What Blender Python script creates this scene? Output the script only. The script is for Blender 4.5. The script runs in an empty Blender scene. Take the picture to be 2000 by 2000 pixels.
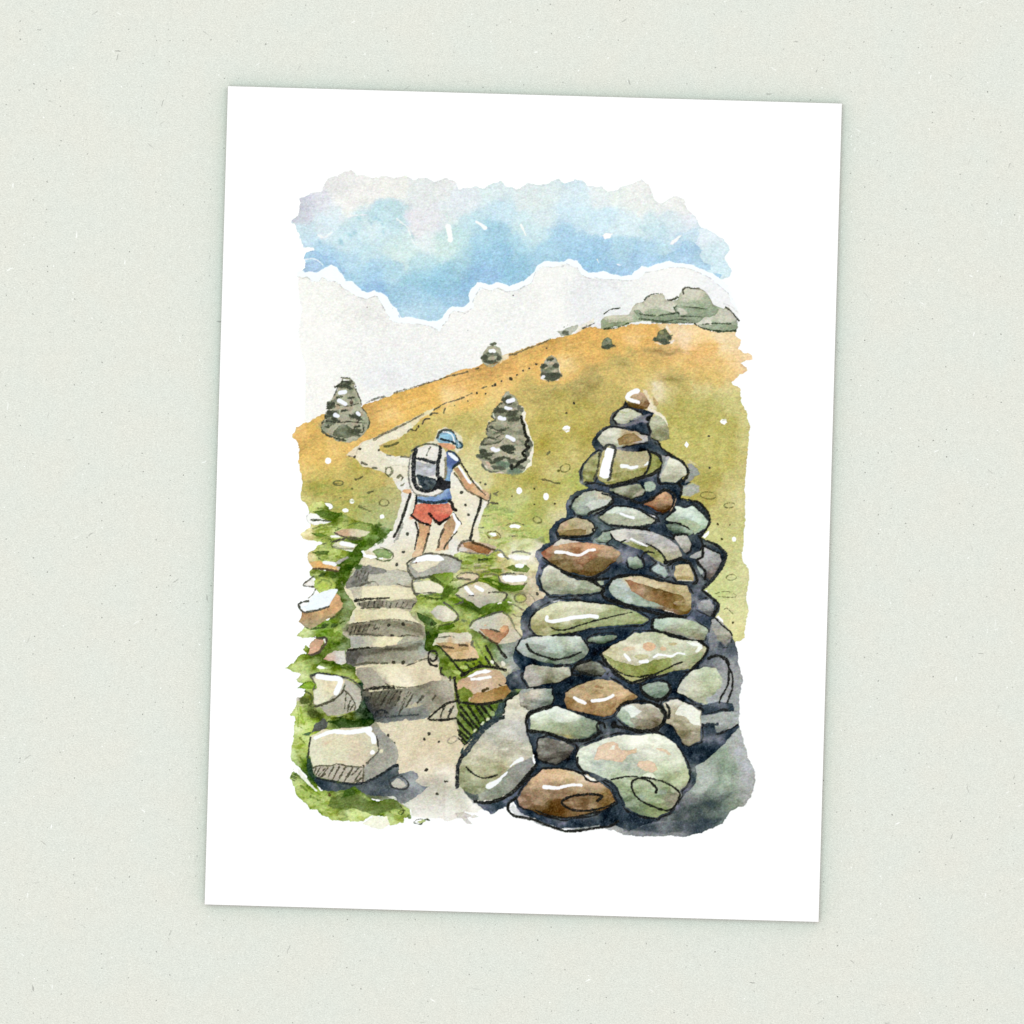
# A watercolour art print lying on pale green recycled paper, seen from straight above.
import bpy, math
import numpy as np
from mathutils import Matrix, Vector

SC = bpy.context.scene
COL = SC.collection
U = 0.00025                       # metres per photo pixel: the print is 300 x 400 mm
THICK = 20.0 * U                  # thickness of the mounted print
CAM_H = 2.2

# ---------------------------------------------------------------- camera
cam_d = bpy.data.cameras.new('camera')
cam_d.sensor_fit = 'HORIZONTAL'
cam_d.sensor_width = 36.0
cam_d.lens = 36.0 * CAM_H / (2000 * U)
cam_d.clip_start = 0.05
cam_d.clip_end = 50.0
cam = bpy.data.objects.new('camera', cam_d)
cam.location = (0.0, 0.0, THICK + CAM_H)
COL.objects.link(cam)
SC.camera = cam

# ---------------------------------------------------------------- light
world = bpy.data.worlds.new('World')
SC.world = world
world.use_nodes = True
bg = world.node_tree.nodes['Background']
bg.inputs['Color'].default_value = (1.06, 0.785, 0.825, 1.0)
bg.inputs['Strength'].default_value = 0.91

lamp_d = bpy.data.lights.new('overhead_softbox', 'AREA')
lamp_d.shape = 'RECTANGLE'
lamp_d.size = 2.6
lamp_d.size_y = 2.6
lamp_d.energy = 78.0
lamp_d.color = (0.57, 1.0, 0.93)
lamp = bpy.data.objects.new('overhead_softbox', lamp_d)
lamp.location = (-0.15, 0.2, 3.2)
lamp.rotation_euler = (Vector((0, 0, 0)) - Vector(lamp.location)).to_track_quat('-Z', 'Y').to_euler()
COL.objects.link(lamp)

SC.view_settings.view_transform = 'Standard'
SC.view_settings.look = 'None'
SC.view_settings.exposure = 0.0
SC.view_settings.gamma = 1.0
SC.view_settings.use_curve_mapping = False
SC.render.engine = 'CYCLES'
SC.cycles.use_denoising = False
SC.cycles.max_bounces = 6

WHITE = 0.80                      # reflectance of the blank paper
PAPER_TOP = THICK


def px(x, y, z=0.0):
    """photo pixel -> metres on the table"""
    return ((x - 1000.0) * U, (1000.0 - y) * U, z)


def lin(c):
    c = np.asarray(c, dtype=np.float64) / 255.0
    return np.where(c <= 0.04045, c / 12.92, ((c + 0.055) / 1.055) ** 2.4)


# ---------------------------------------------------------------- the paper the print lies on
def node(nt, kind, loc=(0, 0), **kw):
    n = nt.nodes.new(kind)
    n.location = loc
    for k, v in kw.items():
        setattr(n, k, v)
    return n


def matte(name):
    m = bpy.data.materials.new(name)
    m.use_nodes = True
    b = m.node_tree.nodes['Principled BSDF']
    b.inputs['Roughness'].default_value = 1.0
    b.inputs['Specular IOR Level'].default_value = 0.0
    return m, m.node_tree, b


def recycled_paper():
    m, nt, b = matte('recycled_paper')
    L = nt.links.new
    tc = node(nt, 'ShaderNodeTexCoord')
    base = [float(v) * WHITE for v in lin((231, 232, 223))]

    def stretched(src, stretch, rot):
        a = node(nt, 'ShaderNodeMapping')
        a.inputs['Rotation'].default_value = (0, 0, rot)
        L(src, a.inputs['Vector'])
        b_ = node(nt, 'ShaderNodeMapping')
        b_.inputs['Scale'].default_value = stretch
        L(a.outputs['Vector'], b_.inputs['Vector'])
        return b_.outputs['Vector']

    def noise(scale, detail=2.0, rough=0.5, stretch=None, rot=0.0):
        src = tc.outputs['Object']
        if stretch:
            src = stretched(src, stretch, rot)
        n = node(nt, 'ShaderNodeTexNoise')
        n.inputs['Scale'].default_value = scale
        n.inputs['Detail'].default_value = detail
        n.inputs['Roughness'].default_value = rough
        L(src, n.inputs['Vector'])
        return n.outputs['Fac']

    def ramp(fac, p0, c0, p1, c1):
        r = node(nt, 'ShaderNodeValToRGB')
        e = r.color_ramp.elements
        e[0].position, e[0].color = p0, (*c0, 1)
        e[1].position, e[1].color = p1, (*c1, 1)
        L(fac, r.inputs['Fac'])
        return r.outputs['Color']

    def mult(a, c, fac=1.0):
        x = node(nt, 'ShaderNodeMix', data_type='RGBA', blend_type='MULTIPLY')
        x.inputs['Factor'].default_value = fac
        L(a, x.inputs['A'])
        L(c, x.inputs['B'])
        return x.outputs['Result']

    def mix(f, a, c):
        x = node(nt, 'ShaderNodeMix', data_type='RGBA')
        L(f, x.inputs['Factor'])
        L(a, x.inputs['A'])
        x.inputs['B'].default_value = (*c, 1)
        return x.outputs['Result']

    def g(v):
        return (v, v, v)
    # broad cloudy tint, then pulp mottling, then fine felt grain
    col = ramp(noise(30, 3, 0.6), 0.35, [v * f for v, f in zip(base, (1.008, 1.0, 0.99))],
               0.65, [v * f for v, f in zip(base, (0.985, 1.003, 1.006))])
    col = mult(col, ramp(noise(260, 3, 0.6), 0.3, g(0.965), 0.7, g(1.02)))
    col = mult(col, ramp(noise(900, 2, 0.6, (1.0, 1.9, 1.0), 0.2), 0.27, g(0.87), 0.72, g(1.07)))
    col = mult(col, ramp(noise(1900, 1, 0.5), 0.25, g(0.88), 0.75, g(1.09)))
    col = mult(col, ramp(noise(420, 2, 0.5, (1.0, 3.5, 1.0), 0.5), 0.3, g(0.985), 0.7, g(1.012)))

    # sparse specks and short fibres: points of a voronoi field, most of them switched off by a random cell value
    def specks(scale, radius, keep, stretch=None, rot=0.0):
        src = tc.outputs['Object']
        if stretch:
            src = stretched(src, stretch, rot)
        wob = node(nt, 'ShaderNodeTexNoise')
        wob.inputs['Scale'].default_value = 520
        L(tc.outputs['Object'], wob.inputs['Vector'])
        add = node(nt, 'ShaderNodeVectorMath', operation='MULTIPLY_ADD')
        L(wob.outputs['Color'], add.inputs[0])
        add.inputs[1].default_value = (0.0011, 0.0011, 0.0)
        L(src, add.inputs[2])
        v = node(nt, 'ShaderNodeTexVoronoi', voronoi_dimensions='2D')
        v.inputs['Scale'].default_value = scale
        L(add.outputs['Vector'], v.inputs['Vector'])
        near = node(nt, 'ShaderNodeMapRange')
        near.inputs['From Min'].default_value = radius * 0.45
        near.inputs['From Max'].default_value = radius
        near.inputs['To Min'].default_value = 1.0
        near.inputs['To Max'].default_value = 0.0
        L(v.outputs['Distance'], near.inputs['Value'])
        sep = node(nt, 'ShaderNodeSeparateColor')
        L(v.outputs['Color'], sep.inputs['Color'])
        on = node(nt, 'ShaderNodeMapRange')
        on.inputs['From Min'].default_value = 1.0 - keep
        on.inputs['From Max'].default_value = 1.0
        on.inputs['To Min'].default_value = 0.0
        on.inputs['To Max'].default_value = 1.0
        L(sep.outputs['Red'], on.inputs['Value'])
        x = node(nt, 'ShaderNodeMath', operation='MULTIPLY')
        L(near.outputs['Result'], x.inputs[0])
        L(on.outputs['Result'], x.inputs[1])
        return x.outputs['Value']

    col = mix(specks(150, 0.062, 0.26), col, [v * 0.34 for v in base])
    col = mix(specks(300, 0.080, 0.10), col, [v * 0.50 for v in base])
    col = mix(specks(210, 0.085, 0.09), col, (0.82, 0.83, 0.80))
    for k, (sc, keep, shade) in enumerate(((105, 0.07, 0.55), (95, 0.07, 0.60), (115, 0.06, 0.50), (100, 0.06, 0.62), (90, 0.05, 0.58))):
        col = mix(specks(sc, 0.040, keep, (1.0, 0.20, 1.0), 0.35 + 0.63 * k), col, [v * shade for v in base])
    for k in range(3):
        col = mix(specks(120, 0.045, 0.05, (1.0, 0.22, 1.0), 0.1 + 1.05 * k), col, (0.80, 0.81, 0.78))
    L(col, b.inputs['Base Color'])
    return m


def mesh_object(name, verts, faces, mat, parent=None):
    me = bpy.data.meshes.new(name)
    me.from_pydata([tuple(v) for v in verts], [], [tuple(f) for f in faces])
    me.materials.append(mat)
    o = bpy.data.objects.new(name, me)
    COL.objects.link(o)
    if parent is not None:
        o.parent = parent
    return o


R = 0.9
backdrop = mesh_object('paper_backdrop', [(-R, -R, -0.004), (R, -R, -0.004), (R, R, -0.004), (-R, R, -0.004),
                                          (-R, -R, 0), (R, -R, 0), (R, R, 0), (-R, R, 0)],
                       [(3, 2, 1, 0), (4, 5, 6, 7), (0, 1, 5, 4), (1, 2, 6, 5), (2, 3, 7, 6), (3, 0, 4, 7)],
                       recycled_paper())
backdrop['kind'] = 'structure'

# ---------------------------------------------------------------- the print
TILT = math.atan2(202.4 - 168.2, 1644.2 - 444.9)
CX, CY = (444.9 + 1644.2 + 399.9 + 1599.1) / 4, (168.2 + 202.4 + 1766.7 + 1800.4) / 4
print_root = bpy.data.objects.new('art_print', None)
print_root.empty_display_size = 0.05
print_root.location = px(CX, CY)
print_root.rotation_euler = (0, 0, -TILT)
COL.objects.link(print_root)
print_root['label'] = 'white art print of a hiker and a stone cairn, lying slightly askew on green paper'
print_root['category'] = 'art print'
TO_LOCAL = (Matrix.Translation(print_root.location) @ Matrix.Rotation(-TILT, 4, 'Z')).inverted()

m, nt, b = matte('white_art_paper')
b.inputs['Base Color'].default_value = (WHITE, WHITE, WHITE, 1)
hw, hh = 1199.8 / 2 * U, 1599.1 / 2 * U
bv = 0.6 * U
ring = lambda x, y, z: [(-x, -y, z), (x, -y, z), (x, y, z), (-x, y, z)]
vs = ring(hw, hh, 0.0001) + ring(hw, hh, THICK - bv) + ring(hw - bv * 0.6, hh - bv * 0.6, THICK)
fs = [(3, 2, 1, 0), (8, 9, 10, 11)]
for k in range(2):
    for i in range(4):
        j = (i + 1) % 4
        fs.append((4 * k + i, 4 * k + j, 4 * k + 4 + j, 4 * k + 4 + i))
sheet = mesh_object('sheet', vs, fs, m, print_root)
shadow_edge, cnt, cb = matte('added_shadow_edge')
cb.inputs['Base Color'].default_value = (0.09, 0.11, 0.10, 1)  # unseen sides darkened on purpose to deepen the shadow around the sheet
sheet.data.materials.append(shadow_edge)
for i in (0, 2, 3, 4, 5):
    sheet.data.polygons[i].material_index = 1

# ================================================================ the painting
# The paint is built the way it was laid down: washes, wet blends and pen lines, one after another, each given by an
# outline in photo pixels and each belonging to one painted thing.  The result becomes one mesh per painted thing.
X0, Y0, X1, Y1 = 538, 322, 1500, 1652
W, H = X1 - X0, Y1 - Y0
CROPS = dict(A=(560, 320, 6.44), B=(860, 320, 6.44), C=(1160, 320, 6.44), D=(560, 600, 6.44), E=(860, 600, 6.44),
             F=(1180, 540, 6.44), G=(560, 860, 6.44), H=(760, 820, 8.05), I=(780, 980, 6.44), J=(560, 1120, 6.44),
             K=(560, 1380, 6.44), L=(800, 1240, 6.44), M=(1100, 740, 6.44), N=(1030, 940, 6.44), O=(1200, 940, 6.44),
             P=(1000, 1160, 6.44), Q=(1200, 1160, 6.44), R=(870, 1380, 6.44), T=(1100, 1380, 6.44),
             U=(1220, 1380, 6.44), V=(900, 740, 9.66), W=(540, 1240, 12.075), X=(960, 900, 12.075), Z=(0, 0, 1.0))
rng = np.random.default_rng(11)


def fnoise(sx, sy, seed):
    """band-limited noise of unit deviation over the whole picture"""
    r = np.random.default_rng(seed)
    n = r.standard_normal((H, W))
    fy = np.fft.fftfreq(H)[:, None]
    fx = np.fft.rfftfreq(W)[None, :]
    k = np.exp(-2 * (np.pi ** 2) * ((fx * sx) ** 2 + (fy * sy) ** 2))
    n = np.fft.irfft2(np.fft.rfft2(n) * k, s=(H, W))
    n -= n.mean()
    return (n / n.std()).astype(np.float32)


N1, N2, N3 = fnoise(0.9, 0.9, 1), fnoise(2.6, 2.6, 2), fnoise(6, 6, 3)
NB, NV = fnoise(14, 11, 4), [fnoise(7, 5, 5 + i) for i in range(3)]
NW = [fnoise(9, 9, 21), fnoise(9, 9, 22)]
TOOTH = 0.55 * fnoise(1.7, 0.9, 8) + 0.7 * fnoise(0.75, 0.6, 9)
CHROMA = [fnoise(1.0, 0.9, 31 + i) for i in range(3)]
PATCH = fnoise(8, 3.6, 41) + 0.35 * fnoise(2.5, 1.5, 42)
SPECK = fnoise(0.75, 0.75, 10)
EDGE = (0.22 * N1 + 0.42 * N2 + 0.45 * N3)

RGB = np.full((H, W, 3), 255.0, np.float32)
IDS = np.zeros((H, W), np.int32)
GRAIN = np.zeros((H, W), np.float32)
ELEMS = []          # (kind, parent index or 0, label)
LASTKIND = {}
S = dict(cur=0, mask=None)


def hexc(s):
    return np.array([int(s[i:i + 2], 16) for i in (1, 3, 5)], np.float32)


def points(txt):
    out, crop = [], CROPS['Z']
    for t in txt.split():
        if t in CROPS:
            crop = CROPS[t]
            continue
        a = t.split(',')
        p = [crop[0] + float(a[0]) / crop[2], crop[1] + float(a[1]) / crop[2]]
        if len(a) > 2:
            p.append(a[2])
        out.append(p)
    return out


def curve(P, closed, n=4):
    P = np.asarray(P, np.float64)
    if len(P) < 3:
        return P
    Q = np.vstack([P[-1], P, P[0], P[1]]) if closed else np.vstack([2 * P[0] - P[1], P, 2 * P[-1] - P[-2]])
    out = []
    for i in range(1, len(Q) - 2):
        a, b, c, d = Q[i - 1], Q[i], Q[i + 1], Q[i + 2]
        for t in np.arange(n) / n:
            out.append(0.5 * (2 * b + (c - a) * t + (2 * a - 5 * b + 4 * c - d) * t * t + (3 * b - a - 3 * c + d) * t ** 3))
    if not closed:
        out.append(P[-1])
    return np.array(out)


def window(P, pad):
    x0 = max(0, int(P[:, 0].min() - X0 - pad)); x1 = min(W, int(P[:, 0].max() - X0 + pad) + 2)
    y0 = max(0, int(P[:, 1].min() - Y0 - pad)); y1 = min(H, int(P[:, 1].max() - Y0 + pad) + 2)
    return (slice(y0, y1), slice(x0, x1)) if x1 > x0 and y1 > y0 else None


def axes(w):
    ys = np.arange(w[0].start, w[0].stop, dtype=np.float32)[:, None] + Y0
    xs = np.arange(w[1].start, w[1].stop, dtype=np.float32)[None, :] + X0
    return xs, ys


def poly_sdf(P, w):
    """signed distance, positive inside; exact within a narrow band round the outline"""
    xs, ys = axes(w)
    h, wd = ys.size, xs.size
    inside = np.zeros((h, wd), bool)
    dist = np.full((h, wd), 30.0, np.float32)
    band = 12
    n = len(P)
    xr = xs[0]
    for i in range(n):
        (ax, ay), (bx, by) = P[i], P[(i + 1) % n]
        if ay != by:
            lo, hi = min(ay, by), max(ay, by)
            r0 = int(np.searchsorted(ys[:, 0], lo, 'left')); r1 = int(np.searchsorted(ys[:, 0], hi, 'left'))
            if r1 > r0:
                xi = ax + (ys[r0:r1] - ay) * (bx - ax) / (by - ay)
                inside[r0:r1] ^= xr[None, :] < xi
        c0 = max(0, int(min(ax, bx) - xr[0] - band)); c1 = min(wd, int(max(ax, bx) - xr[0] + band) + 2)
        r0 = max(0, int(min(ay, by) - ys[0, 0] - band)); r1 = min(h, int(max(ay, by) - ys[0, 0] + band) + 2)
        if c1 <= c0 or r1 <= r0:
            continue
        dx, dy = bx - ax, by - ay
        L2 = dx * dx + dy * dy + 1e-9
        X = xs[:, c0:c1] - ax; Y = ys[r0:r1] - ay
        t = np.clip((X * dx + Y * dy) / L2, 0, 1)
        d = np.sqrt((X - t * dx) ** 2 + (Y - t * dy) ** 2)
        np.minimum(dist[r0:r1, c0:c1], d, out=dist[r0:r1, c0:c1])
    return np.where(inside, dist, -dist)


def lay(w, a, col, mul=False, clip=False, own=True):
    """put colour col (3 or HxWx3) with coverage a on the window"""
    if clip and S['mask'] is not None:
        a = a * S['mask'][w]
    A = a[..., None]
    base = RGB[w]
    tgt = base * (col / 255.0) if mul else col
    RGB[w] = base * (1 - A) + tgt * A
    if own and S['cur']:
        ids = IDS[w]
        ids[(a > 0.5) | ((ids == 0) & (a > 0.04))] = S['cur']


def opts(tokens):
    o = dict(o=1.0, r=1.0, s=0.7, d=0.10, v=0.035, S=20.0, c=0, m=0, k=0, q=0.0)
    for t in tokens:
        if t in ('c', 'm', 'k'):
            o[t] = 1
        else:
            o[t[0]] = float(t[1:])
    return o


def wash(col, o, P, F=None):
    P = np.array([p[:2] for p in P], np.float64)
    if o['c']:
        P = curve(P, True)
    w = window(P, (10 if S.get('round') else 6) + 2 * o['s'] + 2 * o['r'])
    if w is None:
        return
    sd = poly_sdf(P, w) + o['r'] * EDGE[w]
    if S.get('round'):
        # broken ink contour a little way off the stone, only inside the dark gaps
        gap = np.clip((118 - RGB[w].mean(-1)) / 30, 0, 1)
        ink = np.clip(2.0 + 0.7 * N3[w] - np.abs(sd + 5.3 + 1.2 * NB[w]), 0, 1) * np.clip((NW[1][w] + 1.5) / 0.3, 0, 1) * gap * 0.85
        keep = S['cur']; S['cur'] = 0
        lay(w, ink, np.array([26, 26, 24], np.float32))
        S['cur'] = keep
        sd = sd + 2.4
    s = max(o['s'], 0.35)
    t = np.clip(sd / (2 * s) + 0.5, 0, 1)
    a = t * t * (3 - 2 * t)
    if F is not None:
        xs, ys = axes(w)
        wx = xs + 5.0 * NW[0][w] + 1.2 * N2[w]
        wy = ys + 4.0 * NW[1][w] + 1.2 * N1[w]
        num = np.zeros(sd.shape + (3,), np.float32)
        den = np.full(sd.shape, 1e-6, np.float32)
        for fx, fy, fc in F:
            g = np.exp(-((wx - fx) ** 2 + (wy - fy) ** 2) / (2 * o['S'] ** 2)) + 1e-5 / (1 + ((xs - fx) ** 2 + (ys - fy) ** 2) / 900)
            num += g[..., None] * hexc(fc)
            den += g
        c = num / den[..., None]
    else:
        c = np.broadcast_to(col, sd.shape + (3,))
    # pooled pigment: a darker rim, broad drifts of strength and hue
    k = 1 - o['d'] * np.exp(-np.clip(sd, 0, 30) / 1.6) + o['v'] * (0.6 * NB[w] + 0.55 * N3[w] + 0.3 * N2[w])
    if S.get('round'):
        # rounded stones: a lighter crown, then two glazes laid over the underside
        S['round'] = False
        xs, ys = axes(w)
        yn = (ys - P[:, 1].mean()) / (0.5 * (P[:, 1].max() - P[:, 1].min()))
        yn = yn + 0.10 * (xs - P[:, 0].mean()) / (0.5 * (P[:, 0].max() - P[:, 0].min())) + 0.16 * PATCH[w] + 0.10 * NW[0][w]
        st = lambda a_, b_: np.clip((yn - a_) / (b_ - a_), 0, 1)
        k = k + 0.07 * (1 - st(-0.62, -0.45)) - 0.10 * st(0.12, 0.26) - 0.13 * st(0.55, 0.68)
        k = k - 0.045 * np.clip((PATCH[w] - 0.3) / 0.18, 0, 1) + 0.05 * np.clip((-PATCH[w] - 0.4) / 0.18, 0, 1)
    if o['q']:
        k = k - o['q'] * np.clip((PATCH[w] - 0.35) / 0.22, 0, 1) + 0.5 * o['q'] * np.clip((-PATCH[w] - 0.55) / 0.25, 0, 1)
    tint = np.stack([k + o['v'] * 0.12 * NV[i][w] for i in range(3)], -1)
    c = np.clip(255 - (255 - c) * (2 - k)[..., None], 0, 255) * np.clip(0.5 + 0.5 * tint, 0, 1.08)
    a = a * o['o']
    if not o['k']:
        m_ = np.zeros((H, W), np.float32)
        m_[w] = a / max(o['o'], 1e-3)
        lay(w, a, c, o['m'])
        S['mask'] = m_
    else:
        lay(w, a, c, o['m'], clip=True)


def line(col, w0, w1, o, P):
    P = np.array([p[:2] for p in P], np.float64)
    P = curve(P, False, 5) if len(P) > 2 else P
    w = window(P, max(w0, w1) + 5)
    if w is None:
        return
    xs, ys = axes(w)
    cov = np.full((ys.size, xs.size), -9.0, np.float32)
    seg = np.r_[0, np.cumsum(np.hypot(*np.diff(P, axis=0).T))]
    tot = max(seg[-1], 1e-6)
    for i in range(len(P) - 1):
        (ax, ay), (bx, by) = P[i], P[i + 1]
        pad = max(w0, w1) / 2 + 4
        c0 = max(0, int(min(ax, bx) - xs[0, 0] - pad)); c1 = min(xs.size, int(max(ax, bx) - xs[0, 0] + pad) + 2)
        r0 = max(0, int(min(ay, by) - ys[0, 0] - pad)); r1 = min(ys.size, int(max(ay, by) - ys[0, 0] + pad) + 2)
        if c1 <= c0 or r1 <= r0:
            continue
        dx, dy = bx - ax, by - ay
        L2 = dx * dx + dy * dy + 1e-9
        X = xs[:, c0:c1] - ax; Y = ys[r0:r1] - ay
        t = np.clip((X * dx + Y * dy) / L2, 0, 1)
        hw_ = 0.5 * (w0 + (w1 - w0) * (seg[i] + t * (seg[i + 1] - seg[i])) / tot)
        d = hw_ - np.sqrt((X - t * dx) ** 2 + (Y - t * dy) ** 2)
        np.maximum(cov[r0:r1, c0:c1], d, out=cov[r0:r1, c0:c1])
    if col.mean() > 48 and col.mean() < 150:
        w0, w1, o = w0 * 1.1, w1 * 1.1, dict(o, o=min(1.0, o['o'] * 1.02))
    cov = cov + o['r'] * 0.45 * (0.6 * N1[w] + 0.6 * N2[w])
    t = np.clip(cov / (2 * max(o['s'], 0.4)) + 0.5, 0, 1)
    a = t * o['o'] * np.clip(0.97 - 0.10 * TOOTH[w] * o['r'], 0, 1)
    lay(w, a, col, o['m'], clip=bool(o['k']))


def ellipse(col, rx, ry, ang, o, p, ringw=0.0):
    n = 22
    t = np.arange(n) / n * 2 * np.pi
    ca, sa = math.cos(math.radians(ang)), math.sin(math.radians(ang))
    ex, ey = rx * np.cos(t), ry * np.sin(t)
    P = np.stack([p[0] + ex * ca - ey * sa, p[1] + ex * sa + ey * ca], 1)
    if ringw:
        line(col, ringw * 1.2, ringw, o, list(P) + [P[0]])
    elif o['s'] > 4:
        w = window(P, o['s'])
        if w is None:
            return
        xs, ys = axes(w)
        X = xs - p[0] + 3 * NW[0][w]; Y = ys - p[1] + 2 * NW[1][w]
        q = ((X * ca + Y * sa) / rx) ** 2 + ((-X * sa + Y * ca) / ry) ** 2
        lay(w, o['o'] * np.exp(-1.3 * q), col, o['m'], clip=bool(o['k']), own=False)
    else:
        o2 = dict(o); o2['k'] = 1 if o['k'] else 2
        w = window(P, 6)
        if w is None:
            return
        sd = poly_sdf(P, w) + 0.5 * o['r'] * (0.6 * N1[w] + 0.6 * N2[w])
        a = np.clip(sd / (2 * o['s']) + 0.5, 0, 1) * o['o']
        lay(w, a, col, o['m'], clip=bool(o['k']))


def paint(script):
    for raw in script.strip().splitlines():
        ln = raw.strip()
        if not ln or ln.startswith('//'):
            continue
        if ln[0] == 'e' and ln[1] == ' ':
            body, _, label = ln[2:].partition('|')
            t = body.split()
            par = LASTKIND[t[1]] if len(t) > 1 else 0
            ELEMS.append((t[0], par, label.strip()))
            S['cur'] = LASTKIND[t[0]] = len(ELEMS)
            S['round'] = t[0] == 'cairn_stone'
            continue
        if ln[0] == '@':
            S['cur'] = LASTKIND[ln[1:].strip()]
            continue
        parts = [q.strip() for q in ln.split(':')]
        t = parts[0].split()
        cmd, col = t[0], hexc(t[1])
        P = points(parts[1])
        if cmd == 'w':
            wash(col, opts(t[2:]), P, points(parts[2]) if len(parts) > 2 else None)
        elif cmd == 'l':
            a = [float(v) for v in t[2].split(',')]
            line(col, a[0], a[-1], opts(t[3:]), P)
        elif cmd == 'h':        # hatch: every two points make one stroke
            a = [float(v) for v in t[2].split(',')]
            for i in range(0, len(P) - 1, 2):
                line(col, a[0], a[-1], opts(t[3:]), P[i:i + 2])
        elif cmd == 'd':
            r = float(t[2])
            for p in P:
                q = r * rng.uniform(0.8, 1.15)
                ellipse(col, q * 1.1, q * 0.9, rng.uniform(0, 180), opts(t[3:]), p)
        elif cmd in 'bo':
            a = [float(v) for v in t[2].split(',')]
            for p in P:
                if cmd == 'b':
                    ellipse(col, a[0], a[1], a[2] if len(a) > 2 else 0, opts(t[3:]), p)
                else:
                    ellipse(col, a[1], a[2], a[3] if len(a) > 3 else 0, opts(t[3:]), p, a[0])


PAINTING = []
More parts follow.
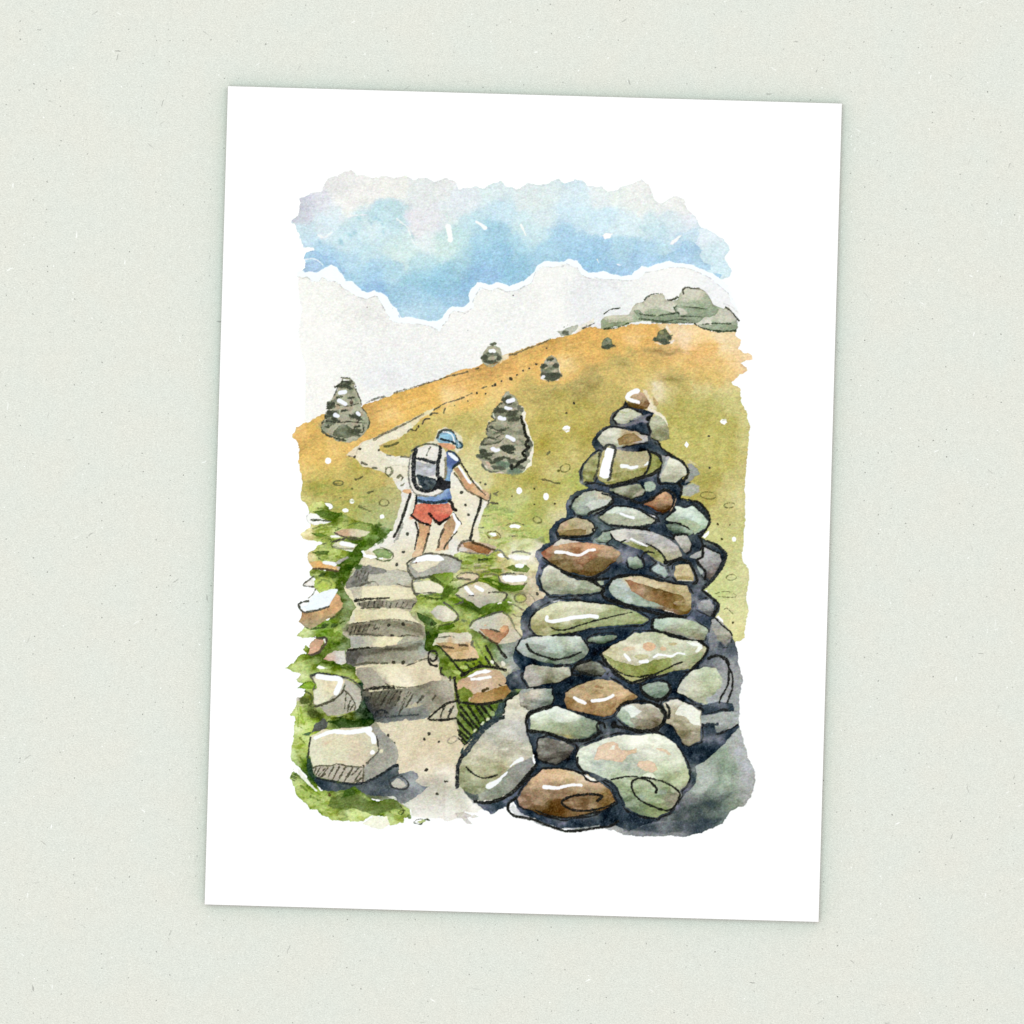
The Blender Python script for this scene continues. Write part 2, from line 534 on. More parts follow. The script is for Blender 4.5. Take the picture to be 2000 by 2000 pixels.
# ---------------------------------------------------------------- sky, cloud, hill
PAINTING.append('''
e painted_sky | watery blue and lilac grey wash with ragged top edge
w #E2E3E6 r1.5 s0.8 d0.09 v0.022 S12 q.010 : A 205,1330 240,1215 215,1190 225,1140 300,1095 350,1085 340,1060 210,1045 190,960 150,930 165,890 110,770 55,740 70,700 135,655 155,560 170,440 205,410 330,370 440,350 485,235 530,185 650,140 800,75 830,95 870,145 960,155 1080,185 1190,155 1290,165 1350,175 1430,160 1500,160 1600,215 1650,185 1760,175 1860,220 1932,190 B 85,178 180,220 225,320 330,310 480,300 530,320 640,255 760,220 830,300 900,290 960,315 1110,245 1250,270 1400,220 1490,190 1560,245 1700,195 1800,210 1850,270 C 30,295 90,290 170,360 250,345 370,280 490,260 600,195 680,260 740,370 790,480 870,490 1030,395 1130,450 1180,560 1290,700 1340,790 1500,860 1640,960 1700,1080 1640,1190 1700,1300 1740,1340 1690,1420 1590,1450 1500,1500 1350,1450 1200,1380 1050,1350 950,1330 800,1360 680,1400 600,1400 520,1440 350,1510 170,1470 30,1465 B 1860,1475 1720,1400 1620,1300 1500,1330 1300,1325 1210,1400 1060,1560 870,1640 640,1620 470,1600 400,1760 365,1850 150,1890 60,1932 E 75,160 30,230 D 1932,265 1600,230 1450,230 1340,100 A 1350,1932 1200,1750 1110,1700 900,1640 745,1570 640,1410 430,1430 280,1445 205,1400 : A 250,500,#CBCCD8 170,600,#C9CBD6 450,420,#D9DAE2 700,250,#E4E3E4 900,400,#EAE8E7 750,550,#EDEBEA 1300,300,#E8E7E4 1700,350,#DFE4E6 1800,700,#DEDDE6 1650,750,#E2E0E8 250,830,#C4E1EB 300,1000,#BCDCF0 450,780,#D5E5EC 600,700,#CDE5EE 900,700,#BFE0E6 1150,680,#B6DCE6 1350,650,#B9DDE4 850,900,#BADDE8 1050,800,#D2E6E9 700,1000,#C3E1E9 1250,900,#C3E1E9 1400,1050,#CCE6E4 1000,1150,#BCDFE8 1550,1150,#CDE6E4 1750,950,#DDE8E8 430,1120,#9CC8E8 550,1200,#97C4E8 650,1300,#90C0E6 800,1250,#AED6EC 1000,1400,#98C8EA 1050,1550,#86B8E6 1150,1560,#7BAEE0 800,1450,#9ACBE6 1300,1400,#A6D3E6 1700,1400,#8AC4DE 1850,1500,#80BCE0 1700,1250,#B0DAE4 1300,1650,#92C4E4 1450,1750,#8FC0E4 1700,1700,#92C4E6 1900,1850,#A0CBE8 1550,1850,#A5CEE6 D 1600,60,#A8CFE6 B 100,250,#E0E2E4 300,450,#DDE5EA 80,700,#DBE5E6 400,700,#BBDFE8 700,350,#D5E6E8 800,600,#BFDFEC 1000,450,#DCE7E8 1200,500,#DBE7E6 1400,300,#D8E7E8 1700,400,#D0E6EE 1100,750,#C6E3E9 1300,650,#D3E6EA 1600,650,#C3E2F0 1850,700,#C8E5EE 200,900,#B7DDE0 500,900,#98CCE4 700,900,#97CAE6 100,1050,#C5E2DC 250,1150,#9FD0E0 450,1150,#84BDE2 150,1350,#92C8DE 700,1150,#85BDE2 1000,1050,#9ACDE6 1150,950,#C0E0E8 1400,1050,#9CCDEA 1600,900,#98C6EA 1700,1050,#90C2E8 550,1300,#80B4E4 600,1400,#7FB2E2 400,1450,#84B8E2 900,1400,#80BAE0 1050,1350,#84BCDF 1300,1200,#98C9E8 1850,1250,#84BCE6 300,1550,#78B0E0 100,1650,#86BBE2 100,1500,#84BEDF 250,1720,#92BFE4 C 100,400,#DFE8E9 300,400,#E0E8E6 600,300,#E6E6E6 600,500,#E4E8E8 900,600,#E6E8EA 1050,480,#E8E8E8 100,700,#C4E3F0 400,750,#D0E8EE 700,800,#CCE6EA 900,820,#BEDFE8 1000,800,#DCE9EE 1200,720,#E3E8EE 1250,850,#C8E1EC 1450,900,#DCEAF2 1550,1000,#E6E9F0 100,1100,#94C4EA 400,1100,#A4D0EA 700,1000,#A6D2EE 850,1050,#B4DAE6 600,1200,#8EBDE6 1150,1000,#A5CBEC 1500,1150,#C6E4EE 1600,1050,#CAE6EE 1650,1380,#CBE8F0 300,1330,#94C3EC 100,1280,#88BAE4 800,1220,#95C4EC
w #8CBBE6 k r1.4 d0.14 o0.85 : A 225,1140 300,1095 400,1095 470,1150 580,1165 660,1280 740,1420 640,1310 560,1265 480,1290 440,1240 360,1190 290,1195 215,1195
w #A6CAF2 k r1 d0.14 o0.9 : A 215,1330 230,1260 300,1225 380,1215 440,1260 450,1310 380,1365 230,1365
l #F4F8FB 2.2 o.8 : A 225,1205 320,1192 390,1215 450,1270
w #96C3EA k r1.6 d0.10 o0.75 : C 700,1350 820,1160 950,1120 1080,1060 1110,980 1180,960 1270,990 1330,1040 1365,1090 1340,1150 1370,1240 1470,1270 1470,1330 1400,1345 1200,1300 950,1250
w #B4D9EC k r1.2 d0.06 o0.6 : C 1090,960 1110,890 1200,830 1310,790 1320,900 1290,990 1180,970
w #B9DCE9 k r1.2 d0.10 o0.5 : C 560,780 750,750 900,780 960,860 950,960 800,980 650,900
w #8FC0E6 k r1.2 o0.9 : C 1500,1375 1600,1400 1580,1435 1500,1395
w #79AEE2 k r2.5 s3 d0 o0.55 : A 900,1560 1000,1520 1150,1500 1250,1600 1300,1700 1200,1680 1100,1600 1000,1620
b #A3D6E2 7,4,40 s8 o.5 m : A 1130,690 870,880 910,700 1240,870 690,1000
b #AFDAE4 5,3,60 s6 o.5 m : A 1080,740 820,910 1180,760 450,970 700,980 1540,900
l #F3F5F5 4,1.5 o.8 r1.6 : A 1385,690 1440,740 1520,800 1560,900 1600,1000 1650,1020
l #F5F6F6 6,2 o.8 r1.8 : A 400,895 460,925 540,880 575,860
l #F3F1F2 4,1 o.7 r1.6 : A 760,660 900,645 1010,640
l #F8F8F7 11,9 r1.2 : B 100,790 118,880 125,960
l #F8F8F7 5,8 r1 : B 455,730 520,770 560,805
l #F6F7F5 5,1.5 r1 o.9 : B 1015,770 1045,830 1078,905
w #F8F6F6 r1.5 : C 110,900 150,860 230,880 200,930 140,940
w #F7F6F7 r1 : C 960,1010 980,960 1060,900 1110,895 1060,960 990,1020
w #F9FAFB r1 : C 20,1190 50,1190 75,1245 55,1255
l #F3F8FB 2 : C 290,1265 340,1275
l #EEF4F5 2,1 o.7 : B 1450,630 1510,640
l #F2F6F6 2,1 o.7 : B 700,1795 760,1800

e painted_cloud | pale grey cloud bank with a bright rim
w #F4FBFF r1.1 s0.9 d0 v0.006 : A 120,1365 205,1345 230,1365 280,1345 380,1362 430,1335 480,1302 560,1267 640,1312 710,1402 745,1472 820,1470 900,1540 940,1600 1030,1622 1110,1600 1190,1622 1270,1680 1310,1750 1380,1830 1420,1932 D 1380,20 1400,70 1450,130 1600,130 1760,165 1890,175 E 20,135 75,60 B 90,1840 150,1790 300,1800 365,1740 345,1650 400,1560 470,1500 560,1500 640,1520 730,1490 800,1510 870,1540 980,1490 1060,1460 1180,1360 1210,1290 1300,1225 1500,1230 1620,1190 1720,1220 1800,1310 1860,1375 C 30,1365 120,1350 170,1370 260,1395 350,1410 470,1395 520,1340 600,1290 680,1300 800,1260 950,1220 1050,1245 1200,1265 1350,1330 1500,1385 1600,1460 1690,1530 F 1560,110 1610,240 1690,430 1690,640 1200,640 0,720 E 1700,420 900,650 0,950 D 1000,1300 225,1440 230,1300 240,800 220,690 185,520 150,330 190,0 A 165,1750 150,1450
w #F3F2EF r1.0 s1.5 d0.03 v0.008 S24 : A 130,1415 260,1430 320,1475 400,1480 450,1430 520,1470 640,1490 700,1560 780,1600 880,1665 1000,1700 1120,1665 1180,1740 1230,1830 1290,1932 D 1290,150 1370,190 1550,200 1700,220 1800,240 1920,300 E 30,230 90,160 130,80 180,50 280,65 390,20 B 420,1820 430,1680 490,1590 560,1560 650,1600 740,1560 850,1605 960,1590 1080,1530 1150,1490 1200,1360 1290,1290 1400,1300 1560,1250 1620,1270 1720,1300 1780,1390 1870,1440 C 100,1450 300,1460 400,1470 560,1440 650,1360 850,1330 980,1300 1150,1310 1300,1360 1450,1430 1560,1520 1680,1620 1720,1700 F 1600,330 1690,430 1690,640 1200,640 0,720 E 1700,420 900,650 0,950 D 1000,1300 225,1440 230,1300 240,800 220,690 185,520 150,330 190,0 A 165,1750 140,1450 : A 300,1600,#F2F1EE 500,1700,#F0EFEC 900,1780,#EAE9E6 1000,1700,#EAEAE8 D 180,300,#F6F4F2 400,300,#F3F1EF 230,800,#F6F5F2 600,700,#F1F0EE 1050,450,#EDECEC 1200,800,#E8E8EA 450,1000,#F2F0ED 1400,900,#E8E8EA 1000,1100,#EFEEEC 1800,800,#E9E9EA 1700,400,#EDECEC B 200,1900,#F1EFEF 700,1720,#EFEEEC 900,1680,#E8E9E9 600,1700,#F1F1EE 1300,1600,#F0EFED 1850,1550,#E6E6EA 1400,1350,#F1F1F0 E 700,150,#EAEAEC 300,250,#EFEEEE 1000,450,#EFEEED 500,350,#F1F0EE 1200,200,#F0EFEF C 200,1600,#E4E6EA 120,1500,#E5E6E9 600,1500,#EFEEEE 1000,1400,#F3F1F1 1600,1600,#EBEBF0 F 300,150,#EFF0F0 150,100,#E6E8EB 1500,200,#ECECF0 1600,300,#F0F0F3
w #E4E3E2 k r1.8 s1.2 d0.05 o.6 : A 750,1640 900,1690 1050,1700 1100,1740 1180,1850 1150,1932 D 1200,100 1290,220 1280,330 1000,280 900,120 860,60 800,0 A 800,1830 740,1720
w #E3E4E9 k r1.6 s1 d0.04 o.65 : C 0,1450 200,1470 300,1520 350,1640 300,1720 120,1760 0,1780 B 1860,1700 1830,1560 1800,1470
w #E7E7EC k r2 s3 d0 o.6 : D 1050,760 1300,720 1600,800 1750,900 1500,1000 1200,1000 1000,1050 900,900
l #9D9693 1.1 o.42 r1.6 : A 130,1412 190,1440 260,1428 320,1475 400,1480 450,1430 520,1470 640,1490 700,1560 780,1600 880,1665 1000,1700 1120,1665 1180,1740 1230,1830 1290,1932
l #A39E9C 1.1 o.42 r1.6 : D 1290,150 1370,190 1550,200 1700,220 1800,240 1920,300
l #A39E9C 1.1 o.42 r1.6 : E 30,230 90,160 130,80 180,50 280,65 310,80 390,20
l #A09DA2 1.1 o.45 r1.6 : B 410,1740 430,1680 490,1580 520,1565 650,1600 700,1560 800,1600 850,1605 960,1590 1080,1530 1150,1490 1200,1360 1290,1290 1400,1300 1530,1290 1570,1255 1620,1270
l #A5A2A8 1.1 o.40 r1.6 : B 1720,1300 1780,1390 1870,1440 1932,1425 C 100,1450 300,1460 400,1470 480,1470
l #A5A2A8 1.1 o.40 r1.6 : C 640,1365 760,1355 850,1330 980,1300 1150,1310 1300,1360 1450,1430 1560,1520 1680,1620 1740,1700
l #B5B2B8 1.0 o.4 r1.6 : F 1500,340 1600,380 1700,470
d #4A4A4C 1.3 o.8 : A 1015,1805 B 917,1655
d #77757A 0.9 o.7 : A 1330,1815 320,1470 E 345,290

e painted_hill | ochre and olive meadow slope sprinkled with pen dots
w #C8B050 r1.7 s0.7 d0.09 v0.028 S14 q.018 : D 80,1590 120,1510 300,1420 400,1370 500,1340 950,1250 1020,1215 1200,1160 1350,1095 1550,1025 1800,955 1932,895 E 200,805 400,765 520,718 780,605 900,565 1100,505 1300,425 1500,375 1700,330 1800,270 1932,250 F 0,665 150,645 280,615 340,600 600,590 900,595 1140,595 1240,660 1400,700 1660,690 1650,740 1730,790 1720,840 1680,900 1750,970 1850,1000 1860,1045 1780,1070 1720,1090 1800,1130 1810,1190 1700,1230 1640,1300 1610,1330 1650,1370 1720,1430 1730,1530 1720,1590 1790,1700 1800,1780 1830,1880 O 1642,0 1645,300 1640,600 1620,760 1605,900 1620,1000 1690,1100 1690,1300 1650,1450 1680,1600 1650,1750 1640,1850 Q 1640,560 1560,600 1450,620 600,600 P 0,0 I 1200,800 0,700 G 1400,1150 300,1100 290,880 250,830 200,740 180,680 200,520 190,440 150,290 160,130 D 165,1932 160,1800 130,1690 80,1640 : D 130,1580,#EBC796 250,1650,#D99C3C 350,1450,#DDAA50 300,1850,#DFB35C 600,1800,#DDB35E 190,1720,#D28C2A 1100,1250,#D48C2C 1050,1290,#CC8226 1400,1100,#D9952F 1700,1000,#DE9A38 1300,1250,#E3AE58 1200,1400,#EFD9A8 1500,1250,#E9BC6C 1850,1000,#E3A64A 1100,1500,#DC9C3E 1250,1450,#DDA040 1600,1350,#E0AA4C 1800,1200,#E2AC50 900,1650,#DFAE5C E 100,880,#D98F36 150,950,#E3A857 300,1000,#E9BE7E 100,1020,#F0D49C 400,900,#DD9844 600,850,#D9913A 600,780,#D08428 800,720,#D99540 900,650,#DC9E4C 1200,560,#D48E30 1400,430,#D68C2C 1700,380,#DC9738 1900,400,#E0A24A 1100,650,#E0AF62 1300,560,#E3AF60 1600,520,#E2AC5A 1600,740,#EBCC8C 1850,600,#E0A856 1800,820,#C89A48 1600,880,#DDA858 1300,960,#E0AD5C 800,950,#E1B062 500,1050,#E2B15C 300,1200,#E2B15E 100,1350,#DDBA68 300,1450,#BFAA50 550,1350,#CFB868 700,1100,#E0B76C 1100,1050,#C6A24E 1300,1100,#BC9C48 1700,1000,#AE9040 1850,980,#A68A3A 1500,1150,#B6A048 1200,1300,#C6AE5A 1500,1300,#BFAC52 1800,1300,#B6A248 1300,1500,#B5A244 1600,1500,#B9A84A 1300,1700,#AFA040 1500,1750,#B9AA50 1800,1600,#B2A044 1700,1850,#BFB05A D 1400,1780,#B4A248 1700,1650,#BBA64E 1850,1500,#CDB25C 1550,1850,#B8AE5C 1250,1790,#D6A844 H 150,480,#B4A24C 600,250,#B9A64C 900,80,#BFAA54 350,250,#C0A648 1200,150,#B2A850 1300,400,#D3C47C 1300,700,#D3CA88 1400,900,#CFC684 E 350,1650,#B9A650 400,1800,#D2C47C 250,1600,#C9B968 F 400,650,#E0A24A 200,700,#DFA048 500,780,#E0A450 100,950,#D9A24C 350,730,#E9BE82 900,700,#EECB94 1200,800,#EBC486 1500,780,#EFD29E 1600,900,#F1D2A0 960,820,#F6DDBF 700,920,#C99448 900,930,#D09A50 1200,940,#DE9E54 500,1000,#DBA858 800,1050,#DEB068 1300,1050,#E2B670 1750,1020,#EFCB98 1600,1100,#E6BE7A 300,1120,#C09C48 150,1130,#BC9A46 600,1150,#CFA552 1000,1150,#DDB268 1400,1150,#DDB368 1650,1200,#E5B678 1760,1150,#EDCC9A 850,1300,#B49A48 1000,1250,#BFA24E 1300,1250,#CFAA58 100,1250,#D2B060 300,1250,#D9BC70 500,1350,#CFB664 200,1400,#C5A854 100,1500,#BE9C42 100,1700,#BC9A3C 700,1400,#E9D9AE 900,1450,#C2B260 1200,1380,#D3C47C 1500,1450,#DBCB84 900,1600,#B2A64C 1200,1600,#B5AC54 1450,1560,#A9A24C 1600,1650,#C6BC6C 1000,1750,#B0A44A 1300,1750,#BBB058 1550,1850,#B4A94E 1750,1850,#C9BE70 M 1450,600,#B7AE50 1650,450,#BBB258 1500,900,#BDB258 1750,700,#BAB054 1850,1000,#B8AE52 1800,1250,#A69C44 1650,1500,#B5A84C 100,1300,#A8AA48 200,800,#B4A446 100,600,#BBAA4C 300,400,#B7A044 500,200,#C2A048 250,950,#BDB05C 50,1500,#BDB362 O 1200,150,#AFA04A 1400,100,#C3B668 1550,250,#CFC680 1400,400,#C2B868 1550,600,#C6C074 1400,700,#BFBC6C 1500,900,#C9C57C 1600,1150,#D3CE8C 1450,1000,#C6C67C 1350,1150,#C4C87A 1500,1300,#C0C67C 1300,1380,#BFC878 1600,1400,#D0CE8C 1500,1550,#D2CF8C 1550,1700,#D8D492 1500,1850,#D5D08C Q 1550,480,#D3CC7C G 300,200,#DDAC54 600,150,#DEB060 400,350,#D0AA50 700,300,#DBAE5C 250,400,#DBB766 500,450,#BDA848 800,400,#B6A444 950,480,#B2A244 300,550,#B3A848 700,560,#AEA044 1100,430,#C9BA68 1180,480,#CC9F3A 1300,480,#CFC078 1000,600,#A9A048 450,600,#A49E40 250,680,#C3B864 500,720,#B9AC54 800,700,#B8AC50 1150,650,#9FA05C 1350,620,#B9B274 900,800,#B0A850 1250,720,#B9AE5C 350,800,#C6C068 1150,880,#AAAD66 1380,850,#BDB67C 1050,950,#AFB46A 800,900,#A6A84C 1250,980,#A4B070 I 1300,80,#A8B050 1500,150,#A9AC48 1750,80,#B2AA48 1200,200,#C6C070 1400,250,#B9B458 1600,350,#A8B050 1800,300,#C6C074 1100,300,#C6CC80 1250,400,#C9BC88 1500,450,#CFC888 1650,450,#A8BC50 1300,550,#B5C660 1550,600,#C3CE78 1800,500,#B0BC58 X 300,650,#B8AC54 900,500,#AFA444 1200,200,#B5A24A 1500,350,#BDB05E 1050,850,#A69C3E 500,1050,#BFC47C 1100,1200,#A0A84A 1650,1280,#D9D0A6 1450,700,#ABA440 1700,1050,#BDB25E
l #F4E8DC 6,2 s4 r2 o.5 : F 630,1350 660,1400 620,1440
w #F1E6D4 r1 s1.2 d0 o.85 : M 1050,330 1110,370 1230,430 1300,520 1320,600 1250,520 1160,460 1060,400
w #F0E2C8 r1.5 s2 d0 o.7 : M 980,110 1060,150 1130,330 1180,350 1190,400 1080,360 1040,240
w #B98A52 r.8 d.1 o.8 : M 1120,205 1200,310 1180,350 1140,330
w #CFC79A r1 s2 o.6 d0 : M 1560,1010 1660,1050 1720,1120 1600,1060
b #A88E36 22,5,-4 s8 o.55 m : F 650,920 850,950
b #C9B25A 20,5,-4 s8 o.5 m : F 200,1120
b #BBA85C 30,5,-3 s8 o.6 m : F 850,1290
l #8E7A30 1.6,.8 o.5 r2 s1 : E 1450,965 1600,970 1750,950 1932,960
l #9A8838 1.4,.8 o.5 r2 s1 : E 1200,1155 1320,1160 1450,1170
l #B08838 1.2 o.5 r2 s1 : G 950,330 1150,440 1240,580
l #93903C 4,2 o.4 s2 r2 : X 480,380 650,410 870,450
l #A18A30 3,1.5 o.4 s2 r2 : X 950,190 1080,210 1250,170
l #7E9E4C 9,7 o.6 s2 r2 : I 1060,70 1200,70 1320,100 1440,140
l #93A544 10,6 o.5 s2.5 r2 : X 1000,1180 1080,1250 1180,1270
l #8FA840 9,5 o.5 s2.5 r2 : X 480,1690 700,1720 1000,1680
l #9AAA46 8,4 o.5 s2 r2 : X 620,1800 800,1780
l #8F9A3C 7,3 o.4 s2.5 r2 : G 260,590 420,560 640,620
l #8FA04E 8,4 o.4 s2.5 r2 : G 1080,640 1250,600 1380,620
w #B4CF62 r1.4 d.1 o.6 : I 1040,90 1100,150 1250,130 1400,200 1450,170 1250,110
w #B8CF60 r1.4 d.1 o.6 : I 1030,260 1150,220 1200,300 1130,350 1050,330
w #A9C64C r1.4 d.1 o.7 : I 1240,560 1380,480 1420,560 1400,620 1290,640
w #B3CE55 r1.4 d.1 o.6 : I 1620,470 1850,440 1880,520 1650,560
l #3F3E34 2.4,3.2 o.75 r1.6 s.8 : D 1005,1200 1120,1150 1220,1125
l #4C4634 3.0 o.75 r1.6 s.9 : D 1350,1080 1450,1045 1550,1020 1700,975 1850,930 1932,905
l #54482E 3.0 o.8 r1.6 s.9 : E 0,905 100,870 200,850 340,815
l #3F3E34 2.4 o.8 r1.4 : E 440,780 480,765
l #55503A 3.6,2.8 o.75 r1.6 s.9 : E 870,600 960,580 1100,520 1250,465 1380,400
w #A1A690 r1.4 d.08 o.9 : E 1460,300 1560,290 1640,240 1725,230 1690,300 1640,350 1520,370
b #4F5346 7,4.5,20 r1.6 s1.2 o.85 : E 1575,325
d #4F5346 .8 : E 1555,250 1600,225
w #E6DCC8 r1.4 d.02 o.8 : E 1720,300 1760,240 1932,140 1932,200 1800,260 1700,340
l #4C4A40 2.6 o.8 r1.8 : E 1790,265 1840,245 1840,225 1850,240 1932,205
l #55543E 3.2,2.4 o.8 r1.2 : D 1850,1295 1932,1245
l #55543E 2.8 o.8 r1.2 : E 0,1240 60,1210 200,1170
l #55543E 2.8 o.8 r1.2 : E 220,1165 300,1130
l #55543E 3.2 o.85 r1.2 : D 1810,1355 1840,1335 1900,1330
l #4E4A3C 3.6 o.85 r1.2 : D 1710,1460 1740,1410 1800,1405
l #4E4A30 2.6 o.8 r1.3 : D 1520,1570 1560,1535 1610,1555 1640,1530
d #3E3A2C 2.6 : D 1658,1500 1155,1800 E 690,975 885,900
d #3B3A30 2.2 : E 460,1080 1680,1207 1585,1333 D 920,1785 855,1885 M 135,305 40,430 1830,718 1840,1120
d #3B3A30 1.7 : E 345,1178 180,1238 570,1087 655,990 1335,515
l #55503C 3.4 o.85 : E 40,1330 60,1280
l #55543C 3.6,3 o.8 : E 1345,1850 1375,1815
l #54552F 4.5,3 o.8 r1.4 s1 : D 1235,1750 1320,1740 1400,1705
w #FDFEFF r.8 v0 d0 s.6 : E 1545,1530 1560,1500 1590,1495 1630,1515 1620,1560 1585,1575
w #FDFEFF r.8 v0 d0 s.6 : F 1455,1820 1480,1795 1530,1795 1545,1835 1510,1865 1470,1845
d #D2CFD8 1.2 : F 1490,1815
w #FDFEFF r.6 v0 d0 s.6 : M 5,620 40,595 80,630 45,670
w #FDFEFF r.6 v0 d0 s.6 : M 1525,830 1550,790 1585,830 1555,870
b #FDFEFF 6,6.6,20 r.8 s.6 : G 520,258
b #FDFEFF 5.6,6.8,0 r.8 s.6 : X 655,705 1285,845
b #FDFEFF 4.4,5,0 r.8 s.6 : O 1505,730
b #FDFEFF 4.6,4.8 r.8 s.6 : G 820,768 1200,962
b #FDFEFF 11.5,6,12 r1 s.6 : G 510,826
b #FDFEFF 6,4,0 r.8 s.6 : G 738,882
o #5A6238 1.6,12,8,-4 o.35 : G 505,835
o #4E5230 2.6,9.5,4.5,0 o.8 : G 650,538
l #4E5230 2,1.2 o.6 : G 600,545 700,540
l #4A4630 3.4,3 o.8 r1.6 : G 870,490 910,480 950,455
d #47452A 2.6 : G 825,610
l #4A4A2E 4.4,3 o.75 r1.6 : G 1020,655 1090,645
l #5A6238 3.4,1.5 o.6 r2 : G 620,745 690,715
o #5C5C34 2.2,9,7,0 o.75 r1.4 : G 1225,785
l #4C4E2A 5,3 o.7 r1.6 : G 910,830 980,865 1060,895
l #5C5834 2 o.6 : G 920,820 1000,840
o #56583A 3.4,6.5,8,10 o.8 r1.6 : G 1285,390
b #E3DCBE 3,4 s.8 : G 1280,400
l #55573A 4.4,3.5 o.8 r1.6 : G 1400,465 1430,440 1460,470 1440,510
l #55573A 4,2.5 o.8 r1.4 : G 1440,570 1480,545
l #4A4A38 5,4 o.85 r1.4 : G 950,285 1010,305
l #4E4E3A 4.4,3.4 o.8 r1.4 : G 1080,345 1135,350
o #6B6A30 1.8,10,7.5,-25 o.85 r1.2 : X 1740,170
d #56561E 2.6 : X 1580,245
o #77793A 1.9,8,5,20 o.8 r1.2 : X 1080,1395
l #4E4A2E 4,3.4 o.8 r1.2 : X 1210,440 1350,470 1480,520 1610,525
d #3E3A22 2.1 : X 1010,660 480,835 1010,1030 1490,1015
l #5C5844 3.6,2 o.8 : X 130,810 60,775 170,735
l #4A4030 3.6,2.8 o.75 : X 0,990 140,1010
l #3B3A2C 3,2.2 o.75 r1.4 : I 1050,180 1100,175 1160,165
l #55584A 2.2 o.7 r1.4 : I 940,330 1050,325
l #66675C 2.2 o.6 r1.4 : I 920,370 980,380 1050,390
l #4F5140 4,2 o.75 r1.4 : I 1390,430 1480,430
l #52602C 4,3 o.7 r1.6 : I 1590,490 1670,495
o #6E6F36 1.9,9,6.5,15 o.75 r1.2 : I 1735,230
w #FBFEFF r.8 v0 d0 s.6 : I 1380,310 1410,290 1470,290 1525,310 1500,335 1450,325 1400,330
l #4E5236 2 o.75 : I 1340,300 1400,275 1480,265 1560,290
w #FBFEFF r.8 v0 d0 s.6 : I 1465,520 1500,485 1540,500 1590,490 1570,530 1500,550
o #5A4A22 2.6,13,8,15 o.8 r1.4 : I 1190,425
b #9C8634 10,5.5,10 s1 o.8 r1.4 : I 1205,445
w #FBFEFF r.8 v0 d0 s.6 : I 1125,410 1160,385 1215,395 1220,425 1160,440
o #5E5C28 1.5,15,7,5 o.8 r1.2 : O 1180,178
o #5E5C2C 1.5,10.5,5,-5 o.8 r1.2 : O 1445,303
o #5E5E30 1.6,10,5.5,-5 o.8 r1.2 : O 1470,1210
l #55562E 1.6 o.8 r1.2 : O 1260,1420 1350,1390 1450,1390 1530,1430 1500,1460 1310,1450
l #55562E 1.7 o.8 r1.2 : O 1380,1610 1420,1600 1490,1670
d #44421E 2 : O 1300,540 1450,548 1355,728 1490,1778
w #FDFEFF r.8 v0 d0 s.6 : O 1095,690 1190,620 1190,660 1140,720
w #FDFEFF r.8 v0 d0 s.6 : O 1110,1375 1165,1370 1165,1400
w #FDFEFF r.8 v0 d0 s.6 : O 1280,1710 1310,1690 1370,1750 1365,1780

e painted_rock_outcrop | grey green boulders on the crest of the slope
w #C4C1A8 r1.2 d.12 S6 : F -45,570 0,500 60,490 200,482 310,480 350,400 400,340 500,310 580,240 710,215 740,208 770,280 800,300 870,310 930,290 945,250 960,210 990,160 1040,138 1180,150 1270,190 1310,230 1360,355 1430,375 1500,410 1560,395 1640,470 1690,590 1690,640 1650,690 1500,705 1400,690 1250,660 1150,605 1100,590 900,590 700,580 480,560 330,580 280,620 150,640 0,668 -40,650 : F 100,520,#D3CEB6 100,620,#8B9673 250,600,#909A76 250,520,#CFCAB0 350,420,#C4C0A8 380,480,#9AA588 450,380,#C4C1AA 600,320,#C2BFA8 700,260,#C4C1AA 850,400,#C4C1AC 600,450,#A9AE92 1100,200,#CBC8B2 1150,270,#C4C0A8 1000,320,#A7AA90 1200,340,#9DA688 700,540,#8C9A80 1000,540,#8C9A80 1300,430,#97A388 1100,440,#9CA78C 1250,560,#CFCCBA 1500,520,#C2BFA8 1600,470,#BAB5A6 1500,640,#87927A 1640,600,#929C84
w #86947A k r1.2 d.16 o.95 : F 370,430 430,420 520,480 700,490 930,470 900,390 1050,385 1280,405 1360,360 1440,420 1400,490 1290,510 1170,590 900,585 700,570 480,540 420,500
w #BFBDA9 k r1 d.08 o.9 : F 920,395 1000,420 1060,475 960,490 935,460
l #3E4234 3.2,2.6 r1.4 : F 500,315 540,260 620,222 710,215
l #55584A 1.6 r1.4 o.8 : F 390,360 430,340 500,325
l #3E4234 2.8,3.6 r1.4 : F 800,295 850,298 925,260
l #4A4A3C 3.4,2.4 r1.4 : F 1000,215 990,170 1040,135 1110,150 1190,150
l #8A866C 1.4 r1 o.8 : F 1190,155 1270,190 1310,240 1365,355
l #3E4A36 3,2.6 r1.4 : F 880,390 940,365 1050,380 1180,395 1280,408
l #3E4A36 2.4 r1.4 : F 880,390 900,430 940,465
w #93A084 r1.2 d.1 o.9 : F 500,440 600,415 720,425 850,455 700,485 520,480
w #9AA68A r1.2 d.1 o.9 : F 930,330 1100,330 1340,350 1280,395 1050,375 920,370
w #8B977C r1.2 d.1 o.9 : F 1170,600 1400,610 1680,600 1680,650 1500,690 1300,665
w #8E9A78 r1.2 d.1 o.9 : F -30,640 60,580 180,568 310,578 270,612 140,640
l #44503C 3,2 r1.6 : F 450,475 600,490 700,492 800,475 930,455
l #44503C 3.2,2.4 r1.6 : F 440,535 600,550 750,565 900,545 1090,548
l #44503C 2.6,2 r1.4 : F 930,500 1080,500 1225,505
l #4A5444 2.2 r1.2 o.8 : F 600,575 850,585 1110,585
l #3B3F34 2,3 r1.2 : F 1530,388 1600,440 1640,490 1695,555
l #44503C 2.6 r1.4 : F 1240,600 1400,590 1590,595
l #34402C 3.2,4.6 r1.6 : F 1140,595 1240,650 1400,685 1500,690 1650,685
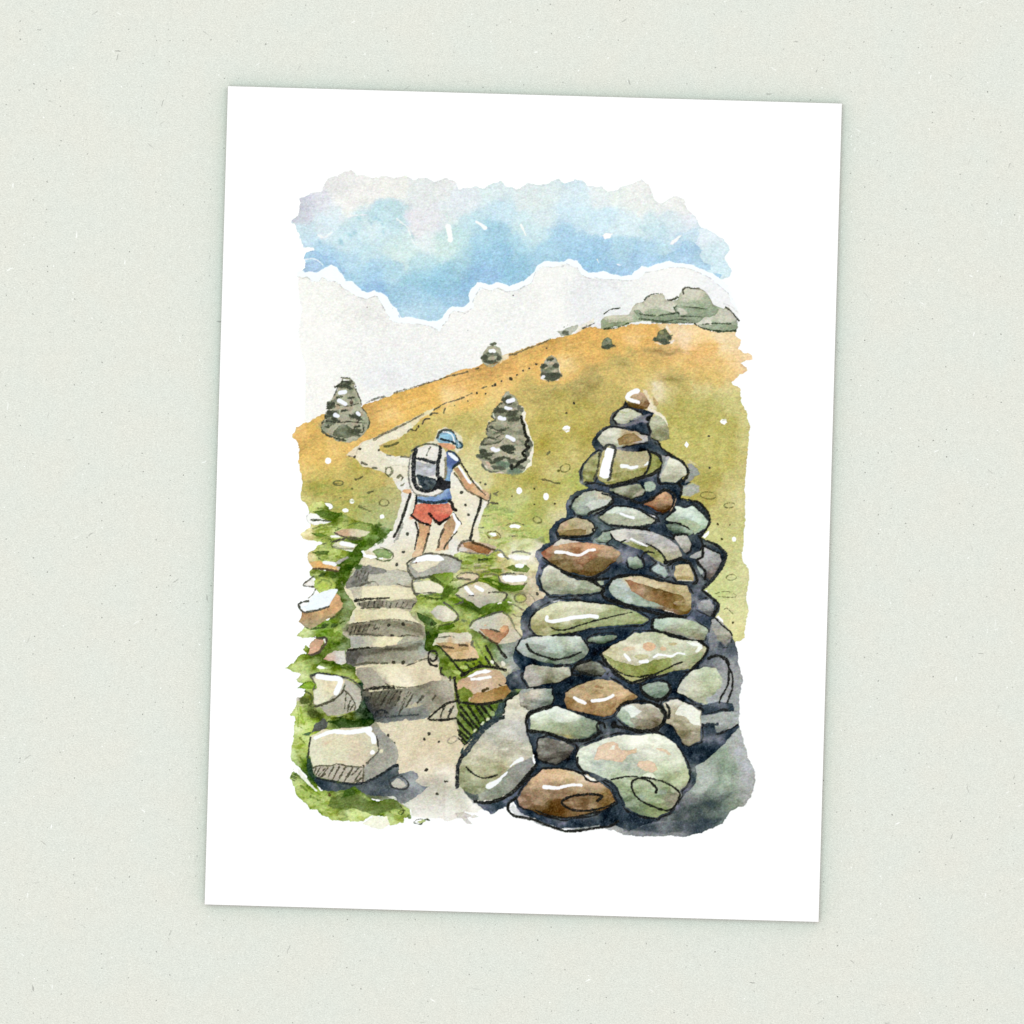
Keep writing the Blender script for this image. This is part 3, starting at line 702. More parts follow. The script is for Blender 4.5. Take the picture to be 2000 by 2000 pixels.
l #3E4A2C 3,2.4 r1.6 : F 0,660 100,650 200,630 300,590
l #34382C 1.8,2.4 r1.2 : F 0,470 60,425 110,408 195,398
''')
# ---------------------------------------------------------------- trees
PAINTING.append('''
e painted_tree | tall conical tree at the far left edge, snow flecked
w #A5A386 r1.4 s1.1 d.1 v.05 : D 690,880 780,880 850,940 860,1000 880,1060 930,1160 940,1260 1000,1330 1040,1430 1035,1500 980,1590 880,1670 750,1705 620,1680 520,1600 430,1540 430,1480 480,1400 490,1330 520,1290 500,1240 560,1150 620,1080 640,1010 615,990 690,930
b #6E7560 6,10,0 s6 o.6 : D 850,1080 800,1060 900,1200
b #A3987C 11,6,-15 r1.6 s1.2 k : D 760,1280 690,1440
b #A3987C 7,5,20 r1.6 s1.2 k : D 850,1460 560,1570 620,1140
b #A89478 6,5 r1.6 s1.2 k : D 930,1350 640,1250
b #626856 12,6,-30 r2 s1.6 o.9 : D 590,1340 570,1200 860,1360
b #626856 11,7,5 r2 s1.6 o.9 : D 740,1560 550,1440 750,960
b #4A4E3E 9,4,10 r2 s1.4 o.96 : D 880,1370 600,1370 700,1540 800,1560 740,990 560,1250 690,1000
b #4A4E3E 8,4,-25 r2 s1.4 o.96 : D 550,1240 900,1560 570,1330 790,950 850,1550
b #54463A 4.5,4 r1.4 s1 : D 812,1200
b #4A4E3E 10,2.6,14 r1.6 s1.2 o.96 : D 690,1665 860,1600
l #3C4034 4,3 r2 : D 610,1000 660,980 720,930 790,950 840,960
l #44483A 2.6 r1.6 : D 690,885 790,890
l #44483A 3,1.6 r2 : D 495,1280 560,1250 600,1210
l #44483A 3,2 r2 : D 490,1400 540,1320 620,1310
l #44483A 3.4,2 r2 : D 450,1560 540,1620 650,1650 780,1640
l #8E8468 2.2 r1.4 : D 600,1625 700,1625 800,1600
w #50553F r1.6 s1 d.05 v.1 o.9 : D 580,1610 600,1550 660,1495 760,1475 840,1530 850,1600 760,1640 660,1640
b #6B7058 8,2.4,-6 r1.6 s1 : D 720,1545
b #43483A 9,3.6,20 r2 s1 : D 540,1330 620,1420 900,1400 830,1370 700,980 780,1010 560,1230
b #43483A 7,3,-10 r2 s1 : D 660,1130 800,1140 720,1300 880,1500 520,1500
l #4A4E3E 3 r2 : D 900,1580 960,1560 960,1470
b #7C8468 7,12,0 s6 o.6 : D 990,1450 460,1500
l #3E4236 2,1.6 r1.6 o.9 : D 640,1010 610,1090 560,1160 500,1250
l #3E4236 2,1.6 r1.6 o.9 : D 860,990 890,1080 930,1180 950,1270 1010,1340 1040,1440 1020,1530
l #3E4236 2,1.6 r1.6 o.9 : D 500,1310 470,1420 430,1490 450,1550
l #3A3E32 2.6,1.8 r1.8 o.9 : D 560,1190 660,1230 780,1240 900,1210
l #3A3E32 2.6,1.8 r1.8 o.9 : D 500,1430 640,1450 800,1440 980,1460
l #F2F4FF 8 r.7 : D 670,1075 735,1065
l #F2F4FF 8.5 r.7 : D 660,1175 690,1190 735,1215
l #F2F4FF 8,6.5 r.7 : D 610,1355 645,1372
l #F2F4FF 6.5 r.7 : D 890,1332 912,1350
l #F5F5F2 3,2 r1 : D 720,915 780,915
e painted_tree | big conical tree in the middle of the meadow with black jagged right side
w #F3EFE2 r1.2 s.8 d0 v0 o.9 : V 1100,500 1170,520 1230,640 1210,780 1280,940 1300,1060 1360,1200 1380,1340 1340,1500 1330,1620 1240,1690 1160,1770 1180,1600 1300,1400 1250,1060 1150,700
w #F2ECD6 r1.2 s1 d0 v0 o.7 : V 600,750 500,850 520,790
w #A19F82 r1.4 s.9 d.12 v.05 : V 860,240 910,230 920,290 1020,310 1090,440 1080,520 1160,530 1170,600 1140,690 1190,860 1220,1000 1290,1130 1340,1200 1350,1290 1300,1400 1250,1500 1310,1540 1240,1640 1160,1760 1030,1790 900,1820 800,1790 700,1770 540,1770 440,1700 385,1640 400,1560 300,1480 310,1430 370,1420 380,1370 360,1290 400,1190 480,1100 490,1010 500,880 560,800 630,770 570,700 590,630 690,590 690,510 780,460 800,390 780,330
b #7B7D66 16,8,-10 r2 s1.6 o.8 k : V 950,800 700,960 600,1050 600,1180 520,1460 900,1000
b #72745F 12,8,10 r2 s1.6 o.8 k : V 950,500 1000,700 850,720 650,650 1100,1000 1100,1200 900,1230
b #A39C80 9,4,-18 r1.6 s1 : V 1060,940
b #A39C80 7,3.6,15 r1.6 s1 : V 800,840 1110,1080 1080,1190 570,1150 570,1360 850,1190
b #A39C80 9,5,-10 r1.6 s1 : V 720,1080 900,1170 1020,590 620,1260
b #ABA384 10,5,-10 r1.6 s1 : V 1080,1310 1000,1480 800,1400
b #4A4D3E 11,5,-20 r2 s1.2 o.96 : V 740,990 860,370
b #4A4D3E 12,5,-8 r2 s1.2 o.96 : V 960,670 1000,760 760,600 980,630 730,580
b #3A4032 16,7,3 r1.8 s1 : V 890,1310
b #3A4032 11,4,25 r1.8 s1 : V 930,1380
b #44493A 8,6.5,0 r1.8 s1 : V 420,1390
b #44493A 14,4,-12 r2 s1.2 : V 720,1510 640,1560 500,1440
b #53574A 6,4.4,20 r1.6 s1 : V 340,1450
b #5E7466 15,7,0 r2 s2 o.9 : V 800,1620 1020,1740
b #55594C 14,4,10 r2 s1.2 : V 700,1680 1000,1560 1100,1660
b #5C5F54 7,5,60 r1.6 s1 : V 1310,1220 1250,1400
b #66665A 8,4.4,40 r1.6 s1 : V 1130,560
l #4A4D44 2.6 r1.6 o.9 : V 720,560 690,510 780,470
l #4A4D44 2.6 r1.6 o.9 : V 660,760 590,720 580,650 640,620 730,600
l #4A4D44 3 r2 o.9 : V 490,1060 500,900 560,820 650,780
l #4A4D44 3,4 r2 o.9 : V 390,1230 440,1150 500,1100
l #55584C 4.4,3.4 r1.6 o.9 : V 400,1620 460,1700 560,1750 700,1760
b #BFAF94 8,2.6,32 r1.2 s.8 : V 540,1670
b #C9A98C 6,2.4,40 r1.2 s.8 : V 510,1590
l #E9E3D0 2.4 r1.2 : V 460,1640 500,1690
l #E2CCB4 2,1 r1.2 : V 650,1780 740,1765 810,1775
l #474A3B 4.4,2 r2.2 o.9 : V 560,900 660,960 780,960 900,910
l #474A3B 4.4,2 r2.2 o.9 : V 520,1110 640,1130 760,1050 860,1030
l #474A3B 5,2 r2.2 o.9 : V 420,1240 560,1230 700,1200 800,1140
l #474A3B 4.4,2 r2.2 o.9 : V 640,640 760,610 880,620 1000,600
l #474A3B 4.4,2 r2.2 o.9 : V 700,500 800,450 900,480 1000,450
l #474A3B 5,2.4 r2.2 o.9 : V 480,1500 640,1540 820,1490 960,1520 1120,1480
l #B3A688 3,1.6 r1.8 o.9 : V 600,960 700,1000 820,1000
l #B3A688 3.4,1.6 r1.8 o.9 : V 640,1290 760,1240 900,1220 1050,1230
l #B3A688 3,1.6 r1.8 o.9 : V 840,860 960,870 1080,830
l #A8A284 3.4,2 r1.8 o.9 : V 620,1440 780,1420 900,1440 1060,1400
l #1F2019 5,5 r1.6 : V 1140,710 1160,820 1190,880 1210,1000 1230,1080
l #1F2019 5.5,5 r1.4 : V 1230,1080 1270,1130 1220,1250 1290,1290 1170,1390 1230,1480 1210,1530
l #23251E 6.5,4 r1.6 : V 1210,1520 1110,1570 1060,1640 950,1690
b #23251E 4,5,30 r1.6 s1 : V 960,1640
l #F2F3FF 7.5,8.5 r.7 : V 890,425 985,395
l #F2F3FF 7,4 r.7 : V 850,545 900,560 955,562
l #F2F3FF 8,6.5 r.7 : V 735,735 790,755 830,755
l #F2F3FF 6.5,8 r.7 : V 870,1080 930,1110 1000,1150
l #F2F3FF 8,6 r.7 : V 600,1320 660,1345 715,1340
l #E8E4D4 2.4,1 r1.2 : V 610,660 620,700 640,740
e painted_tree | small round topped tree standing on the ridge line
w #EFE8CC r1 s1.4 d0 v0 o.8 : E 780,600 860,590 860,650 790,680 740,720
w #A6A488 r1.3 s1 d.1 v.06 : E 600,500 640,480 700,490 750,520 775,580 785,650 740,700 660,750 600,745 530,690 515,640 530,580
b #6D7260 13,5,-8 r1.8 s1.2 : E 650,600 620,660
b #4A4E40 10,4,5 r1.8 s1.2 : E 660,690 570,640 620,690
b #4A4E40 5,6,0 r1.8 s1.2 : E 735,640 560,630
b #55594A 7,2.6,-12 r1.4 s.8 : E 665,462
b #A8A083 9,4,-10 r1.4 s1 : E 650,640 690,530
b #54584A 9,3,-10 r1.8 s1.2 : E 640,575
l #F8F9FC 7,6 r.8 : E 630,553 660,543 680,556
e painted_tree | small cone shaped tree in the orange grass below the ridge
w #F3E8D4 r1.2 s1.2 d0 v0 o.85 : E 1260,860 1290,920 1480,920 1520,840 1490,700 1300,740
w #989680 r1.3 s.9 d.1 v.06 : E 1345,650 1400,605 1460,640 1490,720 1500,820 1480,900 1420,930 1340,910 1270,890 1265,840 1290,760 1320,700
b #4C5042 7,5,-10 r1.8 s1.2 : E 1380,650 1450,740 1310,745
b #4C5042 14,6,0 r1.8 s1.4 : E 1390,890 1340,850 1450,860
b #454A3A 7,5 r1.6 s1 : E 1440,850
b #B9A78A 6,3,-10 r1.4 s.9 : E 1390,710 1350,770 1440,800
b #6F745E 8,4 r1.6 s1.2 : E 1390,770 1340,800
b #E8E8EC 5,2.6,-20 r1 s.8 : E 1290,880
e painted_bush | round green bush beside the outcrop, nearer the left
w #7C8264 r1 s.9 d.18 v.05 : F -35,880 -30,830 0,790 50,770 90,790 110,850 95,895 40,915 -10,905
b #4A5040 9,4 r1.6 s1.2 : F 30,890 80,870
b #6A7258 5,4 r1.4 s1 : F 20,820
l #3B3A2C 2.4 o.7 : F -30,880 0,900
e painted_bush | tiny pointed shrub with a thin tip under the outcrop
w #F1E4CF r1 s1.2 d0 v0 o.9 : F 790,600 840,700 820,720 760,640
w #F6EBDD r1 s1.2 d0 v0 o.9 : F 640,830 700,860 850,840 880,800 830,820
w #74795C r1.2 s.8 d.14 v.05 : F 765,605 775,650 800,680 830,740 860,735 830,780 810,820 790,860 735,860 700,820 610,800 660,770 670,700 690,665 750,650
b #4A5242 10,4,0 r1.6 s1 : F 730,810 760,830
b #4A5242 5,4,50 r1.4 s1 : F 820,770 650,790
b #8A8A58 5,4 r1.4 s1 : F 720,700
''')
# ---------------------------------------------------------------- path, steps and ground
PAINTING.append('''
e painted_ground | beige earth and faint undergrowth showing between stones
w #C9BE98 r1.6 s1 d.03 v.05 S16 : I 700,640 1000,640 1700,480 1932,600 P 500,0 100,600 300,1300 R 1100,500 700,1250 620,1340 520,1300 430,1290 400,1330 250,1330 150,1410 0,1440 K 1932,1370 1800,1350 1650,1330 1560,1300 1470,1280 1300,1200 900,1150 300,1000 200,500 300,-200 J 450,1000 600,700 560,100 G 700,1500 1100,1480 1500,1500 : G 900,1600,#C9C29A 700,1800,#6E8440 J 700,400,#7C8A54 800,700,#8A8C6C 800,1200,#6E7A44 960,1600,#4E5A50 1000,1300,#A9A27E K 500,200,#3E5A26 1150,250,#8C8870 1100,1170,#5E6A44 1300,1180,#7E8470 800,1150,#6E8A3C 1450,1200,#A3A796 1300,400,#CFC2A0 1700,600,#D8C8A4 1800,1000,#C0BBA6 1600,1300,#F2F0EA 1800,1330,#ECE9E2 R 100,1050,#CFCFBA 200,1200,#D5D3C0 400,1250,#E3DFD2 150,1350,#E9E6DA 550,1250,#E6E4DE L 400,1700,#D8C9A8 500,1200,#B9B28C 600,1400,#C9BE98 I 250,1250,#B9BE70 250,1500,#AFAE80 300,1750,#8A8E74 500,1600,#7E9648 700,1000,#A3AA5E 1000,1300,#7E9A40 1300,900,#C6BC90 1650,1000,#C6BA98 1500,1400,#BEB882 1450,1750,#B5B094 L 1250,500,#8A8E90 1300,1000,#C9C6B0
e painted_path | pale sandy footpath bending up the slope
w #E3DAB9 r1.3 s.9 d.03 v.02 S14 : D 740,1860 820,1800 900,1740 960,1680 1100,1640 1300,1550 1500,1440 1700,1330 1850,1265 1860,1300 1700,1400 1550,1560 1400,1650 1250,1700 1170,1745 1165,1800 1250,1845 1450,1885 1560,1890 G 1560,230 H 800,900 950,830 1000,790 1100,900 1250,1130 1330,930 1400,1000 1490,1110 1560,1180 1590,1280 1500,1400 1440,1560 1400,1700 1440,1900 I 1000,400 1010,520 1100,520 760,650 700,700 700,900 0,900 G 1932,1650 920,1650 930,1500 960,1460 1080,1490 1200,1500 1200,1460 1000,1440 950,1340 1100,1240 1240,1180 1330,1150 1340,1080 1380,1000 1410,860 1440,760 1440,660 1380,570 1330,480 1200,400 1060,350 950,330 900,250 860,220 : D 1000,1800,#E6DFC4 1300,1600,#E8DFC0 1700,1370,#E6D6A6 860,1830,#E8D6B0 G 1100,250,#E6DEC0 1400,300,#E5DDBD 1450,190,#F0EEE6 H 1100,1300,#E3D8B4 1000,950,#EAE4D4 1200,1700,#E6DBB6 1350,980,#ECE6D4 1450,1400,#ECE6D4 1350,1250,#E6DDC0 250,1650,#E8E3D4 200,1200,#E4E2E0 350,1300,#DFD9C0 750,1700,#E6DFC4 620,330,#DCD6AC 1100,250,#EAE6D0 G 1250,1280,#E9E6E2 1400,1350,#E6DFC8 1200,1530,#DFD4AE 1000,1600,#DDD2AC I 500,550,#E6DCBA 100,700,#E0D6B4 700,600,#E4DFD4
l #8E8868 1.2 o.4 r1.4 : D 880,1850 890,1790 960,1690
l #A39A7C 1 o.4 r1.4 : H 0,740 120,710 300,750
l #57523C 4.4,3.6 o.8 r1.4 s.9 : D 1100,1665 1200,1600 1300,1560 1420,1500 1560,1430 1720,1340
l #6B6A58 1.6 o.6 r1.4 : D 1180,1745 1260,1720
l #4A4A3C 2.2 o.7 : D 1260,1860 1310,1868
l #4A4A3C 2.6 o.8 : D 1440,1882 1550,1892
d #4A4638 2.6 : D 920,1785
d #3E3A30 3 o.9 : D 855,1885
l #3E3A30 1.4 o.6 : D 780,1870 850,1880
d #47463C 3.2 : H 1140,1140 1203,1338 1252,1495 290,1795
d #47463C 2 : H 1435,988 1510,1012
d #47463C 3 : G 1522,1180 1468,1403 1385,1560 I 105,408 50,632
l #6A675A 3,2 o.8 r1.6 : G 1390,1630 1460,1640 1530,1665
l #4A4A38 5,4 o.85 r1.4 : G 950,285 1010,305
l #4E4E3A 4.4,3.4 o.8 r1.4 : G 1080,345 1135,350
o #56583A 3.4,6.5,8,10 o.8 r1.6 : G 1285,390
l #55573A 4.4,3.5 o.85 r1.6 : G 1400,465 1430,440 1460,470 1440,510
l #55573A 4,2.5 o.8 r1.4 : G 1440,570 1480,545
l #55543E 3.2 o.85 r1.2 : D 1810,1355 1840,1335 1900,1330
l #4E4A3C 3.6 o.85 r1.2 : D 1710,1460 1740,1410 1800,1405
l #4E4A30 2.6 o.8 r1.3 : D 1520,1570 1560,1535 1610,1555 1640,1530
d #3E3A2C 2.8 : D 1658,1500 1155,1800
l #55543E 2.8 o.8 r1.2 : D 1850,1295 1932,1245
l #54552F 4.5,3 o.8 r1.4 s1 : D 1235,1750 1320,1740 1400,1705
l #C98A3C 2.4,1 o.5 r2 s1 : D 1180,1740 1400,1655 1550,1565
@ painted_hill
h #8FAA48 5,2 r2.2 s1 o.8 : I 1100,110 1250,95 1250,160 1420,190 1060,230 1200,210 1180,300 1330,270 1350,200 1500,260 1080,400 1180,440
h #A9BE5E 6,3 r2.2 s1 o.8 : I 1050,150 1180,180 1300,330 1420,360 1500,400 1650,380 1600,300 1750,330 1020,420 1100,450 1250,480 1400,450 1550,540 1700,560
h #7E9C38 5,2 r2.2 s1 o.75 : I 1420,380 1560,360 1560,440 1700,470 1660,540 1800,520 1300,600 1420,590 1500,630 1640,600 1240,540 1330,500
h #C9D08A 5,3 r2.2 s1 o.7 : I 1150,470 1260,500 1400,500 1500,480 1600,600 1720,590 1350,420 1450,400 1100,250 1180,265
h #8A963C 6,2 r2.4 s1.4 o.55 : G 300,600 520,570 650,640 850,610 350,680 520,650 900,720 1080,690 1000,780 1150,760 700,780 850,760
h #B3A552 7,2 r2.4 s1.6 o.5 : G 400,480 600,460 800,560 960,540 250,520 360,500
h #9AA850 5,2 r2.2 s1 o.7 : G 560,760 660,740 620,850 720,830 860,880 960,860 1080,900 1180,880 1200,1000 1300,980 340,860 420,850
h #B09848 7,2 r2.6 s2 o.35 : E 1150,1000 1500,985 1250,1230 1500,1200 1300,1400 1650,1380 1450,1650 1800,1620 200,1420 420,1390 80,1500 300,1520
h #B2A250 7,2 r2.6 s2 o.35 : F 850,1350 1250,1320 1000,1500 1500,1470 1000,1680 1550,1660 1250,1800 1600,1790 400,1180 700,1210 200,1330 450,1300
h #DDA858 7,2 r2.6 s2 o.4 : F 150,760 400,740 500,850 750,830 900,1000 1300,985 1000,1120 1500,1100 1200,860 1550,850
h #A8882E 3.4,1.4 r2.4 s1.2 o.38 : E 1000,1040 1350,1030 1200,1080 1600,1060 1400,1110 1800,1090 1100,1180 1300,1190 1350,1350 1600,1330 1250,1450 1500,1440 1400,1560 1700,1540 1250,1640 1500,1650 1300,1780 1550,1770 1500,1900 1750,1880
h #97923A 3.4,1.4 r2.4 s1.2 o.38 : M 1350,500 1700,480 1450,620 1750,600 1350,760 1600,750 1500,1000 1800,980 1700,1300 1900,1290 100,720 250,700 50,900 200,890 150,1180 200,1170
h #C4822C 3.4,1.4 r2.4 s1.2 o.45 : E 300,850 560,770 150,960 420,870 600,740 850,650 950,640 1200,550 1250,520 1500,430 1000,760 1250,700 1550,640 1800,590 700,880 950,820 D 1100,1330 1400,1230 1300,1180 1600,1080 1500,1290 1800,1170 200,1660 350,1600 220,1780 380,1730
h #EBC680 3.4,1.6 r2.4 s1.2 o.5 : E 250,1010 500,940 1300,650 1550,590 1600,480 1850,430 D 1150,1440 1400,1330 1450,1230 1700,1140 F 300,760 600,740 1000,760 1400,740 1300,880 1650,870
h #C79646 3.4,1.6 r2.4 s1.2 o.45 : F 600,920 1000,930 1050,940 1350,955 200,1000 500,990 1400,1060 1650,1070
d #3E3A2E 1.7 : E 965,850 1040,800 1120,770 1210,720 770,930
l #55543E 2.4 o.8 r1.2 : E 330,1115 400,1080
l #55543E 2 o.8 r1.2 : E 520,1020 580,1000
e painted_steps | rough stone steps with hatched grey risers
w #CFC7A4 r1 s.8 d.02 S16 : G 930,1560 1270,1620 1540,1650 1590,1780 J 1590,150 1640,290 1680,400 1560,480 1600,560 1700,640 1740,750 1720,850 1800,900 1800,1000 1900,1100 L 400,400 430,520 560,600 580,830 430,880 240,1040 300,1090 560,1070 620,1240 680,1400 640,1500 560,1640 570,1900 R 0,1000 0,1430 K 1932,1400 1560,1380 1560,1300 1450,1220 1300,1150 1000,1050 820,960 1000,900 1400,640 1150,230 960,0 J 960,1800 950,1500 850,1330 860,1180 720,1130 740,960 800,920 790,830 700,760 700,660 860,430 740,240 700,120 G 740,1830 850,1650 : J 1000,250,#E0D7AC 1200,1300,#DCD0A8 K 1300,250,#D0C4A2 1700,250,#D6C7A0 1500,500,#D9C9A4 1800,600,#D8C4A0 1650,750,#DCCDAC L 300,1350,#D3C29A 450,1500,#DACAA6 450,1200,#D2C39C 300,1150,#CFC4A0 250,1600,#DDD0B4 520,1750,#E5DCC8 K 1750,950,#B8B2A0 1850,1100,#C3BEA8 1700,1200,#CFCBBA 1600,1350,#F1EEE8 1850,1330,#E6E3DC 1500,1250,#CFCFC0
w #BAB7A2 r1.2 d.06 : G 900,1575 1260,1625 1555,1655 1590,1780 1500,1830 1150,1830 950,1850 830,1900 740,1850 830,1650
w #74726C r1.8 s1.2 d.06 v.08 : G 880,1575 1000,1580 1270,1615 1260,1660 1040,1690 1020,1760 1060,1800 950,1830 850,1840 740,1860 750,1780 850,1680
b #55544F 8,3,-30 r2 s1.4 o.6 : G 900,1700 980,1640 860,1780 960,1740
l #5A574C 3.4,2 r1.8 : G 880,1840 1000,1800 1080,1775 1120,1790 1150,1820
l #5C574A 2.4,1.8 r1.4 : J 1390,130 1450,155 1550,170
w #E6DDB4 r1 d.04 : J 950,165 1250,155 1560,180 1600,260 1640,300 1500,330 1290,310 900,330 840,260
w #BDB69E r1 d.06 o.9 : J 825,195 950,170 945,300 850,325 820,250
l #26261F 6.5,2.8 r1.6 : J 860,350 1000,322 1150,315 1290,307
w #99937E r1.4 s1 d.05 v.05 : J 880,365 1250,330 1600,330 1665,390 1600,445 1200,440 960,445 890,400
w #8B8676 r1.4 s1.6 d0 o.6 : J 880,370 1100,350 1180,440 960,440
h #45433A 3,2 r1.8 : J 905,360 920,400 1110,350 1090,420 1210,360 1190,420 1310,370 1300,430 1465,370 1440,420 1040,360 1020,420
l #5C5848 2.6,2 r1.6 : J 940,440 1100,430 1170,435
l #5C5848 2.6,2 r1.6 : J 1380,420 1500,440 1590,440
o #46433A 2.8,6,4.6,-20 r1.4 : J 1620,410
l #55534A 2.4 r1.4 : J 1660,400 1760,380 1932,365
w #E2D7AA r1 d.04 S10 : J 855,455 1200,445 1540,470 1590,560 1690,635 1400,590 1000,590 860,615 : J 950,480,#CFC596 1100,490,#C6BE94 1100,560,#E6DAA8 1400,470,#DDD3AA 1400,550,#EADFB6 1600,600,#E6DCB6 900,580,#E6D7A6
w #D9D2B8 r1 d.04 o.8 : J 790,600 850,490 860,610
l #26261F 6.5,5 r1.6 : J 775,660 900,632 1050,625
w #9B957C r1.4 s1 d.05 v.05 : J 770,640 1000,605 1300,580 1550,600 1735,670 1725,790 1500,785 1250,795 900,780 790,760 725,700
l #6B6752 3,2 r1.6 o.8 : J 1050,600 1300,580 1500,590 1680,640
b #B89A78 4,3 r1.2 s1 o.7 : J 1540,650
h #4A483C 3,2 r1.8 : J 770,680 760,720 830,670 800,750 880,660 850,740 930,660 900,740 990,650 950,740 1040,650 1010,720
h #D2C8A4 2.4,1.6 r1.4 o.8 : J 850,690 830,720 880,700 860,760 960,690 940,720
l #5C584A 3.4,4.4 r1.6 : J 800,770 1000,765 1120,780 1210,790
l #6B6752 3,2 r1.6 : J 1400,800 1520,775 1620,790 1700,815
d #3E3B30 3.6 : J 1280,650 1465,640 1325,782 1455,797
l #4A473A 3.4 : J 1110,700 1140,680
w #E7DCB0 r1 d.05 S12 : J 780,800 950,790 1480,800 1700,825 1400,890 1170,925 970,925 800,930 : J 850,860,#9A9890 1000,860,#B5B098 1150,870,#E8DDB0 1350,840,#E9DFB4 1600,850,#9C9882
w #A3A08A r1.4 s1 d.04 : J 1480,800 1730,800 1740,900 1500,960 1380,890
l #26261F 7,6 r1.6 : J 770,972 900,955 1040,940
l #3E3C34 5,3 r1.6 : J 1060,945 1170,935
w #908C76 r1.4 s1 d.05 v.05 S14 : J 745,985 1050,945 1400,895 1700,825 1800,900 1790,1010 1550,1150 1300,1125 880,1170 800,1180 740,1110 : J 800,1050,#6B6768 850,1130,#77736E 1000,1020,#8C8878 1200,960,#7E7C6C 1450,950,#888472 1700,900,#95988C 1600,1050,#A09C84 1300,1080,#A09B80 1100,1100,#8E8A74
b #8C95A0 9,14,0 s8 o.7 : J 1700,930
l #56533E 4.4,3 r1.8 o.9 : J 880,1150 1000,1125 1150,1130 1260,1125
l #5A5646 2,2.4 r1.4 : J 1500,1165 1600,1130 1700,1085 1780,1070
d #3E3C2C 4.2 : J 1345,1120 1465,1118
w #E6DAB2 r1 d.04 S14 : J 890,1190 1100,1160 1300,1165 1500,1180 1780,1090 1932,1120 1932,1350 1700,1430 1550,1430 1260,1390 1150,1450 950,1460 870,1300 : J 900,1220,#A49C82 1000,1300,#A29A80 1100,1350,#8E8876 1150,1200,#DCD2A8 1300,1250,#EADFB8 1500,1350,#ECE3C2 1650,1230,#D5C6A2 1800,1250,#DECDA8 1850,1150,#C9BA98
w #9C9580 r1.2 d.08 : J 870,1200 1070,1190 1260,1395 1150,1440 960,1470 920,1380
l #26261F 6,7.5 r1.8 : J 960,1478 1080,1450 1250,1430 1350,1445
l #4A4738 3.4,2.6 r1.8 : J 1250,1390 1350,1420 1450,1435 1550,1435 1650,1420 1740,1435
w #8E8873 r1.5 s1 d.04 v.06 S14 : J 970,1490 1400,1450 1700,1420 L 0,660 300,580 480,580 560,700 570,820 430,870 330,950 230,1040 L 0,1080 J 1500,1830 1200,1890 1050,1850 900,1810 950,1600 : J 950,1750,#4F5A62 1050,1800,#4E545C 1200,1650,#8C8878 1300,1780,#666A74 1550,1790,#6E717A 1650,1720,#75767A 1100,1550,#8A8574 1500,1550,#8C8672 L 150,680,#807C6A 300,650,#8E8870 450,650,#9C967E 300,850,#979079 100,950,#7A7C7E 450,800,#98927E
b #BDB088 10,4,-10 r2 s1.4 o.7 : J 1560,1670 1650,1650
h #4A483C 2.6,2 r1.8 : J 1065,1500 1050,1570 1190,1490 1100,1660 1290,1480 1180,1660 1390,1480 1280,1640 1440,1490 1340,1720 1530,1490 1410,1780 1590,1520 1500,1680 1480,1560 1450,1640
l #4A483C 4.4,4 r2 : J 1650,1620 1720,1540
l #4A483C 4,3.4 r2 : J 1840,1590 1870,1540
l #2F353E 5,4 r2 : J 1080,1810 1140,1740 1200,1720 1250,1750
l #3E434C 4,3.4 r2 : J 1050,1830 1250,1805 1450,1790 1650,1780
b #2A3A36 10,6,-30 r2 s2 o.7 : J 980,1590
w #A9A69C m r2 s3 d0 o.8 : J 740,640 900,620 1150,640 1000,700 1000,780 800,770 700,700
w #9C9A96 m r2 s3 d0 o.8 : J 740,985 1050,950 1400,920 1500,950 1200,1010 900,1060 860,1160 750,1120
w #A09C90 m r2 s2 d0 o.75 : J 880,370 1200,345 1260,440 960,440
w #A3A19A m r2 s3 d0 o.8 : J 970,1490 1300,1460 1450,1460 1400,1600 1250,1800 1000,1840 930,1780 960,1600
w #B9B6A8 m r2 s3 d0 o.7 : J 1000,600 1350,585 1700,660 1720,780 1400,690
w #A9A490 m r1.4 s2 d0 o.7 : J 1200,950 1500,920 1700,850 1780,930 1700,960 1400,980
h #4E4B3E 2,1.6 r1.6 o.9 : G 900,1640 870,1720 940,1640 900,1750 990,1650 940,1770 1030,1670 990,1770 960,1610 930,1650
h #4E4B3E 2,1.6 r1.6 o.9 : J 980,360 960,425 1160,360 1140,420 1260,360 1245,420 1390,370 1370,420 1520,370 1500,425
h #4E4B3E 2,1.6 r1.6 o.85 : J 1120,640 1080,720 1180,640 1150,710 800,1000 770,1080 860,990 830,1080 920,985 890,1070
h #4E4B3E 2.2,1.6 r1.6 o.9 : J 1130,1490 1090,1600 1240,1490 1150,1660 1340,1490 1250,1650 1300,1560 1230,1690 1560,1500 1470,1640 1150,1560 1110,1650
d #3A372E 3.2 : K 1275,365 1350,460 1388,603 1793,340 1728,408 1755,798 1892,1098
d #3A372E 3.2 : L 248,1242 185,1308 368,1343 208,1698
l #3A372E 4,3 : L 445,1843 480,1845
o #7C7666 2,10,6,-25 r1.6 o.6 : L 540,1320
''')
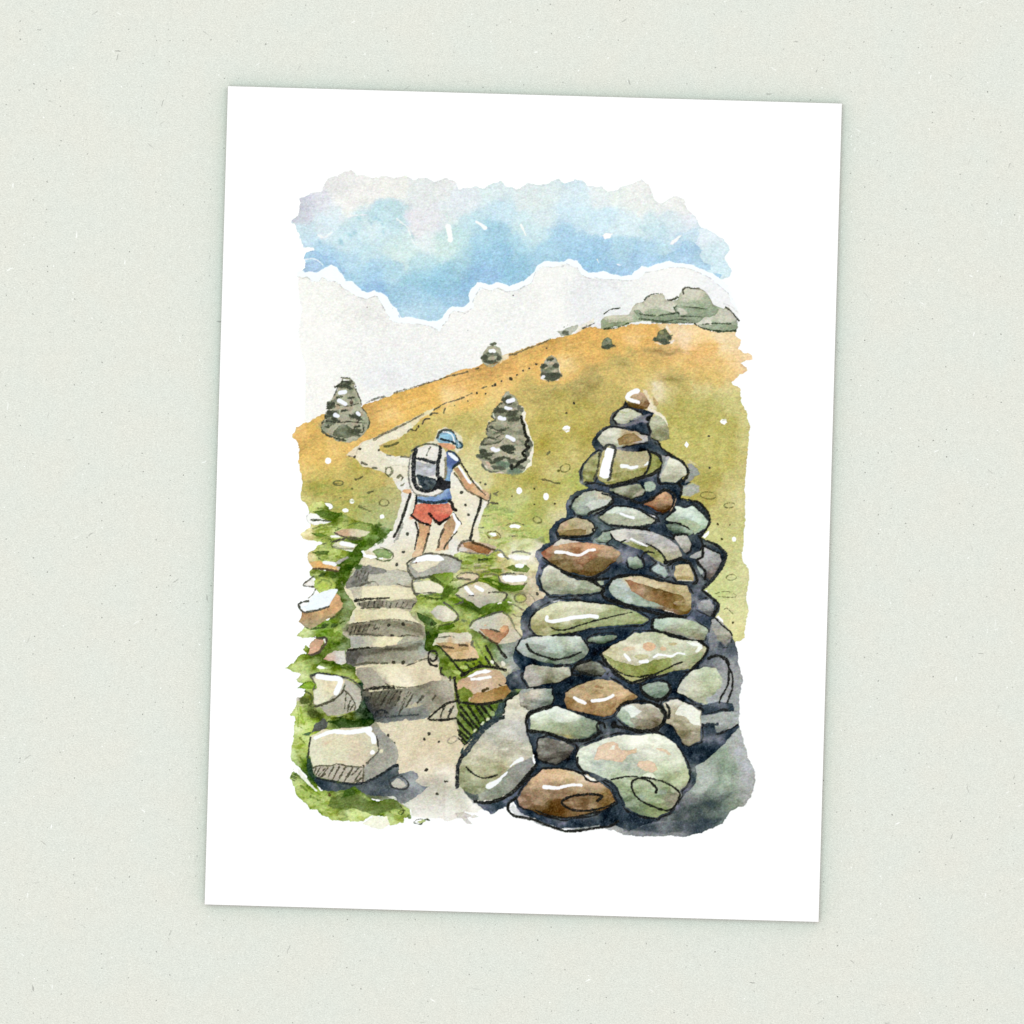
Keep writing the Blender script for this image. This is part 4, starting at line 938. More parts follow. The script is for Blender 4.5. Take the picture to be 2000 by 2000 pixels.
# ---------------------------------------------------------------- grassy verges with half buried rocks
PAINTING.append('''
e painted_grass | bright and dark green tufts on the left of the steps
w #A9BE58 r1.8 s.7 d.12 v.07 S9 q.15 : G 290,830 340,790 450,770 560,900 700,930 850,1000 1060,1040 1200,1080 1330,1120 1240,1200 1150,1290 1080,1330 940,1400 960,1470 900,1570 850,1600 760,1750 720,1850 J 690,110 740,250 820,330 870,430 820,480 770,600 700,660 690,760 790,830 800,920 740,970 720,1130 870,1180 860,1250 950,1400 960,1560 1000,1650 K 1080,100 1110,200 1000,260 850,290 550,400 300,400 300,700 360,900 430,1050 900,1000 1000,1130 1150,1180 1350,1160 1430,1230 1560,1290 1570,1380 1490,1420 1480,1470 1300,1480 1260,1400 1080,1370 950,1450 700,1440 560,1415 400,1350 370,1290 290,1290 270,1240 200,1170 110,1100 90,1000 40,900 80,790 170,860 250,900 250,880 140,760 60,680 45,620 60,560 80,420 100,300 100,120 20,110 J 100,1680 130,1600 200,1540 230,1460 150,1440 240,1390 150,1360 100,1330 200,1270 150,1250 -40,1190 30,1150 100,1130 130,1060 200,1020 250,1010 210,950 240,910 290,930 300,860 360,800 200,795 120,785 160,720 220,680 300,690 600,530 360,180 350,60 G 290,1700 290,1650 330,1600 440,1640 600,1640 330,1600 270,1530 260,1420 330,1390 380,1330 450,1290 350,1270 250,1250 180,1190 260,1110 330,1090 400,1080 290,990 270,920 : G 400,830,#BFC55E 350,900,#B3BE58 500,930,#5F8426 620,950,#648A2C 800,980,#97A446 500,1100,#A9B950 900,1080,#7FA02E 700,1050,#B9CC68 1000,1060,#6E8E34 1100,1150,#4E7E1E 1200,1200,#4A7420 1250,1110,#8CA868 300,1250,#DDD28A 230,1180,#DDD08C 500,1180,#8FA83E 350,1350,#C9C86C 450,1420,#8BA63A 320,1500,#E0CC90 600,1440,#98B040 950,1300,#5B8A28 900,1400,#54802A 900,1530,#4F7C26 700,1600,#58802C 750,1700,#4A7420 450,1700,#6E8E34 330,1660,#A3BE58 450,1850,#A9C24C 560,1800,#8CAC44 J 620,60,#54802A 700,200,#54782A 740,300,#54742C 760,420,#6B7E40 600,680,#6B9A2C 700,550,#6E8840 400,720,#5E9420 200,720,#B9CC78 600,760,#8FB040 600,850,#4C7E16 750,870,#5E7A38 520,950,#54781E 450,1000,#4F7A1E 300,1050,#8AAA40 180,1150,#98B850 60,1190,#A3C45A 320,1150,#7FA23A 400,1060,#4A6E1E 600,1140,#3F6518 800,1180,#2F5514 560,1210,#97B843 750,1240,#A9BC54 150,1320,#D3DA98 250,1400,#86B236 260,1560,#98A84C 200,1600,#9CA85A 330,1740,#4A5E22 300,1640,#6E7A30 480,1660,#8A9C48 200,1780,#82B020 90,1760,#BCCF70 600,1790,#96A84C 800,1760,#7F8E3C 960,1600,#1E3A28 950,1750,#3A4A34 K 220,200,#8AB82C 120,330,#C9D88E 200,300,#A0C23C 180,450,#9DBF4A 80,600,#CCD998 140,560,#93B83C 230,700,#6C9A28 300,850,#2F5A28 230,830,#4E7A2C 130,950,#A3C456 250,1150,#86B036 400,1200,#86AE3A 700,1150,#6E8E3A 900,1160,#6E9030 800,1060,#4C7A1C 1100,1230,#5F8A1E 700,1250,#7F9E40 500,1340,#A3BF50 900,1390,#B4CE64 1300,1250,#6E9030 1400,1420,#9AB84C 1530,1350,#A9C45C 700,200,#24460F 900,200,#28500E 1050,170,#1E3A22 600,330,#8FA848
w #F3F3E6 r1.2 d.06 o.95 : K 120,740 200,830 290,950 400,1060 370,1080 250,960 140,850
w #F0F0D8 r1.2 d.05 v.02 : K 960,1470 1080,1375 1250,1385 1290,1470 1230,1530 1170,1552 1060,1510
w #FBFBF4 r1 d.02 : J 370,1180 400,1160 510,1190 420,1210
w #FBFAF6 r1 : G 540,1200 640,1190 680,1220 560,1230
l #5E6A28 3,2 o.7 r1.6 : G 340,1110 450,1070 620,1060
l #55702C 3,2.4 o.8 r1.6 : G 620,1130 760,1070 900,1040 1040,1050
l #5E7A30 2.6,2 o.8 r1.6 : G 450,1110 560,1090 650,1100
w #5C8A2C r1.3 d.16 : G 300,1165 400,1160 520,1190 460,1220 370,1215
w #4E7820 r1.4 d.16 : G 330,900 420,880 560,890 700,920 640,980 560,1000 460,970
w #4E7426 r1.2 d.14 : G 320,1410 430,1390 530,1400 510,1440 380,1440
l #50583A 2.4,1.6 o.8 r1.4 : G 430,1250 520,1240 560,1270 440,1310
w #7EA158 r1.3 d.14 : G 1080,1400 1150,1350 1260,1370 1330,1440 1310,1490 1150,1480
l #4A5A34 3.2,2.6 o.85 r1.4 : G 1180,1345 1290,1390 1340,1450 1310,1500 1220,1520 1120,1490
b #3A6414 10,7,30 r2 s1.6 o.8 : G 1120,1110 1200,1190 1060,1280 860,1380
b #2C5410 8,5,-30 r2 s1.6 o.7 : G 1170,1270 1150,1080 900,1590 600,1690 700,1540
b #1E3A14 8,4,-20 r2 s1.6 o.7 : G 450,1690 J 600,650 480,660
b #7C8A50 8,12,10 r2 s2 o.6 : J 730,640 740,480
l #3A4A20 3,4 o.85 r1.8 : J 240,670 300,700 480,680
l #4A4A2A 3.4 r1.4 o.85 : J 300,1290 330,1340 360,1400 330,1460
w #7DB42C r1 d.25 : J 140,1440 220,1380 300,1360 340,1390 390,1400 400,1440 300,1450
l #3E6A14 1.4 r1 : J 140,1440 220,1380 300,1360 390,1400 395,1440 330,1450
l #4F5C2C 4 r1.6 o.9 : J 230,1480 300,1520 320,1580 310,1640 290,1660
b #BEB8A8 4.6,4 r1.4 s1 o.9 : J 150,1580
b #44501E 10,8,20 r2 s1.6 o.8 : J 330,1760 220,1600
l #84B42A 5,3 r1.8 d.2 : J 170,1690 190,1800 220,1900
l #5E9414 1.2 o.8 r1 : J 135,1690 150,1800 140,1920 K 160,250 230,290 300,270
w #4C4F54 r1.4 s1 d.05 : K 310,330 340,240 420,190 460,150 510,200 500,270 420,310
w #2C4A30 r1.6 s1.2 d.05 o.9 : K 200,350 300,320 280,360
w #27480F r1.5 s1 d.05 v.1 : K 520,185 700,150 900,170 1050,150 1110,200 1000,250 850,290 680,270
w #2F4738 r1.4 s1.4 d0 : K 250,640 300,660 330,770 340,860 400,900 340,940 280,880 240,760
w #54702A r1.6 s1 d.05 o.8 : K 560,1130 650,1120 720,1160 820,1010 870,1090 960,1150 1050,1190 1180,1200 1250,1160 1370,1180 1450,1260 1440,1300 1320,1290 1150,1370 950,1320 850,1270 700,1300 520,1250
w #2C5A14 r1.6 s1.4 d.05 o.75 : K 690,1150 740,1050 800,1010 860,1060 860,1110 780,1130
d #4A3418 3 o.8 : K 540,1110
o #4A5A24 2.4,6,3.6,-40 r1.4 : K 1440,1330
l #4A4A28 3.4,2 r1.6 o.8 : K 1430,1260 1490,1310
d #4A6A1E 4 o.8 : K 1540,1385
l #36402C 2,3 r1.4 : K 1600,1465 1690,1475 1740,1420 1790,1430
w #A9B86E r1 d.1 : K 1610,1450 1720,1430 1740,1440 1680,1470
l #5C5F4C 1.6 r1.2 : K 1600,1450 1640,1420 1700,1415
h #46602A 1.8,1.2 r1.2 : K 60,870 130,900 55,890 120,915 45,910 105,935 90,850 160,880
w #BDB5A6 r.8 o.7 d.1 : R 120,1340 230,1320 330,1370 260,1400 150,1410
w #C3BDB2 r.8 o.7 d.1 : R 200,1400 260,1385 340,1475 270,1480
w #C3BDB2 r.8 o.7 d.1 : R 310,1380 360,1360 425,1385 340,1405
h #6B862C 3.6,1.8 r2 s1 o.85 : G 400,860 520,850 650,1010 780,1020 450,1210 560,1220 480,1480 580,1500 700,1560 800,1540 380,1440 470,1460 640,1340 560,1360
h #33560F 3.6,1.8 r2 s1 o.85 : G 900,1180 1040,1150 820,1290 940,1260 760,1480 860,1440 640,1660 740,1640 980,1330 1060,1280 J 620,120 700,180 640,640 720,600 560,860 640,900 450,1120 560,1160 700,1190 800,1195
h #B9CC66 4,2 r2 s1 o.85 : G 420,1150 520,1140 350,1240 420,1260 420,1380 520,1375 560,1460 640,1430 350,1700 420,1680 J 600,720 660,700 210,720 290,700 150,1120 260,1100 130,1200 260,1190 420,1210 560,1230 K 150,980 210,1060 240,1160 330,1230 420,1290 560,1330 650,1380 800,1390 1330,1330 1430,1370 110,480 180,440
h #54761E 4,2 r2 s1 o.8 : K 180,1000 260,1060 300,1130 420,1180 560,1210 700,1220 740,1260 860,1270 980,1290 1100,1290 1200,1220 1320,1220 160,640 220,720 170,400 230,470
e painted_rock | white half outlined stone at the ragged edge of the left grass
w #F4F3F1 r1 d.03 v.01 : G 250,940 300,910 370,930 420,980 560,1025 480,1045 350,1070 270,1030
l #A9A6A0 1.4 o.7 r1.2 : G 290,910 250,960 270,1030 340,1060
l #37402A 4,2.6 r1.4 : G 310,1003 400,1000 550,1018
e painted_rock | tan almond shaped stone lying in the left grass
w #CFC79C r1.1 d.08 S8 : G 590,1170 700,1115 800,1105 930,1130 1050,1150 1000,1190 920,1225 850,1210 750,1205 : G 620,1170,#CBB89A 720,1150,#C8A080 820,1150,#C29468 900,1130,#CFC49A 980,1160,#D2CFA4 880,1210,#E2DFC8
l #5C5442 3,2.4 r1.4 : G 600,1165 700,1210 850,1235 950,1245
b #4A4E34 12,4,4 r1.8 s1.2 o.8 : G 820,1240
e painted_rock | pale stone with a long white dash in the left grass
w #D6D3AC r1.1 d.08 : G 560,1315 620,1270 740,1275 880,1300 920,1290 830,1390 700,1370 600,1345
l #4A4A3C 5,3 r1.6 : G 720,1240 600,1270 560,1300 570,1340
l #7C7F60 4,3 r1.4 o.8 : G 600,1345 720,1370 840,1360
l #EFEDE8 1.8 : G 700,1375 820,1392
l #F6F8FF 9,7 r.8 : G 690,1295 770,1310 840,1325
e painted_rock | orange edged slab low in the left grass
w #E0AC6C r1 d.1 S8 : G 270,1530 420,1510 470,1550 620,1580 690,1590 650,1645 450,1615 330,1615 : G 350,1560,#E0B070 500,1590,#DFA35A 620,1610,#D9A468
l #55452E 4,3 r1.6 : G 330,1615 440,1620 650,1645
l #4A4A30 3 r1.4 : G 410,1485 470,1510
l #F2F4FA 7,8 r.8 : G 470,1535 540,1545 600,1560
w #A39D94 r1.2 d.08 : G 620,1540 680,1490 760,1455 790,1480 720,1530 660,1560
w #B5A99A r1.2 d.08 : G 610,1590 690,1580 690,1600 650,1640
e painted_rock | small cream wedge stone jutting out at the ragged left edge
w #EEE9DC r1 d.03 : G 215,1815 330,1730 350,1800 340,1850
l #55534A 3 r1.2 : G 340,1710 220,1800 215,1830 350,1845
e painted_rock | lime green round tuft stone above the snow white slab
w #A9C24E r1.2 d.14 : G 340,1760 430,1720 560,1740 630,1820 600,1880 450,1910 360,1860
l #6E8A34 4,3 o.8 r1.4 : G 390,1800 470,1755 560,1800 540,1860
b #A6C43C 10,6 r1.4 s1.4 : G 460,1830
e painted_rock | large brown block with a thick snow white top left of the steps
w #C6834A r1.1 d.12 v.05 S12 : J 190,560 190,470 300,480 500,430 540,330 620,255 660,290 715,375 700,430 600,530 450,610 300,690 220,660 150,600 : J 250,530,#C07A40 450,500,#C88448 600,380,#CC8A50 670,350,#D9A678 650,450,#D3A077 350,610,#B58450 480,580,#A38C5C 300,670,#A89878
w #8F8A5C k r1.6 s3 d0 o.6 : J 230,640 430,580 620,500 700,440 600,560 430,640 300,690
l #8A5228 1.2 o.7 r1.2 : J 510,450 570,500
w #EDF6FB r1 d.02 v.01 : J 160,425 260,385 330,270 420,245 480,220 600,190 637,205 600,295 530,410 400,450 290,475 210,455
l #4A4A42 4,3.4 r1.3 : J 270,345 170,370 150,400 200,480 300,480 430,450 530,415
l #6E6A5C 3,2 r1.2 : J 360,200 330,260 270,310
l #4A4A2E 3,2 o.8 r1.5 : J 700,440 640,520 540,580
e painted_rock | small pink stone at the ragged left edge
w #D0A080 r1.1 d.08 v.04 : W 770,250 830,150 900,80 1050,80 1120,110 1100,220 1000,360 900,450 800,480 730,460 780,330
l #4A463A 4,5 r1.4 : W 910,55 1000,80 1120,70 1180,100
l #55483C 4,5 r1.4 : W 1170,110 1170,190 1080,310 1000,400 850,470 760,470
l #F1ECE6 3,2 r1 : W 1130,110 1150,180
e painted_rock | pink and white wedge stone beside the fourth riser
w #C9C4B4 r1 d.05 S6 : W 1100,570 1250,440 1400,370 1600,380 1640,640 1600,680 1450,680 1350,610 1200,600 : W 1180,560,#CF9C88 1290,480,#D0A088 1350,430,#C9BCA8 1400,560,#DDE0E6 1500,480,#C6C3B4 1550,620,#CFCAB8
e painted_rock | boulder with a white hooked highlight beside the lowest step
w #A8A391 r1.1 d.1 v.04 : J 310,1300 400,1255 600,1285 740,1320 850,1380 930,1450 945,1600 850,1730 650,1815 520,1790 420,1680 340,1640 330,1470 400,1430 370,1380 340,1340
w #DAD5AF r1.1 d.06 S10 : J 340,1320 380,1280 660,1320 740,1340 720,1400 620,1520 500,1610 400,1650 350,1640 330,1480 400,1440 360,1380 : J 450,1400,#D6D0A8 550,1400,#DECFA6 400,1600,#DEDCC0 500,1550,#D8D4AE
w #AFAA98 r1.1 d.06 : J 740,1330 830,1370 920,1460 940,1600 860,1720 850,1600 760,1480 720,1420
l #34383A 5,4 r1.5 : J 310,1285 400,1255 500,1265 620,1290 730,1310
l #55534A 4,3.4 r1.5 : J 730,1300 830,1350 920,1430 960,1520 940,1620
l #5C584A 3.4,2.6 r1.5 : J 300,1290 330,1340 360,1400 330,1460
l #4F4C3C 4.4,4 r1.5 : J 360,1670 450,1650 600,1580 700,1490 730,1410
l #4F4C3C 3.6,3 r1.5 : J 715,1460 800,1540 860,1650 850,1730
h #4F4C3C 3,2.4 r1.6 : J 750,1500 730,1700 800,1600 760,1700 780,1650 770,1740 845,1640 800,1720
l #A0B040 3,2 r1.5 o.8 : J 560,1800 700,1780 850,1730
l #F7FAFF 10.5 r.8 s.6 : J 395,1295 520,1315 660,1330 665,1400 620,1500
e painted_rock | big pale boulder with white rim highlight and hatched underside at the bottom of the steps
w #98958A r1.1 d.08 v.05 : K 970,760 1010,690 1100,600 1170,550 1130,400 1060,260 1110,240 1200,310 1330,420 1400,560 1400,650 1370,720 1200,850 1000,955 960,960
w #7F7C76 r1.4 s2 d0 o.7 k : K 1080,260 1200,310 1330,440 1380,560 1250,560 1160,480
w #D8D5B5 r1 d.05 v.02 S14 : K 270,580 300,370 450,290 650,275 1050,255 1130,400 1160,550 1060,650 970,760 650,740 430,750 330,760 300,640 : K 400,500,#DCD9B8 600,560,#D2D2A8 580,420,#DACDA6 900,500,#D6C4A2 900,630,#D3BC9C 750,650,#DAD6B8 1000,450,#CCC9A6 400,650,#DCDAB8 1050,600,#BFB79C
b #DDB590 9,3,-8 s6 o.6 : K 500,430 700,690
w #B3AB97 r1 d.08 : K 320,775 430,745 640,725 960,760 985,940 900,965 800,965 600,935 400,890 340,840
l #55513F 3,2.4 r1.4 : K 330,770 430,742 560,745 640,720 760,745 960,765
h #55513F 3.2,2.4 r1.6 : K 370,775 350,830 420,765 370,860 520,770 430,880 590,760 520,890 660,760 570,930 740,760 640,940 830,770 720,950 900,780 820,860 940,800 850,950 965,740 960,950 480,780 400,870
h #55513F 4.4,3.4 r1.6 : K 480,850 420,890 960,890 880,940
l #3A3C34 3.4,3 r1.4 : K 265,640 275,560 300,380
l #3E3E38 3,2.6 r1.4 : K 1130,380 1150,480 1165,560
l #5C584C 5,3 r1.6 : K 1010,710 1060,660
l #5C584C 2.4 r1.4 : K 1080,640 1150,570
l #F7FAFF 7,10 r.8 s.6 : K 360,395 480,345 600,310 750,325 900,310 1000,290 1050,285
l #F7FAFF 9,10.5 r.8 s.6 : K 1010,310 1080,370 1095,440
b #FDFEFF 4.6,4.6 r.6 s.6 : K 1080,575
b #D9D4AC 4,4 s1 : K 1190,560
e painted_shadow | smoky indigo wash under the big pale boulder
w #4A5060 r1.5 s1 d.05 v.08 S14 : K 330,940 350,890 600,950 830,975 1000,965 1200,860 1360,730 1400,740 1420,840 1560,815 1650,830 1660,890 1600,940 1700,990 1820,990 1740,1060 1620,1140 1480,1220 1430,1210 1350,1130 1200,1140 1060,1130 950,1080 850,1000 720,1050 560,1060 430,1060 : K 450,1000,#3E4658 600,1010,#464C5E 800,1000,#3C4450 1000,1040,#4A5062 1200,950,#454B5C 1400,1120,#6A7080 1500,1180,#84888C 1550,860,#5A6072 1650,1050,#7A8090 1300,1080,#565C6C 1380,800,#3E4654
l #1E222A 4,5 r1.8 : K 380,900 600,945 820,975 1000,950 1180,860 1300,780 1390,735
w #BAB6A6 r1 d.06 : K 1320,960 1390,900 1480,950 1500,1000 1430,1035 1340,1015
l #33363A 4,3.4 r1.5 : K 1290,920 1400,870 1490,910 1530,980 1490,1040 1380,1030 1310,1000 1290,930
''')
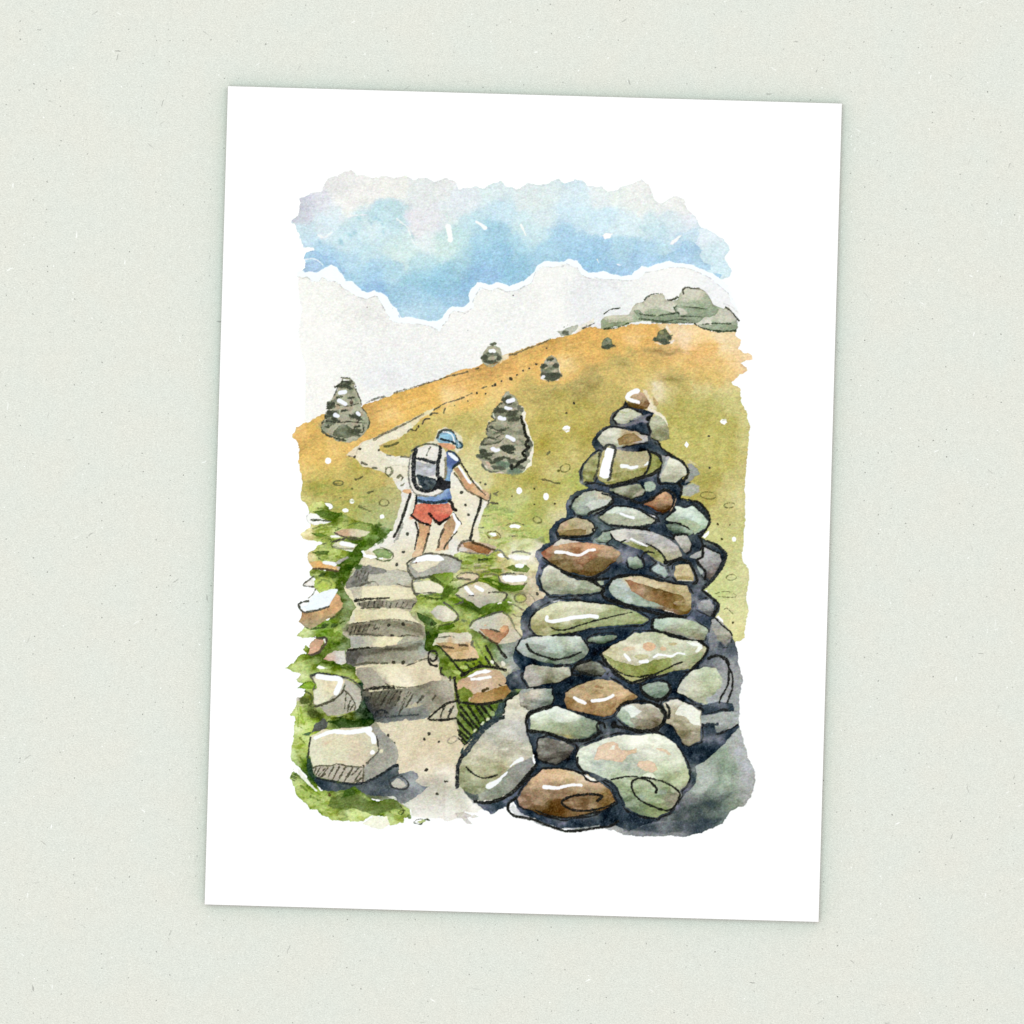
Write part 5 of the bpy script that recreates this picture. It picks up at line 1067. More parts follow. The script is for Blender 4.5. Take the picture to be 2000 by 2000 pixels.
PAINTING.append('''
e painted_grass | mossy slope between the steps and the cairn
w #A9B050 r1.4 s.8 d.08 v.06 S9 q.11 : I 640,700 740,640 1000,660 1240,560 1450,480 1700,460 1830,430 1830,560 1700,700 1750,800 1720,1050 1880,1180 1750,1260 1600,1350 1540,1450 1560,1660 1480,1800 1440,1900 L 1320,160 1310,300 1430,470 1440,620 1370,760 1250,850 1200,970 1050,1090 900,1200 700,1390 620,1260 600,1080 570,840 550,560 380,480 370,280 180,180 200,0 I 320,1560 210,1380 100,1420 240,1250 180,1150 I 550,900 : I 800,660,#C3CC78 1000,680,#A9BE50 950,720,#6E9428 1100,720,#94B440 870,765,#7CA02C 1000,800,#C9B884 850,840,#A8A66E 1250,790,#C0A868 1200,860,#86A034 1350,740,#C6C478 1500,700,#E6E2D8 1650,720,#DDD6C0 1550,640,#C9CC8A 1650,830,#BDB878 1650,950,#CBBC98 1650,1080,#C0B290 1700,1180,#CDBC98 1450,1150,#CFC89C 1100,960,#7E9C2C 1250,1050,#5C8420 1400,1080,#5A7A28 1500,1100,#78883C 600,950,#7EA030 550,1000,#6E922A 750,1000,#D2CC9A 830,980,#BDB86A 600,1150,#54821A 690,1090,#548420 560,1220,#7CA434 650,1230,#6E9C28 300,1220,#8AA840 350,1300,#B9CC64 280,1360,#CDD68A 150,1420,#C6CE84 450,1450,#A9BC60 800,1320,#5A8420 900,1350,#4E781C 1000,1400,#4A7A18 1200,1340,#5A8624 1300,1300,#5A8A20 900,1420,#7AA030 700,1350,#6C9A2A 750,1450,#93AC44 800,1490,#C3C886 1400,1330,#CFCC98 1450,1420,#BEBA7C 1500,1530,#CBC08E 280,1440,#4A6A28 350,1560,#3F6C18 400,1650,#3A6414 600,1570,#4E8014 550,1610,#6E8E34 800,1550,#A5B44C 700,1620,#A9B45C 370,1750,#33580F 950,1550,#86A43A 980,1680,#5A7A2C 1100,1760,#52703A 950,1800,#7FA02E 1000,1900,#9AB848 1200,1830,#6C8A44 1300,1800,#5A7050 1400,1850,#868A8C L 300,40,#4A7018 400,260,#6A8C34 450,320,#557A1C 500,450,#6C8E30 620,400,#86A834 700,400,#6E9428 850,350,#7FA02C 900,200,#93B03C 1000,330,#7FA434 1100,330,#BDB88C 1150,200,#5E7A44 1250,200,#848894 1280,380,#7E8088 1120,130,#54704A 560,540,#8A9A3A 600,760,#5C6E1E 650,900,#50701C 750,950,#64881E 900,900,#3E5A18 1000,950,#50801E 1080,900,#6A9030 1180,930,#2C3638 700,1050,#6A8C34 750,1100,#55802A 850,1100,#4A7020 650,1100,#6C8E3A 700,1250,#7FA030 780,1230,#8CAA44 650,1300,#55702A
w #6E9428 r1.4 d.14 : I 980,730 1040,710 1110,700 1220,690 1150,740 1050,760
l #3A4A22 4,2.6 r1.5 : I 1000,730 1110,725
w #80A432 r1.3 d.2 : I 770,750 850,745 930,770 900,785 800,785
w #5E8824 r1.3 d.2 : I 1120,855 1250,845 1310,860 1330,880 1240,895
w #5C7F28 r1.3 d.14 : I 1330,830 1450,790 1600,800 1630,840 1600,880 1480,885 1380,850
l #6F6650 3,2.4 o.8 r1.5 : I 940,815 1060,800 1150,800
l #6F6650 3,2.4 o.8 r1.5 : I 1020,885 1130,880
l #6F6650 4,3 o.8 r1.5 : I 1080,920 1150,910 1250,925
l #4F6A1E 3,2 o.7 r1.5 : I 750,830 900,850
w #4A7A18 r1.4 d.14 : I 1000,960 1100,950 1200,980 1300,1040 1450,1050 1560,1060 1540,1110 1420,1130 1300,1110 1200,1050 1080,1000
l #4F4A3C 4,2 o.8 r1.6 : I 1560,1030 1600,1025
o #6B6A44 3,11,8.5,5 o.85 r1.3 : I 1520,1210
b #A9B04C 9,6 r1.4 s1.2 : I 1525,1215
l #7C7658 2.4 o.8 r1.3 : I 1480,1155 1620,1150 1700,1230 1700,1280
d #4A4A3C 3.6 : I 1735,1160
l #6E6A50 3,2.4 o.85 r1.4 : I 1380,1290 1450,1300 1560,1360
l #7A7654 3,2 o.8 r1.4 : I 1435,1420 1470,1440 1530,1445
l #6B6D54 3.6,3 o.85 r1.4 : I 1320,1395 1390,1460 1440,1560 1480,1640 1540,1700
l #F1ECE0 2.4 r1.2 : I 1240,1280 1280,1270
l #EDE6D4 3 r1.2 : I 1370,1260 1410,1270
b #3E6A12 12,6,-35 r2 s1.6 o.85 : I 600,1110 590,1170
b #2E5010 16,5,25 r2 s1.6 o.8 : I 860,1310 980,1360
b #3E6A14 14,5,-15 r2 s1.6 o.7 : I 1200,1340 1080,1380
l #55703A 3,2 r1.6 o.8 : I 250,1190 400,1170 540,1190
l #3E6018 3.4,2.6 r1.6 : I 330,1190 430,1215 560,1220
w #3E6224 r1.2 d.08 : I 200,1370 300,1420 420,1480 480,1530 430,1560 300,1530 240,1470
w #4A7A14 r1.2 d.1 : I 480,1590 560,1540 680,1530 710,1570 640,1600 500,1610
d #2C3A18 3.6 : I 410,1535 360,1655
l #4A5A22 3,2 r1.6 o.8 : I 500,1560 650,1530 
l #5E6A48 3.6,2.6 r1.4 o.85 : I 820,1510 790,1490 850,1500
l #6E8A3A 3 r1.8 o.8 : I 950,1750 1010,1850 1050,1932
w #A6B4A0 r1.4 d.05 s1.4 o.5 : L 110,150 200,60 180,200 120,220
l #26251F 4,5 r1.4 : L 350,130 450,220 560,360 660,470 690,510
l #26251F 5,4 r1.4 : L 960,140 1010,230 1060,340 1120,400
l #26251F 5,6 r1.4 : L 1100,130 1150,210 1210,285
l #26251F 5,4 r1.4 : L 955,280 1000,360 1020,390
l #2E3A1A 4,3 r1.6 : L 880,340 930,390
l #2E3A1A 4,3 r1.6 : L 800,360 840,400
l #2E3A1A 4,3 r1.6 : L 700,360 760,420
b #A6C257 8,4,10 r1.4 s1 : L 680,410 590,470
b #7FA02C 6,4 r1.4 s1 : L 520,370
b #E8E4D0 3.6,3,40 r1 s.8 : L 1040,340
b #E9E3CC 5,4,60 r1 s.8 : L 1175,360
w #3A4A4E r1.5 s1 d.05 : L 1130,850 1210,860 1180,960 1100,1010 1230,1020 1250,1075 1120,1080 1030,1090 940,1160 850,1240 740,1350 690,1400 660,1490 630,1490 700,1370 800,1240 900,1130 1010,1050 1080,960
w #CFC9AE r1.1 d.05 : L 1190,930 1250,850 1330,770 1395,735 1410,860 1430,920 1475,950 1440,1040 1350,1090 1250,1030
w #E9E6DA r1 d.03 : L 1420,930 1480,950 1430,1010
h #1F2018 6,4.4 r1.5 : L 640,900 870,1190 740,900 900,1140 830,890 980,1100 900,880 1080,1120 640,990 850,1240 610,1100 780,1280 620,1200 740,1310 630,1260 720,1360 1000,900 1060,960
h #1F2018 3.4,2.6 r1.5 : L 600,1060 700,1200 700,980 760,1060 650,1150 760,1240 620,1300 690,1380
b #8CA85C 5,5,20 r1.4 s1 : L 1040,990
b #C9CFA6 4,2.6,-40 r1.2 s.9 : L 985,1060 920,1110 825,1205
@ painted_steps
l #26251F 4.4,3.4 r1.2 : L 330,390 260,370 235,290 250,220 300,200 340,230 335,300 290,330 255,300
l #26251F 4.4 r1.2 : L 265,370 310,390 345,390
l #36342A 4,3.4 r1.4 : L 400,420 390,480 430,510
l #36342A 5,3.4 r1.4 : L 510,530 510,575
h #C9BE92 4,2 r2 s1 o.8 : I 950,790 1080,780 1150,830 1280,825 980,860 1100,850 1300,870 1400,895 1060,940 1160,935 830,1010 930,990
h #6F8A2C 4,2 r2 s1 o.85 : I 820,700 930,690 1000,760 1100,755 1150,720 1230,705 960,830 1050,830 1220,930 1300,915 700,980 790,960 1350,900 1450,900
h #A9B84E 4.4,2 r2 s1 o.85 : I 780,680 880,660 1100,650 1200,690 1040,800 1150,790 820,860 920,850 1180,1010 1260,1050 1400,1340 1450,1400 640,1180 700,1200 820,1430 920,1410 1000,1440 1100,1400 760,1600 860,1570 920,1760 960,1840
h #3F6214 3.6,1.8 r2 s1 o.85 : I 620,1130 700,1090 760,1270 850,1330 1080,1370 1200,1320 640,1010 690,960 560,1180 640,1160 350,1220 480,1230 1320,1080 1450,1110 420,1600 470,1560
e painted_rock | rust brown stone touched by the trekking pole tip
w #C9AE94 r1 d.06 : I 735,600 780,515 860,490 1000,510 1120,520 1220,570 1180,640 1120,670 900,640 770,625
w #B4713A r1.1 d.12 v.05 : I 800,520 900,505 1000,515 1100,570 1160,620 1110,670 980,645 880,590 820,570
l #5C564A 4.4,3.6 r1.4 : I 740,610 750,560 800,500 860,490 930,490
l #4A3A24 4,5 r1.4 : I 920,510 1040,550 1120,580 1190,605
l #6E6A5E 3,2.6 r1.4 : I 770,625 880,645 1000,650 1100,665
l #6E6A5E 3,2 r1.4 : I 1100,680 1160,660 1190,620
b #DCD6D0 8,4,0 r1.2 s1.4 o.8 : I 800,600
e painted_rock | small white topped stone next to the rust brown one
w #FBFDFF r.8 d.02 v0 : I 1225,665 1270,645 1320,670 1320,705 1250,690
l #6C6A62 3,4.4 r1.4 : I 1190,630 1250,610 1300,640 1330,690 1370,715
e painted_rock | grey and cream boulder with a long white crest at the top of the steps
w #9F9C91 r1.1 d.08 v.04 : I 110,790 160,730 260,670 420,655 560,665 680,690 770,740 770,840 720,890 560,890 420,930 330,960 200,970 140,910
w #DFD5B6 r1 d.05 : I 140,790 290,740 540,740 480,790 330,860 240,895 190,850
w #A6A59C r1.2 d.05 o.8 : I 560,760 700,740 770,780 760,860 560,860 400,870
w #6E9422 r1.3 d.1 v.06 S7 : I 330,950 430,910 600,890 660,900 680,950 640,1000 580,1060 500,1020 430,980 : I 400,940,#4E6E1E 480,980,#7CA030 600,920,#5A8A18 600,970,#86AC3C 500,1030,#4A7A18
l #4F4C40 4,3.4 r1.5 : I 90,780 150,730 280,665 400,650 500,660
l #4F4C40 4.4,5 r1.5 : I 520,665 620,675 700,710 780,745
l #57564C 4.4,5 r1.5 : I 100,770 110,850 150,930 200,970 300,955 400,940
l #3F5A18 4,3 r1.5 : I 400,940 500,1000 560,1060
b #8E8C84 12,4,5 r1.8 s1.6 : I 250,1010
w #FAFCFF r.8 d0 v0 : I 155,765 230,700 330,670 480,665 560,710 570,735 500,750 330,742 200,770
d #7A2E14 2.4 : I 213,765
e painted_rock | flat cream stone edging the right side of the first step
w #E2DCBA r1.1 d.05 : I 170,1020 290,1000 380,990 480,1030 560,1080 530,1150 450,1140 320,1170 220,1170
l #57554A 3.6,3 r1.4 : I 165,980 160,1050 190,1150 220,1180
l #57554A 3,2.4 r1.4 : I 220,1160 330,1145 460,1150
l #4A5A28 3,2 r1.4 : I 400,980 500,1020 560,1080
e painted_rock | long cream stone with two white dashes in the moss
w #D3CAA8 r1.1 d.05 S9 : I 690,1170 760,1090 880,1040 1000,1005 1080,1020 1200,1090 1340,1160 1310,1250 1150,1275 1010,1340 860,1250 800,1210 : I 850,1100,#D9CFAC 1000,1060,#D9C8A2 1150,1090,#E0D8B8 780,1150,#C6C49A 1000,1200,#B5AF9A 1200,1200,#AFAC96 1100,1280,#A6A292 900,1230,#B2AD98 1280,1180,#B9BC86
l #55533E 3.6,2.6 r1.4 : I 740,1090 860,1030 980,995
l #4F4C40 2.8 r1.4 : I 1120,1145 1220,1135 1340,1150 1350,1200 1310,1240
l #57554A 4,2.6 r1.6 : I 720,1170 800,1230
l #57554A 3,2 r1.6 : I 700,1290 800,1260
l #F8FAFF 8,6.5 r.8 : I 840,1085 890,1140 915,1165
l #F8FAFF 5,7.5 r.8 : I 960,1065 1040,1110
l #3A3A30 2.4 : I 880,1180 930,1180
e painted_rock | pinkish oval stone rimmed with grey ink in the moss
w #DDC9A2 r1 d.06 : I 730,950 800,910 930,900 1000,940 970,985 880,985
l #66634E 3.6,3 r1.4 : I 890,980 760,965 725,940 780,900 900,895 980,910 1005,945 960,985
e painted_rock | stone with a wide white patch near the cairn foot
w #D3C6A4 r1 d.05 : I 1250,940 1330,900 1580,910 1600,960 1550,1030 1400,1050 1290,1010
l #F8FAFF 14,12 r1.2 s.7 : I 1340,955 1420,970 1520,960 1570,965
l #57554A 3.6,2.4 r1.4 : I 1270,920 1400,905 1560,915
l #57554A 3.2,2 r1.4 : I 1245,930 1260,990 1320,1030
e painted_rock | small white stone on dark grass near the cairn
b #F8FAFF 10,4.6,0 r1 s.7 : I 1510,805
e painted_rock | pale stone wiped with white paint close under the cairn ledge
w #EFEBE2 r1.2 d.02 s1 : I 1340,670 1500,660 1640,680 1630,730 1480,730 1400,710
l #F6F5F8 8,6 r1.4 o.9 : I 1460,705 1620,700
l #66645A 4,3 r1.5 o.85 : I 1420,645 1500,620 1600,640 1650,660
e painted_rock | rounded cream rock with a mossy left side beside the second riser
w #D8D1B6 r1.1 d.05 S8 : I 390,1390 470,1310 580,1305 690,1390 730,1440 690,1500 540,1515 470,1470 : I 440,1420,#A9A59A 500,1380,#CFC9B4 600,1370,#DDD6BC 600,1450,#D8D0B4 500,1470,#B9B59C
l #55534A 4,3.4 r1.4 : I 560,1270 640,1320 720,1400 740,1470 700,1500
l #4A5A28 3.4 r1.4 : I 560,1550 650,1530 710,1500
e painted_rock | cream block with an orange brown band beside the third riser
w #D5CFB2 r1.1 d.06 S8 : I 430,1800 490,1660 620,1650 860,1640 920,1700 900,1790 L 840,200 875,290 700,320 560,310 480,240 400,150 320,110 : L 420,60,#CFCDB0 600,50,#CFC9B0 700,60,#D8D4BA 500,130,#C08C54 680,160,#BE9258 450,180,#CDA678 600,250,#D4B486 780,220,#D3B284
w #BA8348 k r1.4 d.1 o.8 : L 340,100 440,95 600,115 730,125 740,185 600,200 470,215 400,160
l #55452E 5,4 r1.4 : L 410,145 480,155 545,165
l #55452E 5,4 r1.4 : L 630,130 680,125 730,135
l #26251F 4.4,5 r1.4 : L 570,320 700,318 830,305
l #6E6A58 4,3 r1.4 : L 790,80 780,120 820,160
l #6E6A58 2.4 r1.4 : L 330,40 500,20 560,30
e painted_rock | grey rock with a rust red patch below the mossy slope
w #C6C1A6 r1.1 d.06 S10 : I 890,1590 930,1520 1000,1470 1150,1430 1290,1390 1360,1440 1450,1600 1510,1690 1460,1770 1250,1795 1100,1700 : I 1000,1520,#C2C0AA 1200,1470,#C6C4B0 1350,1480,#D2C4A0 1400,1650,#CDBFA0 1450,1740,#C6BFA6 1150,1560,#BDBCA4
w #BE7A4C k r1.3 d.12 v.06 : I 1010,1600 1120,1600 1200,1620 1260,1620 1300,1540 1370,1560 1390,1620 1340,1700 1240,1790 1110,1720
b #DCA074 9,6,-30 r1.6 s1.6 o.8 : I 1310,1600
l #4F4A3C 4.4,3.4 r1.4 : I 1140,1605 1200,1620 1260,1635
l #55534A 3.6,3 r1.4 : I 890,1560 930,1500 1060,1450 1200,1400 1300,1380
l #4A3E28 4,5 r1.5 : I 1010,1640 1100,1720 1230,1790
b #C07A4C 3,1.6 o.8 : I 1090,1555
e painted_rock | brown boulder with two white streaks and a mossy left corner
w #C3A684 r1.1 d.06 S10 : L 590,650 620,560 720,530 850,450 1000,420 1130,450 1200,540 1260,600 1290,680 1200,790 1000,860 850,870 750,840 650,800 : L 700,600,#C7A88A 850,650,#C2A68A 1000,600,#CDB08E 1150,530,#C2A078 640,600,#C09468
w #B17A38 k r1.2 d.12 v.05 S8 : L 800,745 950,720 1100,660 1260,620 1295,690 1200,795 1000,865 860,875 740,840 : L 850,740,#B5743A 1000,780,#B8823E 1200,700,#A8742E 900,840,#C08C4C
w #647A1C r1.6 s1.2 d.1 v.06 : L 600,700 680,660 740,680 800,740 750,800 740,850 660,820
l #23221D 7,6 r1.4 : L 660,510 760,450 880,395 1000,400 1120,420 1210,445
l #23221D 6,5 r1.4 : L 565,540 575,640 600,780 620,860
l #23221D 5,6 r1.4 : L 620,850 720,860 850,875 1000,865 1150,830
l #4A3A1E 6,5 r1.5 : L 920,705 990,675
l #3A2E1A 3 r1.4 : L 1120,625 1145,640
w #F8F9FC r.8 d0 v0 : L 715,530 850,460 960,435 1055,450 1000,475 880,495 780,530
l #F8F9FC 6,5 r1 : L 780,560 880,550 1015,530
e painted_rock | small leaf shaped stone drawn with hatching at the corner of the lowest step
w #B9B092 r1 d.05 : L 250,1055 330,950 430,880 580,840 610,960 570,1050 400,1075
l #23221D 5,4.4 r1.4 : L 600,830 480,860 390,920 240,1055 400,1070 580,1050
h #33312A 4.4,3.4 r1.4 : L 430,900 390,1030 550,900 480,1040 500,960 520,930
''')
